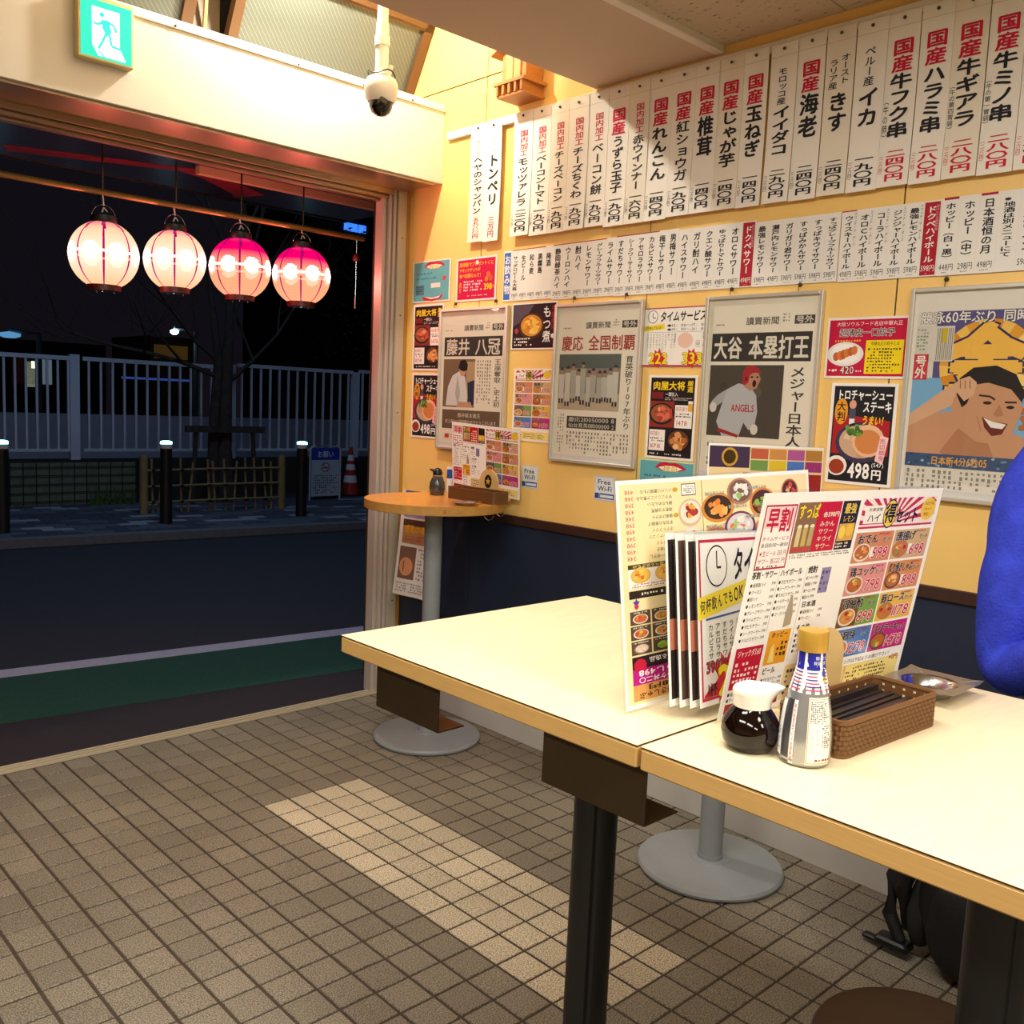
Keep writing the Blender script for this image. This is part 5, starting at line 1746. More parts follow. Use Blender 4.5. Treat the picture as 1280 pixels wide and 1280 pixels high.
def time_menu(p):
    p.frame(0.015, 0.03, 0.985, 0.97, 0.018, 'c02248')
    k = p.H / p.W
    p.circ(0.16, 0.19, 0.125, '1c1c1e', 2, 40)
    p.circ(0.16, 0.19, 0.115, 'f3f1ea', 2.5, 40)
    p.line([(0.16, 0.1), (0.16, 0.2), (0.195, 0.2)], 0.014, '1c1c1e', 3)
    p.ht('タイムサービス', 0.3, 0.08, 0.96, 0.3, '141416', off=0.03, shear=0.12)
    p.poly([(0.0, 0.37), (0.46, 0.28), (0.47, 0.4), (0.0, 0.5)], 'f2d92c', 3)
    for q, ch in enumerate('何杯飲んでもOK！'):
        u = 0.015 + 0.047 * q
        p.ht(ch, u, 0.385 - u * 0.19, u + 0.042, 0.47 - u * 0.19, '1c1c18', 4, off=0.02)
    p.ht('◆12：00〜17：00', 0.48, 0.33, 0.94, 0.38, 'a02028', 2)
    p.ht('◆19：30〜21：00', 0.48, 0.42, 0.94, 0.47, 'a02028', 2)
    p.line([(0.06, 0.5), (0.96, 0.44)], 0.012, '3050a0', 2)
    for q, t_ in enumerate(('カルピスサワー', 'アセロラサワー', 'すだちサワー', 'ライムサワー', 'シークワーサーサワー', 'グレープフルーツサワー', 'レモンサワー', '酎ハイ', 'ウーロンハイ', '静岡緑茶ハイ')):
        p.vt(t_, 0.075 + 0.058 * q, 0.53 - 0.003 * q, 0.118 + 0.058 * q, 0.53 + min(0.34, 0.041 * len(t_)), '161618', off=0.01)
    p.star(0.22, 0.86, 0.17, 0.1, 9, 'd01c34', 3.5, 0.3)
    p.rect(0.03, 0.88, 0.9, 0.95, 'd01c34', 3.4)
    p.poly([(0.03, 0.76), (0.14, 0.84), (0.03, 0.94)], 'f3e6e4', 3.8)
    p.ht('398円', 0.05, 0.74, 0.24, 0.82, 'c82038', 5, off=0.01, ol='1c1c1e')
    p.ht('222', 0.14, 0.78, 0.5, 0.95, 'f4e01c', 6, off=0.04, ol='c01c30')
    p.ht('1杯', 0.06, 0.87, 0.14, 0.95, '181818', 6, off=0.02)


menu(dict(O=V3(-0.392, -2.001, 1.232), U=V3(0.361, 0.029, -0.017), V=V3(-0.019, -0.042, -0.253)), 'laminated time service menu with a clock face, half hidden by the foremost menu', time_menu, base='f3f1ea')
for k in range(3):
    def strip(p, k=k):
        p.rect(0.018, 0.04, 0.97, 0.96, ('3c2c28', '5a4038', '2c2422', '6a5448')[k])
        p.rect(0.02, 0.5, 0.1, 0.68, 'c8785c', 2)
        p.line([(0.075, 0.05), (0.075, 0.95)], 0.004, 'a08878', 2)
    dx = -0.0125 * (k + 1)
    menu(dict(O=V3(-0.392 + dx, -2.001 + 0.0095 * (k + 1), 1.232 + 0.001 * k), U=V3(0.30, 0.024, -0.015), V=V3(-0.018, -0.042, -0.253)), 'brown and white laminated menu edge fanned out, %s of three from the clock menu' % ('first', 'second', 'third')[k], strip, grow=0.003)['group'] = 'laminated menus stacked edge-on'

# menus on the two round tables
menu(dict(O=V3(0.515, -1.4, 1.335) + V3(0.02, 0.035, 0), U=V3(0.331, -0.149, -0.005), V=V3(-0.01, -0.011, -0.313)), 'colourful laminated menu on the farther hidden round table', lambda p: (p.rect(0.01, 0.02, 0.99, 0.98, 'ecd4a0', 1), p.rect(0.01, 0.02, 0.35, 0.2, '403050', 1.5), p.circ(0.18, 0.11, 0.08, 'c89838', 2), p.circ(0.18, 0.11, 0.06, '40301c', 2.4), [p.rect(0.36 + 0.16 * k, 0.03 + 0.1 * r, 0.51 + 0.16 * k, 0.12 + 0.1 * r, ('c06048', 'd09050', 'b0589c', 'b88040', '709850', 'e0c030', '4878c8', 'a0307c')[k + 4 * r], 1.6) for k in range(4) for r in range(2)], p.rect(0.3, 0.24, 0.99, 0.5, 'a02028', 1.6), p.food(0.4, 0.36, 0.07, 0.09, '301c18', 'c04830', ['d86848', 'e8a060'], 2, 8), [p.food(0.82 + 0.1 * a, 0.6 + 0.16 * c, 0.045, 0.06, '3c3830', '90a848', ['a8c050', 'e8d0a0'], 2, 5) for a in range(2) for c in range(2)], p.fine(0.04, 0.3, 0.28, 0.95, 9, '705040'), p.fine(0.34, 0.55, 0.74, 0.95, 8, '705040')))
menu(dict(O=V3(1.077, 0.353, 1.327), U=V3(0.019, -0.409, -0.017), V=V3(0.027, 0.012, -0.288)), 'laminated value set menu standing on the round table by the shopfront', lambda p: (p.rect(0, 0, 1, 1, 'f7f5ef', 0.5), menu_sheet(p, False)))

M_board = mat('pale maple board', 'd9b878', 0.45, noise=0.06, nscale=20)


def menu_stand(X, Y, Z, rz, label, starr=True, w_=0.095, h_=0.125, depth=0.07):
    t = thing('menu_stand', label, 'menu stand', (X, Y, Z), rz)
    pts = []
    r = w_ / 2
    for k in range(17):
        a = PI * k / 16
        pts.append((r * math.cos(a), 0, h_ - r + r * math.sin(a)))
    pts = [(r * 0.86, 0, 0)] + pts + [(-r * 0.86, 0, 0)]
    for yy in (-depth / 2, depth / 2 - 0.01):
        MB().prism([(p[0], yy, p[2]) for p in pts], (0, 0.01, 0)).build('end_board', M_board, t, world=False)
    MB().box((-r * 0.8, -depth / 2 + 0.0105, 0), (r * 0.8, depth / 2 - 0.0105, 0.003)).build('base_block', M_board, t, world=False)
    if starr:
        pr = Print((-0.022, -depth / 2 - 0.0006, h_ - 0.022), (0.044, 0, 0), (0, 0, -0.056), base='d9b878', thick=0.0002)
        pr.ell(0.5, 0.5, 0.5, 0.5, '1c1a16', 1, 28)
        pr.star(0.5, 0.5, 0.3, 0.12, 5, 'e0b030', 2)
        me = pr.mb.mesh('emblem', PAPER)
        link('emblem', me, t)
    return t


menu_stand(-0.226, -2.104, TT, -0.09, 'maple menu stand with rounded ends behind the silver bottle', starr=False, w_=0.092, h_=0.137, depth=0.072)
menu_stand(1.085, 0.064, TZ, -PI / 2, 'maple menu stand with a black star emblem on the round table', depth=0.085, w_=0.108, h_=0.13)

# soy sauce dispenser, dark with a white cap
t = thing('soy_dispenser', 'dark glass soy sauce dispenser with a white spout cap', 'sauce bottle', (-0.446, -2.150, TT))
cx, cy = -0.446, -2.150
S_ = 0.95
MB().lathe([(0.024, 0), (0.030, 0.002), (0.037, 0.012), (0.040, 0.026), (0.0385, 0.038), (0.031, 0.050), (0.0245, 0.059), (0.0235, 0.063)], (cx, cy, TT), 40).build('jar', mat('soy filled glass', '120705', 0.06, spec=0.45), t, smooth=60)
q = MB()
rings = []
for z, r, e in ((0.060, 0.0255, 0), (0.070, 0.0262, 0), (0.078, 0.0272, 0.006), (0.085, 0.0275, 0.016), (0.0875, 0.0262, 0.017)):
    row = []
    for j in range(32):
        a = 2 * PI * j / 32
        k = max(0, math.cos(a - (-0.72))) ** 6 * e
        row.append((cx + (r + k) * math.cos(a), cy + (r + k) * math.sin(a), TT + z - (0.004 if z > 0.083 else 0) * max(0, -math.cos(a + 0.72))))
    rings.append(row)
q.rings(rings)
q.build('cap', mat('white cap plastic', 'f0ebdc', 0.35), t, smooth=50)

# silver sauce bottle with labels
cx, cy = -0.428, -2.222
t = thing('soy_bottle', 'tapered silver sauce bottle with a blue neck band and gold cap', 'sauce bottle', (cx, cy, TT))
prof = [(0.025, 0), (0.032, 0.002), (0.034, 0.008), (0.0337, 0.04), (0.0305, 0.073), (0.025, 0.100), (0.0195, 0.122), (0.0175, 0.133), (0.0168, 0.152)]
MB().lathe(prof, (cx, cy, TT), 40).build('body', mat('silver film bottle', 'a9aaac', 0.25, 0.6), t, smooth=60)


def wrap(name, a0, a1, z0, z1, fn, base, grow=0.0005, parent=None):
    """print wrapped on the bottle between two angles and heights"""
    class WP(Print):
        def P(s, u, v, l=1):
            z = z1 + (z0 - z1) * v
            r = prof[-1][0]
            for (ra, za), (rb, zb) in zip(prof, prof[1:]):
                if za <= z <= zb:
                    r = ra + (rb - ra) * (z - za) / (zb - za)
            a = a0 + (a1 - a0) * u
            rr = r + grow + l * 0.00018
            return Vector((cx + rr * math.cos(a), cy + rr * math.sin(a), TT + z))
    p = WP.__new__(WP)
    p.W, p.H = abs(a1 - a0) * 0.028, z1 - z0
    p.mb = MB()
    p.rot = False
    p.bend = None
    p.sub = (12, 10)
    n, m = 14, 8
    for i in range(n):
        for j in range(m):
            p.mb.add([p.P(i / n, j / m, 0), p.P((i + 1) / n, j / m, 0), p.P((i + 1) / n, (j + 1) / m, 0), p.P(i / n, (j + 1) / m, 0)], [(0, 1, 2, 3)], base)
    fn(p)
    return p.mb.build(name, LAMI, t)


def neck(p):
    for k in range(6):
        for q in range(12):
            p.rect(q / 12, 0.5 + 0.08 * k, (q + 1) / 12, 0.53 + 0.08 * k, ('4a3c8c', 'c8486c')[k % 2], 1)
    for q in range(12):
        p.rect(q / 12, 0, (q + 1) / 12, 0.45, '2a2f9c', 1)
    p.ht('開けても', 0.55, 0.1, 0.72, 0.2, 'f0f0f4', 2)
    p.ht('鮮度を保つ', 0.53, 0.22, 0.74, 0.32, 'f0f0f4', 2)
    p.ell(0.66, 0.62, 0.085, 0.24, 'f4f2ec', 2, 24)
    p.ell(0.66, 0.52, 0.03, 0.08, '40449c', 3, 12)
    p.ell(0.66, 0.66, 0.024, 0.06, 'c8b030', 3, 12)
    p.rect(0.64, 0.64, 0.68, 0.66, '181818', 4)


def lab(p):
    p.frame(0.02, 0.02, 0.98, 0.98, 0.012, 'c8b078')
    p.fine(0.1, 0.05, 0.9, 0.38, 12, '38383c')
    p.fine(0.56, 0.4, 0.95, 0.75, 11, '38383c')
    p.vt('2026.1/477', 0.12, 0.46, 0.26, 0.84, 'a8a8a4', 2)
    p.vt('EICO RI 22', 0.3, 0.46, 0.44, 0.84, 'a8a8a4', 2)
    p.fine(0.06, 0.9, 0.95, 0.95, 1, 'a03c3c')


front = math.atan2(CW.y - cy, CW.x - cx)
wrap('neck_label', front - PI * 0.98, front + PI * 0.98, 0.098, 0.152, neck, 'f2f0ee')
wrap('back_label', front + 0.05, front + 1.15, 0.006, 0.094, lab, 'f0ece2')
wrap('stripe_label', front - 0.6, front - 0.42, 0.004, 0.088, lambda p: p.vt('開封後常温で九十日間鮮度', 0.2, 0.05, 0.8, 0.95, 'c03c44'), 'f4f0ec')
wrap('side_label', front - 1.7, front - 1.05, 0.01, 0.085, lambda p: p.fine(0.1, 0.5, 0.9, 0.9, 9, '40404c'), 'e8e8ea')
wrap('dark_band', front - 1.0, front - 0.65, 0.004, 0.088, lambda p: None, '3c3c40')
MB().lathe([(0.0195, 0.151), (0.0198, 0.153), (0.0198, 0.174), (0.0188, 0.178), (0.001, 0.1785)], (cx, cy, TT), 36).build('cap', mat('gold cap', 'c79b3e', 0.35, 0.3), t, smooth=40)


# chopstick basket
def basket(A, U, Vv, h, label, z, nu, nv_, parent_name='chopstick_basket'):
    """A: corner on the table, U and Vv: side vectors"""
    U, Vv = Vector(U), Vector(Vv)
    c = Vector(A) + U / 2 + Vv / 2
    t = thing(parent_name, label, 'basket', (c.x, c.y, z))
    th = 0.003
    nrm = lambda d: Vector((d.y, -d.x, 0)).normalized()

    def rr(g, z_):
        u, v = U.normalized(), Vv.normalized()
        lu, lv, r = U.length / 2 + g, Vv.length / 2 + g, 0.014 + g
        out = []
        for sx, sy, a0 in ((1, 1, 0), (-1, 1, PI / 2), (-1, -1, PI), (1, -1, 1.5 * PI)):
            for k in range(6):
                a = a0 + k * PI / 10
                out.append(c + u * (sx * (lu - r) + r * math.cos(a)) + v * (sy * (lv - r) + r * math.sin(a)) + Vector((0, 0, z_ - c.z)))
        return out
    q = MB()
    q.rings([rr(0, z), rr(0, z + h), rr(-th, z + h), rr(-th, z + 0.004)], True, True)
    shl = q.build('shell', mat('brown plastic', '6a4420', 0.55), t, smooth=40)
    MB().rings([rr(0.0015, z + h - 0.006), rr(0.0022, z + h - 0.003), rr(0.0015, z + h + 0.0008), rr(-th, z + h + 0.0008), rr(-th - 0.001, z + h - 0.003)], False, False).build('rim', M_brown, shl, smooth=40)
    MB().rings([rr(0.0012, z), rr(0.0016, z + 0.003), rr(0.0008, z + 0.005)], False, False).build('foot_rim', M_brown, t, smooth=40)
    # woven strands: small raised blocks alternating, all round
    path = rr(0, z)
    seg = []
    for i in range(len(path)):
        a, b_ = path[i], path[(i + 1) % len(path)]
        seg.append((a, b_, (b_ - a).length))
    tot = sum(s_[2] for s_ in seg)
    N = nu
    q = MB()

    def ptat(s_):
        s_ %= tot
        for a, b_, L in seg:
            if s_ <= L:
                d = (b_ - a).normalized()
                return a + d * s_, Vector((d.y, -d.x, 0))
            s_ -= L
    rows = nv_
    hh = (h - 0.012) / rows
    for j in range(rows):
        for i in range(N):
            s0 = (i + 0.04 + 0.5 * (j % 2)) * tot / N
            s1 = s0 + tot / N * 0.86
            z0_, z1_ = z + 0.005 + hh * j + 0.0006, z + 0.005 + hh * (j + 1) - 0.0006
            ring = []
            for s_, o_ in ((s0, 0.0003), ((s0 * 0.75 + s1 * 0.25), 0.0016), ((s0 * 0.25 + s1 * 0.75), 0.0016), (s1, 0.0003)):
                p_, n_ = ptat(s_)
                ring.append([Vector((p_.x, p_.y, z0_)) + n_ * o_, Vector((p_.x, p_.y, z1_)) + n_ * o_])
            q.add([p for r_ in ring for p in r_], [(0, 2, 3, 1), (2, 4, 5, 3), (4, 6, 7, 5)])
    q.build('weave', M_brown, shl)['kind'] = 'stuff'
    return t, c, U.normalized(), Vv.normalized(), rr


A = V3(-0.387, -2.255, TT)
U = V3(-0.127, -2.271, TT) - A
Vv = V3(-U.y, U.x, 0).normalized() * 0.105
bt, bc, bu, bv, rr = basket(A, U, Vv, 0.052, 'brown woven plastic chopstick basket on the birch table', TT, 64, 6)
# rows of square air holes, seen from inside as pale openings
q = MB()
for side in (0, 1):
    for r_ in range(3):
        for k in range(9 if side == 0 else 5):
            if side == 0:
                p0 = bc + bv * (0.105 / 2 - 0.0036) + bu * (-U.length / 2 + 0.03 + 0.025 * k)
                d = bu
            else:
                p0 = bc + bu * (U.length / 2 - 0.0036) + bv * (-0.105 / 2 + 0.018 + 0.017 * k)
                d = bv
            p0 = Vector((p0.x, p0.y, TT + 0.02 + 0.01 * r_))
            q.add([p0 - d * 0.002, p0 + d * 0.002, p0 + d * 0.002 + V3(0, 0, 0.0035), p0 - d * 0.002 + V3(0, 0, 0.0035)], [(0, 1, 2, 3)])
q.build('air_holes', mat('pale through holes', 'd8c8a0', 0.6), bt)['kind'] = 'stuff'
M_chop = mat('black chopstick lacquer', '28221f', 0.3)
for k in range(9):
    off = bv * (-0.040 + 0.0098 * k)
    zz = TT + 0.027 + 0.0015 * (k % 3) + 0.006 * (k == 8)
    c = bc + off
    d = (bu + bv * random.uniform(-0.02, 0.02)).normalized()
    n_ = Vector((-d.y, d.x, 0))
    a, b_ = Vector((c.x, c.y, zz)) - d * 0.108, Vector((c.x, c.y, zz + 0.004)) + d * 0.112
    q = MB()
    rings = []
    for p_, r_ in ((a, 0.0026), (b_, 0.0040)):
        rings.append([p_ + n_ * r_ + V3(0, 0, r_), p_ - n_ * r_ + V3(0, 0, r_), p_ - n_ * r_ - V3(0, 0, r_), p_ + n_ * r_ - V3(0, 0, r_)])
    q.rings(rings)
    o = q.build('chopstick', M_chop, loc=Vector((c.x, c.y, zz)))
    tag(o, 'black lacquered chopstick in the brown basket, %s from its front long side' % ('first', 'second', 'third', 'fourth', 'fifth', 'sixth', 'seventh', 'eighth', 'last')[k], 'chopstick', 'black chopsticks in the brown basket')

# square tray with a round bowl
t = thing('steel_dish', 'stainless steel dish with a square clear tray rim behind the basket', 'dish', (0.02, -2.2, TT))
dcx, dcy = 0.025, -2.195
MB().lathe([(0.028, 0.0), (0.036, 0.003), (0.044, 0.018), (0.047, 0.022), (0.043, 0.020), (0.034, 0.006), (0.001, 0.004)], (dcx, dcy, TT), 40).build('bowl', M_steel, t, smooth=50)
q = MB()
sq = [(dcx + 0.068 * sx, dcy + 0.062 * sy) for sx, sy in ((1, 1), (-1, 1), (-1, -1), (1, -1))]
inner = [(dcx + 0.046 * math.cos(PI / 4 + k * PI / 2 + j * PI / 16), dcy + 0.046 * math.sin(PI / 4 + k * PI / 2 + j * PI / 16)) for k in range(4) for j in range(8)]
vs = [(x, y, TT + 0.0225) for x, y in inner]
outer = []
for k in range(4):
    a, b_ = sq[k], sq[(k + 1) % 4]
    for j in range(8):
        f_ = j / 8
        outer.append((a[0] + (b_[0] - a[0]) * f_, a[1] + (b_[1] - a[1]) * f_, TT + 0.024 + (0.003 if j == 0 else 0)))
q.rings([vs, outer, [(x, y, z - 0.001) for x, y, z in outer], [(x, y, z - 0.001) for x, y, z in vs]], False, False)
q.build('tray_rim', mat('satin steel rim', 'aaa49a', 0.25, 0.8), t)

# round table things
cx, cy = 0.985, 0.325
t = thing('cruet', 'dark grey cruet with a beaked black lid on the round table', 'cruet', (cx, cy, TZ))
MB().lathe([(0.026, 0), (0.031, 0.003), (0.034, 0.03), (0.032, 0.055), (0.023, 0.075), (0.019, 0.082)], (cx, cy, TZ), 32).build('body', mat('smoke grey glass', '3f403e', 0.15, spec=0.8), t, smooth=60)
MB().lathe([(0.021, 0.081), (0.021, 0.086)], (cx, cy, TZ), 24).build('collar', mat('tan ring', 'a08868', 0.4), t)
MB().lathe([(0.020, 0.086), (0.021, 0.098), (0.016, 0.110), (0.006, 0.116), (0.001, 0.117)], (cx, cy, TZ), 24).build('lid', M_black, t, smooth=50)
MB().tube([(cx - 0.01, cy + 0.005, TZ + 0.103), (cx - 0.03, cy + 0.018, TZ + 0.110)], [0.008, 0.003], 8).build('spout', M_black, t, smooth=50)
A = V3(0.950, 0.215, TZ)
U = V3(0.0, -0.29, 0)
Vv = V3(-U.y, U.x, 0).normalized() * 0.085
basket(A, U, Vv, 0.050, 'brown woven plastic basket on the round table', TZ, 54, 6)
cx, cy = 0.84, -0.03
t = thing('steel_saucer', 'small shallow stainless steel saucer at the round table edge', 'dish', (cx, cy, TZ))
MB().lathe([(0.03, 0), (0.034, 0.002), (0.046, 0.012), (0.052, 0.013), (0.046, 0.011), (0.03, 0.004), (0.001, 0.003)], (cx, cy, TZ), 36).build('bowl', M_steel, t, smooth=50)
MB().box((cx + 0.05, cy - 0.012, TZ + 0.011), (cx + 0.075, cy + 0.012, TZ + 0.013)).build('handle', M_steel, t)
# packet behind the menu
pr = Print((1.09, 0.39, TZ + 0.115), (0.045, -0.045, 0), (0, 0, -0.114), base='e8e8ea', thick=0.02)
pr.rect(0, 0.1, 1, 0.45, '2c4c9c')
pr.ht('塩', 0.3, 0.5, 0.7, 0.7, '2c4c9c')
tag(pr.build('seasoning_packet'), 'small white and blue packet behind the menu on the round table', 'packet')

# ------------------------------------------------------------------ person in blue fleece (mostly outside the frame)
M_skin = mat('skin', 'd0a080', 0.5)
M_fleece = mat('royal blue fleece', '3440b4', 0.95, noise=0.18, nscale=30, bump=1.0, bscale=160, spec=0.1)
M_trouser = mat('dark trousers', '20242c', 0.9)
M_hair = mat('black hair', '14100e', 0.5)


def skin(name, joints, edges, m, parent, sub=2):
    """joints: name -> (x,y,z,r)"""
    ks = list(joints)
    me = bpy.data.meshes.new(name)
    o_ = parent_origin(parent)
    me.from_pydata([Vector(joints[k][:3]) - o_ for k in ks], [(ks.index(a), ks.index(b_)) for a, b_ in edges], [])
    me.materials.append(m)
    o = link(name, me, parent)
    md = o.modifiers.new('Skin', 'SKIN')
    md.use_smooth_shade = True
    lay = me.skin_vertices[0] if me.skin_vertices else None
    if lay is None:
        bpy.context.view_layer.objects.active = o
        bpy.ops.mesh.customdata_skin_add()
        lay = me.skin_vertices[0]
    for i, k in enumerate(ks):
        r = joints[k][3]
        rr_ = joints[k][4] if len(joints[k]) > 4 else r
        lay.data[i].radius = (r, rr_)
    lay.data[0].use_root = True
    sm = o.modifiers.new('Sub', 'SUBSURF')
    sm.levels = sm.render_levels = sub
    return o


PXc, PYc = 0.44, -2.43
pe = thing('person', 'person in a royal blue fleece jacket standing at the nearest table', 'person', (PXc, PYc, 0))
x, y = PXc, PYc
hnd = lambda s: (x - 0.20, y + s * 0.06, 1.03)
J = {'pel': (x, y, 0.92, 0.12), 'sp': (x + 0.01, y, 1.12, 0.11), 'ch': (x + 0.01, y, 1.28, 0.12), 'nk': (x, y, 1.41, 0.05), 'nk2': (x - 0.01, y, 1.47, 0.05), 'hd': (x - 0.02, y, 1.56, 0.085), 'hd2': (x - 0.01, y, 1.64, 0.075)}
Ed = [('pel', 'sp'), ('sp', 'ch'), ('ch', 'nk'), ('nk', 'nk2'), ('nk2', 'hd'), ('hd', 'hd2')]
for s, n_ in ((1, 'R'), (-1, 'L')):
    J['s' + n_] = (x, y + s * 0.165, 1.36, 0.052)
    J['e' + n_] = (x - 0.02, y + s * 0.225, 0.955, 0.04)
    J['w' + n_] = (x - 0.17, y + s * 0.08, 1.03, 0.026)
    J['p' + n_] = (x - 0.22, y + s * 0.05, 1.03, 0.03, 0.018)
    J['h' + n_] = (x, y + s * 0.09, 0.86, 0.085)
    J['k' + n_] = (x - 0.01, y + s * 0.10, 0.47, 0.058)
    J['a' + n_] = (x + 0.02, y + s * 0.105, 0.09, 0.036)
    J['t' + n_] = (x - 0.13, y + s * 0.12, 0.035, 0.034)
    Ed += [('ch', 's' + n_), ('s' + n_, 'e' + n_), ('e' + n_, 'w' + n_), ('w' + n_, 'p' + n_), ('pel', 'h' + n_), ('h' + n_, 'k' + n_), ('k' + n_, 'a' + n_), ('a' + n_, 't' + n_)]
    for f_ in range(4):
        ln = (0.062, 0.075, 0.08, 0.07)[f_]
        base = Vector((x - 0.235, y + s * 0.05 + (f_ - 1.5) * 0.017, 1.032))
        a = 'f%s%d' % (n_, f_)
        J[a + 'a'] = (base.x, base.y, base.z, 0.009)
        J[a + 'b'] = (base.x - ln * 0.5, base.y - s * 0.004, base.z - 0.006, 0.008)
        J[a + 'c'] = (base.x - ln * 0.85, base.y - s * 0.008, base.z - 0.026, 0.007)
        Ed += [('p' + n_, a + 'a'), (a + 'a', a + 'b'), (a + 'b', a + 'c')]
    J['m%s1' % n_] = (x - 0.2, y + s * 0.02, 1.04, 0.011)
    J['m%s2' % n_] = (x - 0.235, y + s * 0.005, 1.045, 0.009)
    Ed += [('p' + n_, 'm%s1' % n_), ('m%s1' % n_, 'm%s2' % n_)]
skin('body', J, Ed, M_skin, pe)
Jj = {'pel': (x, y, 0.90, 0.15), 'sp': (x + 0.01, y, 1.10, 0.145), 'ch': (x + 0.01, y, 1.27, 0.15), 'nk': (x, y, 1.40, 0.075)}
Ej = [('pel', 'sp'), ('sp', 'ch'), ('ch', 'nk')]
for s, n_ in ((1, 'R'), (-1, 'L')):
    Jj['s' + n_] = (x - 0.005, y + s * 0.170, 1.405, 0.074)
    Jj['u' + n_] = (x - 0.01, y + s * 0.222, 1.32, 0.080)
    Jj['v' + n_] = (x - 0.02, y + s * 0.240, 1.215, 0.076)
    Jj['vn' + n_] = (x - 0.02, y + s * 0.238, 1.172, 0.067)
    Jj['v2' + n_] = (x - 0.02, y + s * 0.240, 1.13, 0.080)
    Jj['v3' + n_] = (x - 0.02, y + s * 0.240, 1.04, 0.077)
    Jj['e' + n_] = (x - 0.025, y + s * 0.230, 0.925, 0.082)
    Jj['w0' + n_] = (x - 0.085, y + s * 0.165, 0.975, 0.062)
    Jj['w' + n_] = (x - 0.15, y + s * 0.095, 1.025, 0.042)
    Ej += [('ch', 's' + n_), ('s' + n_, 'u' + n_), ('u' + n_, 'v' + n_), ('v' + n_, 'vn' + n_), ('vn' + n_, 'v2' + n_), ('v2' + n_, 'v3' + n_), ('v3' + n_, 'e' + n_), ('e' + n_, 'w0' + n_), ('w0' + n_, 'w' + n_)]
skin('fleece_jacket', Jj, Ej, M_fleece, pe)
Jt = {'pel': (x, y, 0.90, 0.135)}
Et = []
for s, n_ in ((1, 'R'), (-1, 'L')):
    Jt['h' + n_] = (x, y + s * 0.09, 0.82, 0.10)
    Jt['k' + n_] = (x - 0.01, y + s * 0.10, 0.47, 0.078)
    Jt['a' + n_] = (x + 0.02, y + s * 0.105, 0.10, 0.062)
    Et += [('pel', 'h' + n_), ('h' + n_, 'k' + n_), ('k' + n_, 'a' + n_)]
skin('trousers', Jt, Et, M_trouser, pe)
for s in (1, -1):
    MB().rings(blob((x - 0.05, y + s * 0.115, 0.045), (0.135, 0.05, 0.045), 5 + s)).build('shoe', M_black, pe, smooth=60)
MB().rings(blob((x + 0.012, y, 1.615), (0.098, 0.088, 0.085), 9, sq=2)).rings(blob((x + 0.05, y, 1.56), (0.055, 0.08, 0.09), 10, sq=2)).build('hair', M_hair, pe, smooth=60)
for s in (1, -1):
    MB().rings(blob((x - 0.100, y + s * 0.032, 1.565), (0.012, 0.013, 0.008), 3, 10, 8, 2)).build('eye', M_white, pe, smooth=60)
    MB().rings(blob((x - 0.010, y + s * 0.085, 1.555), (0.016, 0.008, 0.028), 4, 10, 8, 2)).build('ear', M_skin, pe, smooth=60)
MB().rings(blob((x - 0.112, y, 1.54), (0.018, 0.012, 0.02), 5, 10, 8, 2)).build('nose', M_skin, pe, smooth=60)
MB().rings(blob((x - 0.098, y, 1.505), (0.010, 0.024, 0.005), 6, 10, 8, 2)).build('mouth', mat('lips', 'a85c50', 0.5), pe, smooth=60)

# ------------------------------------------------------------------ outside: lanterns on a rod
ROD_Y, ROD_Z = 1.2, 2.192
rd = thing('hanging_rod', 'long bamboo-coloured rod carrying the paper lanterns outside', 'rod', (0.0, ROD_Y, ROD_Z))
MB().tube([(-3.0, ROD_Y, ROD_Z), (1.17, ROD_Y, ROD_Z)], 0.0125, 12).build('pole', mat('aged brass rod', '8c7038', 0.4, 0.3), rd, smooth=40)
for X in (-1.4, -0.09, 0.215, 0.515, 0.83):
    MB().tube([(X, ROD_Y, ROD_Z + 0.012), (X, ROD_Y, 2.43)], 0.004, 8).build('hanger', M_pin, rd)
M_lan = bpy.data.materials.new('lit lantern paper')
M_lan.use_nodes = True
nt = M_lan.node_tree
nt.nodes.remove(nt.nodes['Principled BSDF'])
em = nt.nodes.new('ShaderNodeEmission')
at_ = nt.nodes.new('ShaderNodeAttribute')
at_.attribute_name = 'Col'
nt.links.new(at_.outputs['Color'], em.inputs['Color'])
em.inputs['Strength'].default_value = 0.56
tr_ = nt.nodes.new('ShaderNodeBsdfTransparent')
tr_.inputs['Color'].default_value = (0.30, 0.07, 0.07, 1)
ad_ = nt.nodes.new('ShaderNodeAddShader')
nt.links.new(em.outputs[0], ad_.inputs[0])
nt.links.new(tr_.outputs[0], ad_.inputs[1])
nt.links.new(ad_.outputs[0], nt.nodes['Material Output'].inputs['Surface'])
M_lcap = mat('dark red lantern ring', '4a0c0c', 0.35)
LAN = ((-0.087, 1.943, 0.1345, 0, 'cream paper lantern with purple ribs, leftmost of the four lit ones'), (0.21, 1.960, 0.1275, 0, 'cream paper lantern with purple ribs, second from the left'), (0.512, 1.966, 0.1345, 1, 'paper lantern with a magenta top, second from the right'), (0.826, 1.970, 0.1345, 1, 'paper lantern with a magenta top, rightmost of the four lit ones'))
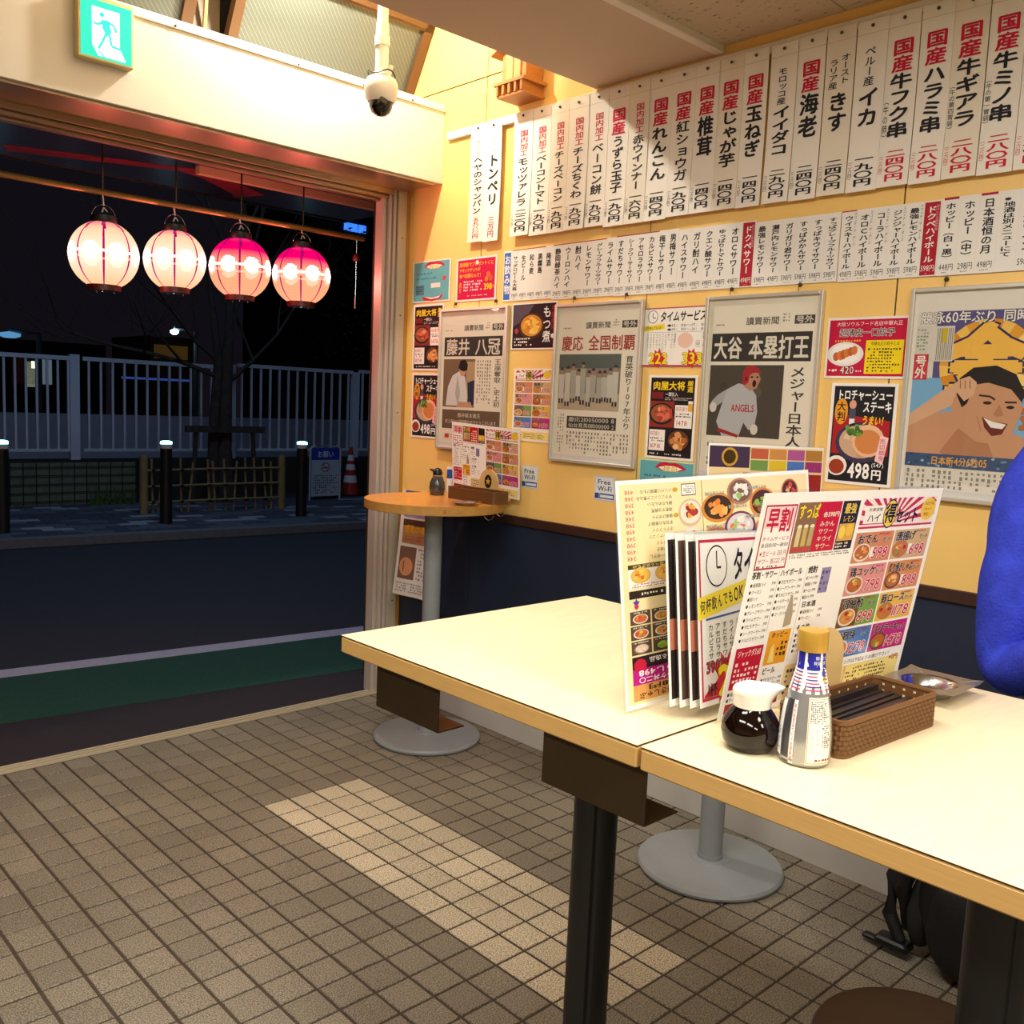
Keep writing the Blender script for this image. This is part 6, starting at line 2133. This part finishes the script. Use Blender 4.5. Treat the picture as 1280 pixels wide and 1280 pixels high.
for X, Z, R_, pink, lab_ in LAN:
    t = thing('paper_lantern', lab_, 'lantern', (X, ROD_Y, Z - 0.15), group='lit paper lanterns on the rod')
    light('lantern_bulb', 'POINT', (X, ROD_Y, Z), 9, (1.0, 0.75, 0.6), radius=0.03)
    NS, NZ = 96, 72
    vs, fs, cs = [], [], []
    Hh = 0.133
    th0, th1 = math.radians(21), math.radians(152)
    for j in range(NZ + 1):
        thv = th0 + (th1 - th0) * j / NZ
        rib = 1 + (0.006 if j % 2 else -0.002)
        for i in range(NS):
            a = 2 * PI * i / NS
            r = R_ * math.sin(thv) * rib
            vs.append((X + r * math.cos(a), ROD_Y + r * math.sin(a), Z + R_ * 1.02 * math.cos(thv)))
    fa = math.atan2(CW.y - ROD_Y, CW.x - X)
    for j in range(NZ):
        for i in range(NS):
            k = (i + 1) % NS
            fs.append((j * NS + i, (j + 1) * NS + i, (j + 1) * NS + k, j * NS + k))
            thv = th0 + (th1 - th0) * (j + 0.5) / NZ
            zz = math.cos(thv)                         # 1 top .. -1 bottom
            a = 2 * PI * (i + 0.5) / NS
            rel = ((a - fa) / (2 * PI / 8)) % 1.0       # eight gores; rib at 0
            d = min(rel, 1 - rel) * (2 * PI / 8) * math.sin(thv)
            ribw = 0.022 if zz < 0.35 else 0.022 + 0.06 * (zz - 0.35)
            band = zz - 0.03
            cdot = abs(rel - 0.5) * (2 * PI / 8) * math.sin(thv)
            dot = math.hypot(cdot, band) < 0.25
            if dot or abs(band) < 0.045:
                c = (7.0, 4.2, 3.6)
            elif d < ribw:
                c = (0.32, 0.0, 0.13)
            else:
                base = (1.0, 0.60, 0.30) if not pink else (1.0, 0.46, 0.24)
                edge = (j % 2) * 0.06
                f_ = 0.0
                if pink:
                    f_ = min(1, max(0, (zz - 0.12) / 0.4))
                    top = (0.85, 0.0, 0.16)
                else:
                    f_ = min(1, max(0, (zz - 0.7) / 0.25)) * 0.8
                    top = (0.85, 0.05, 0.22)
                c = tuple(base[q] * (1 - f_) + top[q] * f_ for q in range(3))
                c = tuple(v_ * (1 - edge) for v_ in c)
                if not pink:
                    g_ = max(0, 1 - abs(zz) * 1.1) * 0.5
                    c = tuple(v_ + g_ * w_ for v_, w_ in zip(c, (0.5, 0.8, 0.9)))
            cs += [c[0], c[1], c[2], 1.0] * 4
    me = bpy.data.meshes.new('shade')
    org = parent_origin(t)
    me.from_pydata([Vector(v) - org for v in vs], [], fs)
    ca = me.color_attributes.new('Col', 'FLOAT_COLOR', 'CORNER')
    ca.data.foreach_set('color', cs)
    me.materials.append(M_lan)
    link('shade', me, t)
    zt, zb = Z + R_ * 1.02 * math.cos(th0), Z + R_ * 1.02 * math.cos(th1)
    rt, rb = R_ * math.sin(th0), R_ * math.sin(th1)
    MB().lathe([(rt, zt - 0.004), (rt + 0.002, zt), (rt + 0.002, zt + 0.026), (rt - 0.004, zt + 0.026), (rt - 0.004, zt)], (X, ROD_Y, 0), 36).build('top_ring', M_black, t, smooth=40)
    MB().lathe([(rb - 0.004, zb - 0.022), (rb + 0.001, zb - 0.022), (rb + 0.002, zb + 0.002)], (X, ROD_Y, 0), 36).build('bottom_ring', M_lcap, t, smooth=40)
    MB().tube([(X + rt * math.cos(a) * 1.0, ROD_Y, zt + 0.02 + 0.052 * math.sin(a)) for a in [k * PI / 14 for k in range(15)]], 0.0018, 6).build('wire_bail', M_chrome, t)
    MB().tube([(X, ROD_Y, zt + 0.068), (X - 0.004, ROD_Y, ROD_Z - 0.012)], 0.003, 6).tube([(X, ROD_Y - 0.003, zt + 0.06), (X + 0.012, ROD_Y - 0.006, zt + 0.045)], 0.003, 6).tube([(X, ROD_Y - 0.003, zt + 0.06), (X - 0.01, ROD_Y - 0.006, zt + 0.04)], 0.003, 6).build('tie_string', mat('white cord', 'd8d4cc', 0.8), t)
    for a in (0, 2 * PI / 3, 4 * PI / 3):
        MB().lathe([(0.004, 0), (0.004, 0.006)], (X + rb * 0.6 * math.cos(a), ROD_Y + rb * 0.6 * math.sin(a), zb - 0.028), 8).build('foot_stud', M_chrome, t)

# small wind chime near the jamb
t = thing('wind_chime', 'thin red and white tube hanging by a chain near the jamb', 'ornament', (1.10, 1.25, 1.85))
cxh, cyh = 1.13, 1.2
MB().tube([(cxh, cyh, 2.18), (cxh, cyh, 2.10)], 0.002, 6).build('cord', M_steel, t)
MB().lathe([(0.016, 0.0), (0.018, 0.01), (0.012, 0.03), (0.002, 0.036)], (cxh, cyh, 2.08), 16).build('bell', mat('dull red bell', '6a1c1c', 0.4), t, smooth=50)
MB().tube([(cxh, cyh, 2.08), (cxh, cyh, 1.9)], 0.0015, 5).build('chain', M_steel, t)
MB().lathe([(0.004, 0), (0.004, 0.05)], (cxh, cyh, 1.85), 8).build('clapper', M_steel, t)

# glossy awning ceiling outside with a beam
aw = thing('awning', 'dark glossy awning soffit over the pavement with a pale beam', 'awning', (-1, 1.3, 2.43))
MB().box((-5, 0.935, 2.43), (1.6, 2.02, 2.455)).build('soffit', mat('dark glossy soffit', '1c1824', 0.2, spec=0.6, noise=0.3, nscale=4), aw)
MB().box((0.42, 1.42, 2.395), (1.60, 1.46, 2.43)).build('beam', mat('beige beam', 'a89878', 0.5), aw)
MB().prism([(-0.3, 1.78, 2.4285), (-0.067, 1.70, 2.4285), (0.2, 1.60, 2.4285), (0.46, 1.50, 2.4285), (0.62, 1.56, 2.4285), (0.93, 1.75, 2.4285), (0.86, 1.95, 2.4285), (0.80, 1.86, 2.4285), (0.55, 1.66, 2.4285), (0.40, 1.60, 2.4285), (0.1, 1.74, 2.4285), (-0.25, 1.90, 2.4285)], (0, 0, 0.003)).build('red_reflection', mat('red soffit reflection', '6c1820', 0.4, noise=0.4, nscale=9), aw)  # red lantern reflections on the soffit, put in as a coloured strip
MB().box((-5, 2.0, 2.425), (1.6, 2.03, 2.47)).build('fascia', M_black, aw)
structure('trim_10', MB().box((-5, 0.90, 2.32), (1.35, 0.935, 2.70)), M_black, label='outer face of the header')
structure('trim_11', MB().box((1.137, 0.90, -0.1), (1.5, 1.0, 3.0)), mat('outer wall grey', '4a4844', 0.7), label='outer wall beside the opening')
# ------------------------------------------------------------------ street
GZ = -0.05
ST = math.radians(-6.0)
su, sn = V3(math.cos(ST), math.sin(ST), 0), V3(-math.sin(ST), math.cos(ST), 0)
S0 = V3(-0.216, 2.292, GZ)


def band(d0, d1, z0, z1, a0=-14, a1=26, st=ST):
    u, n_ = V3(math.cos(st), math.sin(st), 0), V3(-math.sin(st), math.cos(st), 0)
    o = V3(S0.x, S0.y, 0)
    q = [o + u * a0 + n_ * d0, o + u * a1 + n_ * d0, o + u * a1 + n_ * d1, o + u * a0 + n_ * d1]
    return MB().prism([V3(p.x, p.y, z0) for p in q], (0, 0, z1 - z0))


M_asph = mat('asphalt', '2a2b30', 0.85, noise=0.15, nscale=60, bump=0.4, bscale=300)
structure('ground', MB().box((-14, 0.875, -0.2), (26, 40, GZ - 0.012)), mat('verge soil', '1c1a16', 0.95))
structure('road', band(0.0, 3.95, GZ - 0.01, GZ - 0.004), M_asph)
structure('cycle_lane', band(-0.78, 0.0, GZ - 0.01, GZ - 0.003), mat('green cycle lane paint', '184430', 0.8, noise=0.15, nscale=40))
structure('road_line', band(-0.07, 0.07, GZ - 0.009, GZ - 0.001), mat('white road paint', 'b0b0bc', 0.7, noise=0.08, nscale=50))
structure('apron', MB().box((-14, 0.875, -0.15), (6, 1.6, GZ - 0.006)), mat('dark red brown paving', '281b19', 0.7, noise=0.15, nscale=30))
KA = math.radians(-4.8)


def kp(s, d, z):
    u, n_ = V3(math.cos(KA), math.sin(KA), 0), V3(-math.sin(KA), math.cos(KA), 0)
    p = V3(0.847, 6.275, 0) + u * s + n_ * d
    return V3(p.x, p.y, z)


structure('kerb', MB().prism([kp(-12, 0, -0.15), kp(22, 0, -0.15), kp(22, 0.16, -0.15), kp(-12, 0.16, -0.15)], (0, 0, 0.165)), mat('concrete kerb', '66686a', 0.85, noise=0.1, nscale=20))
sw = structure('sidewalk', MB().prism([kp(-12, 0.16, -0.15), kp(22, 0.16, -0.15), kp(22, 4.2, -0.15), kp(-12, 4.2, -0.15)], (0, 0, 0.145)), mat('sidewalk bed', '2c2e30', 0.9))
rd_ = random.Random(3)
pm = [mat('slate paver', '3e4650', 0.85), mat('grey paver', '545c66', 0.85), mat('pale paver', '8c949c', 0.85)]
pmesh = []
for m in pm:
    q = MB().box((-0.146, -0.071, -0.02), (0.146, 0.071, 0.02))
    pmesh.append(q.mesh('paver', m))
cnt = 0
bulk = [MB(), MB(), MB()]
for r in range(16):
    for c in range(-6, 34):
        s, d = (c + 0.5 * (r % 2)) * 0.3, 0.24 + 0.15 * r
        k = 2 if rd_.random() < 0.12 else rd_.randint(0, 1)
        p = kp(s, d, 0.0)
        if -1 <= c <= 19 and r < 14 and cnt < 290:
            o = link('paver', pmesh[k], sw, (p.x, p.y, -0.004))
            o.rotation_euler = (0, 0, KA)
            cnt += 1
        else:
            bulk[k].box((-0.146, -0.071, -0.024), (0.146, 0.071, 0.016), RM((p.x, p.y, 0), rz=KA))
for k in range(3):
    o = bulk[k].build('pavers', pm[k], sw)
    o['kind'] = 'stuff'

# bollards with lit caps
M_bol = mat('bollard black', '15130f', 0.5)
M_led = mat('bollard light ring', 'a0e8ff', 0.3, emit='8ce0ff', es=3.0)
for k, (X, Y, lb) in enumerate(((1.0, 6.75, 'left edge of the doorway view'), (2.56, 6.76, 'in front of the bamboo fence'), (4.155, 6.75, 'beside the notice board'))):
    t = thing('bollard', 'black round bollard with a glowing white ring top, %s' % lb, 'bollard', (X, Y, 0), group='lit bollards along the kerb')
    MB().lathe([(0.062, 0.0), (0.060, 0.80)], (X, Y, 0), 24).build('post', M_bol, t, smooth=40)
    MB().lathe([(0.060, 0.80), (0.062, 0.81), (0.062, 0.845)], (X, Y, 0), 24).build('white_band', M_white, t, smooth=40)
    MB().lathe([(0.058, 0.845), (0.060, 0.85), (0.058, 0.872), (0.03, 0.880)], (X, Y, 0), 24).build('light_ring', M_led, t, smooth=40)

# white railing fence on a low wall
M_fence = mat('fence white', 'c8d4e0', 0.6)
FY = 9.3
ft = thing('railing_fence', 'tall white railing fence with vertical bars across the street', 'fence', (4, FY, 0.5))


def fz(X):
    return 0.0 * X


def fence_run(X0, X1, zt, zb, nb):
    MB().box((X0, FY - 0.02, zt - 0.05), (X1, FY + 0.02, zt)).build('top_rail', M_fence, ft)
    MB().box((X0, FY - 0.02, zb), (X1, FY + 0.02, zb + 0.035)).build('bottom_rail', M_fence, ft)
    for k in range(nb):
        X = X0 + (X1 - X0) * (k + 0.5) / nb
        MB().box((X - 0.013, FY - 0.012, zb + 0.03), (X + 0.013, FY + 0.012, zt - 0.045)).build('bar', M_fence, ft)


X1_ = at(250, 500, 1, FY).x if False else at(97, 500, 1, FY).x
fence_run(at(-60, 500, 1, FY).x, X1_ - 0.05, 1.755, 0.60, 11)
fence_run(X1_ + 0.06, at(283, 500, 1, FY).x, 1.76, 0.60, 13)
fence_run(at(296, 500, 1, FY).x, at(440, 500, 1, FY).x, 1.80, 0.60, 13)
fence_run(at(448, 500, 1, FY).x, at(520, 500, 1, FY).x, 1.82, 0.60, 8)
for px_, zb_ in ((93, 0.45), (289, 0.45), (444, 0.45)):
    X = at(px_, 500, 1, FY).x
    MB().box((X - 0.055, FY - 0.03, zb_), (X + 0.055, FY + 0.05, 1.78)).build('fence_post', M_fence, ft)
structure('wall_planter', MB().box((-6, FY - 0.08, -0.1), (20, FY + 0.2, 0.50)), mat('dark retaining wall', '2c2a26', 0.9, noise=0.2, nscale=8), label='low dark retaining wall under the railing')
structure('parapet', MB().box((-6, 12.0, -0.1), (26, 12.15, 0.98)), mat('pale concrete parapet', 'a8b2c4', 0.8, noise=0.08, nscale=5), label='pale concrete parapet behind the railing')

# netting with green slope, left
t = thing('wire_net', 'green-grey wire netting against the planter at the left', 'netting', (2.0, 8.75, 0))
nx0, nx1 = at(-40, 600, 1, 8.8).x, at(170, 600, 1, 8.8).x
MB().box((nx0, 8.82, -0.01), (nx1, 8.86, 0.50)).build('backing', mat('moss green board', '66725e', 0.9, noise=0.15, nscale=10), t)
q = MB()
for k in range(int((nx1 - nx0) / 0.14)):
    X = nx0 + 0.14 * k
    q.box((X, 8.80, 0.0), (X + 0.008, 8.81, 0.5))
for k in range(5):
    q.box((nx0, 8.80, 0.05 + 0.1 * k), (nx1, 8.81, 0.058 + 0.1 * k))
q.build('net', mat('net wire', '181c1a', 0.6), t)['kind'] = 'stuff'

# bamboo fence
M_bam = mat('weathered bamboo', '8a7648', 0.6, noise=0.15, nscale=10)
M_tie = mat('black cord', '141210', 0.8)
pA, pB = V3(2.665, 7.60, 0), V3(4.30, 7.46, 0)
t = thing('bamboo_fence', 'low bamboo lattice fence in front of the tree', 'fence', (pA + pB) / 2)
dv = pB - pA
for f_ in (0, 1):
    p = pA + dv * f_
    MB().lathe([(0.048, 0), (0.045, 0.66), (0.03, 0.67)], (p.x, p.y, 0), 12).build('end_post', M_bam, t, smooth=40)
for k, z in enumerate((0.14, 0.32, 0.50)):
    MB().tube([pA + V3(0, -0.02, z), pA + dv * 0.5 + V3(0, -0.02, z + 0.015), pB + V3(0, -0.02, z + 0.02)], 0.013, 8).build('rail', M_bam, t)
for k, f_ in enumerate((0.06, 0.12, 0.26, 0.33, 0.46, 0.50, 0.58, 0.66, 0.74, 0.81, 0.89, 0.94)):
    p = pA + dv * (f_ * 0.98)
    lean = random.uniform(-0.03, 0.03)
    MB().tube([(p.x - lean, p.y + 0.01, 0.02), (p.x + lean, p.y + 0.01, 0.62 + random.uniform(-0.03, 0.03))], 0.014, 8).build('cane', M_bam, t)
    if k % 2 == 0:
        for z in (0.14, 0.32, 0.50):
            MB().box((p.x - 0.018, p.y - 0.04, z - 0.012), (p.x + 0.018, p.y + 0.03, z + 0.018)).build('tie', M_tie, t)

# bare tree with stakes
M_bark = mat('dark bark', '3c342c', 0.95, noise=0.3, nscale=12)
t = thing('tree', 'bare dark street tree behind the bamboo fence', 'tree', (4.05, 8.4, 0))
MB().tube([(4.05, 8.4, 0), (4.02, 8.4, 0.7), (4.04, 8.42, 1.4), (4.07, 8.4, 2.2), (4.1, 8.4, 3.2)], [0.12, 0.09, 0.08, 0.06, 0.04], 14).build('trunk', M_bark, t, smooth=60)
MB().tube([(3.85, 8.38, 0), (3.87, 8.4, 0.9), (3.93, 8.4, 1.8), (3.8, 8.4, 2.8)], [0.07, 0.065, 0.055, 0.03], 10).build('trunk', M_bark, t, smooth=60)
rb_ = random.Random(11)


def branch(q, p, d, L, r, depth):
    pts = [p]
    rs = [r]
    for k in range(4):
        d = (d + V3(rb_.uniform(-0.25, 0.25), rb_.uniform(-0.2, 0.2), rb_.uniform(-0.1, 0.22))).normalized()
        pts.append(pts[-1] + d * (L / 4))
        rs.append(r * (1 - 0.17 * (k + 1)))
    q.tube(pts, rs, 5)
    if depth > 0:
        for k in (1, 2, 3, 4, 4):
            dd = (d + V3(rb_.uniform(-0.9, 0.9), rb_.uniform(-0.6, 0.6), rb_.uniform(-0.2, 0.6))).normalized()
            branch(q, pts[k], dd, L * 0.62, rs[k] * 0.65, depth - 1)


for k, (p, d) in enumerate(((V3(4.04, 8.42, 1.5), V3(0.9, 0, 0.55)), (V3(4.05, 8.4, 1.7), V3(-0.8, 0, 0.8)), (V3(4.07, 8.4, 2.2), V3(0.4, 0.1, 1)), (V3(4.1, 8.4, 3.0), V3(-0.3, 0, 1)), (V3(3.9, 8.4, 1.6), V3(-1, -0.1, 0.4)), (V3(4.1, 8.4, 3.0), V3(0.5, 0, 0.8)))):
    q = MB()
    branch(q, p, d.normalized(), 2.0, 0.035, 3)
    q.build('branch', M_bark, t)
MB().box((3.45, 8.25, 0.90), (4.5, 8.30, 0.98)).build('stake_rail', M_bark, t)
MB().tube([(3.55, 8.3, 0), (3.6, 8.3, 0.98)], 0.03, 8).build('stake', M_bark, t)
MB().tube([(4.4, 8.3, 0), (4.35, 8.3, 0.98)], 0.03, 8).build('stake', M_bark, t)

# second tree crowns farther left and right, dark
for k, (X, Y) in enumerate(((-1.2, 10.4), (8.6, 10.6))):
    t = thing('tree', ('dark leafy tree behind the railing at the left', 'dark leafy tree behind the railing at the right')[k], 'tree', (X, Y, 0))
    MB().tube([(X, Y, 0), (X + 0.05, Y, 1.4), (X, Y, 2.6), (X + 0.1, Y, 3.6)], [0.14, 0.11, 0.08, 0.04], 10).build('trunk', M_bark, t, smooth=60)
    q = MB()
    for j in range(6):
        a = j * 1.05
        branch(q, V3(X, Y, 2.2 + 0.2 * j), V3(math.cos(a), math.sin(a) * 0.5, 0.5).normalized(), 1.8, 0.03, 2)
    q.build('branches', M_bark, t)
    q = MB()
    for j in range(1500):
        a, r, z = rb_.uniform(0, 6.28), rb_.uniform(0.2, 1.9), rb_.uniform(2.0, 4.3)
        c = V3(X + r * math.cos(a), Y + r * math.sin(a) * 0.7, z)
        u = V3(rb_.uniform(-1, 1), rb_.uniform(-1, 1), rb_.uniform(-1, 1)).normalized() * 0.05
        v = u.orthogonal().normalized() * 0.025
        q.add([c - u, c + v, c + u, c - v], [(0, 1, 2, 3)])
    q.build('leaves', mat('night leaves', '28361c', 0.8), t)['kind'] = 'stuff'
# low weeds
t = thing('shrub', 'small green weed clump in front of the wire netting', 'shrub', (2.7, 8.6, 0))
q = MB()
for j in range(60):
    a = rb_.uniform(0, 6.28)
    h_ = rb_.uniform(0.1, 0.3)
    c = V3(2.68 + rb_.uniform(-0.25, 0.25), 8.55 + rb_.uniform(-0.05, 0.05), 0)
    e = c + V3(math.cos(a) * 0.08, math.sin(a) * 0.05, h_)
    n_ = V3(0.012, 0, 0)
    q.add([c - n_, c + n_, e], [(0, 1, 2)])
q.build('leaves', mat('weed green', '3c5420', 0.8), t)

# notice board and traffic cone
pN = V3(5.35, 8.15, 0)
t = thing('notice_board', 'white and blue no-smoking notice board in a tube frame', 'sign', (pN.x, pN.y, 0))
wN, hN = 0.47, 0.74
fr = [(pN.x - wN / 2, pN.y, 0), (pN.x - wN / 2, pN.y, hN - 0.07)] + [(pN.x - wN / 2 + 0.07 - 0.07 * math.cos(a), pN.y, hN - 0.07 + 0.07 * math.sin(a)) for a in (0.4, 0.8, 1.2, 1.57)] + [(pN.x + wN / 2 - 0.07 + 0.07 * math.sin(a), pN.y, hN - 0.07 + 0.07 * math.cos(a)) for a in (0, 0.4, 0.8, 1.2)] + [(pN.x + wN / 2, pN.y, hN - 0.07), (pN.x + wN / 2, pN.y, 0)]
MB().tube(fr, 0.014, 8).build('tube_frame', mat('white tube', 'b8bcc0', 0.5), t, smooth=50)
pr = Print((pN.x - wN / 2 + 0.02, pN.y - 0.006, hN - 0.025), (wN - 0.04, 0, 0), (0, 0, -(hN - 0.09)), base='b8c0c8', thick=0.006)
pr.rect(0.0, 0.0, 1, 0.25, '2c3ca0')
pr.ht('お願い', 0.2, 0.06, 0.8, 0.2, 'd8dce8', 2, off=0.02)
pr.circ(0.5, 0.4, 0.1, 'b03040', 2, 24)
pr.circ(0.5, 0.4, 0.08, 'c0c8d0', 2.5, 24)
pr.line([(0.42, 0.34), (0.58, 0.46)], 0.02, 'b03040', 3)
pr.line([(0.4, 0.42), (0.6, 0.4)], 0.02, '303038', 2.8)
pr.fine(0.06, 0.55, 0.94, 0.95, 8, '484c54')
pr.build('board', PAPER, t)
cx, cy = 6.02, 8.55
t = thing('traffic_cone', 'red and white striped traffic cone beside the notice board', 'traffic cone', (cx, cy, 0))
MB().bbox((cx - 0.19, cy - 0.19, 0), (cx + 0.19, cy + 0.19, 0.035), 0.01).build('base', M_black, t)
rc = lambda z: 0.13 - 0.105 * z / 0.68
mr_, mw_ = mat('cone red', 'b0281c', 0.5), mat('cone reflective white', 'e0e0e0', 0.4)
for z0_, z1_, m_, nm in ((0.035, 0.20, mr_, 'cone_body'), (0.20, 0.30, mw_, 'white_band'), (0.30, 0.38, mr_, 'cone_body'), (0.38, 0.46, mw_, 'white_band'), (0.46, 0.51, mr_, 'cone_body'), (0.51, 0.59, mw_, 'white_band'), (0.59, 0.70, mr_, 'cone_body')):
    MB().lathe([(rc(z0_), z0_), (rc(z1_), z1_)], (cx, cy, 0), 24).build(nm, m_, t, smooth=40)

# far things: street lamps, buildings
for k, (px_, py_, Y_, lb, colr, st_, rr_) in enumerate(((218, 416, 22, 'street lamp glowing white in the distance beyond the tree', 'c8f4ff', 9, 0.10), (12, 420, 20, 'street lamp glowing blue-white at the far left', '5c98c8', 0.5, 0.22))):
    p = at(px_, py_, 1, Y_)
    t = thing('street_lamp', lb, 'street lamp', (p.x, p.y, 0))
    MB().tube([(p.x + 0.6, p.y, 0), (p.x + 0.6, p.y, p.z + 0.1), (p.x, p.y, p.z + 0.12)], 0.06, 8).build('pole', mat('lamp pole grey', '6c7480', 0.6), t)
    MB().lathe([(0.02, 0.1), (rr_, 0.06), (rr_, 0.0), (rr_ * 0.5, -0.04)], (p.x, p.y, p.z), 16).build('lamp_head', mat('lamp glow %d' % k, colr, 0.5, emit=colr, es=st_), t, smooth=50)
p0, p1 = at(-30, 500, 1, 26), at(150, 440, 1, 26)
t = thing('building', 'dark distant building with a few lit windows behind the railing', 'building', (5, 26, 0))
MB().box((2, 26, -0.1), (9, 30, 2.6)).build('wall', mat('far wall', '18161a', 0.9), t)
for (px_, py_, w_, h_, c, e) in ((43, 456, 0.09, 0.1, 'e8f0d8', 1.6), (42, 468, 0.2, 0.35, '8a9478', 0.5), (57, 465, 0.16, 0.35, '788898', 0.4), (29, 462, 0.3, 0.4, '301410', 0.12)):
    p = at(px_, py_, 1, 25.98)
    MB().box((p.x - w_, 25.95, p.z - h_), (p.x + w_, 25.99, p.z + h_)).build('lit_window', mat('lit window ' + c, c, 0.5, emit=c, es=e * 0.6), t)
t = thing('building', 'ochre-lit distant building beyond the street lamp', 'building', (10.5, 25, 0))
pa, pb = at(188, 445, 1, 25), at(230, 430, 1, 25)
MB().box((pa.x, 25, -0.1), (pb.x + 0.3, 28, pa.z + 0.6)).build('wall', mat('ochre far wall', '5a4424', 0.9), t)
MB().box((pa.x + 0.1, 24.96, pa.z - 0.05), (pb.x + 0.1, 24.99, pa.z + 0.35)).build('lit_window', mat('ochre lit panel', '5a4420', 0.9, emit='7a5a28', es=0.10), t)
t = thing('building', 'dark tall distant building with a small blue lit sign near the jamb', 'building', (15.5, 24.2, 0))  # added block and glow box, standing in for a bluish reflected glow
MB().box((14.4, 24.1, -0.1), (18.5, 28, 9.5)).build('wall', mat('glow backing block', '0e0d12', 0.9), t)  # added dark block, only there to carry the blue glow
MB().box((15.9, 24.0, 6.78), (16.7, 24.1, 7.02)).build('blue_glow_box', mat('blue lit sign', '2c6cf0', 0.5, emit='3a7cf8', es=0.8), t)  # emissive box stands in for the bluish reflected glow
t = bpy.data.objects['building.001']
p = at(165, 472, 1, 24)
MB().box((p.x - 0.3, 23.96, p.z - 0.04), (p.x + 1.7, 23.99, p.z + 0.02)).build('blue_strip', mat('blue glow', '3a50b0', 0.5, emit='4058c0', es=0.25), t)

bpy.data.objects.remove(_go)
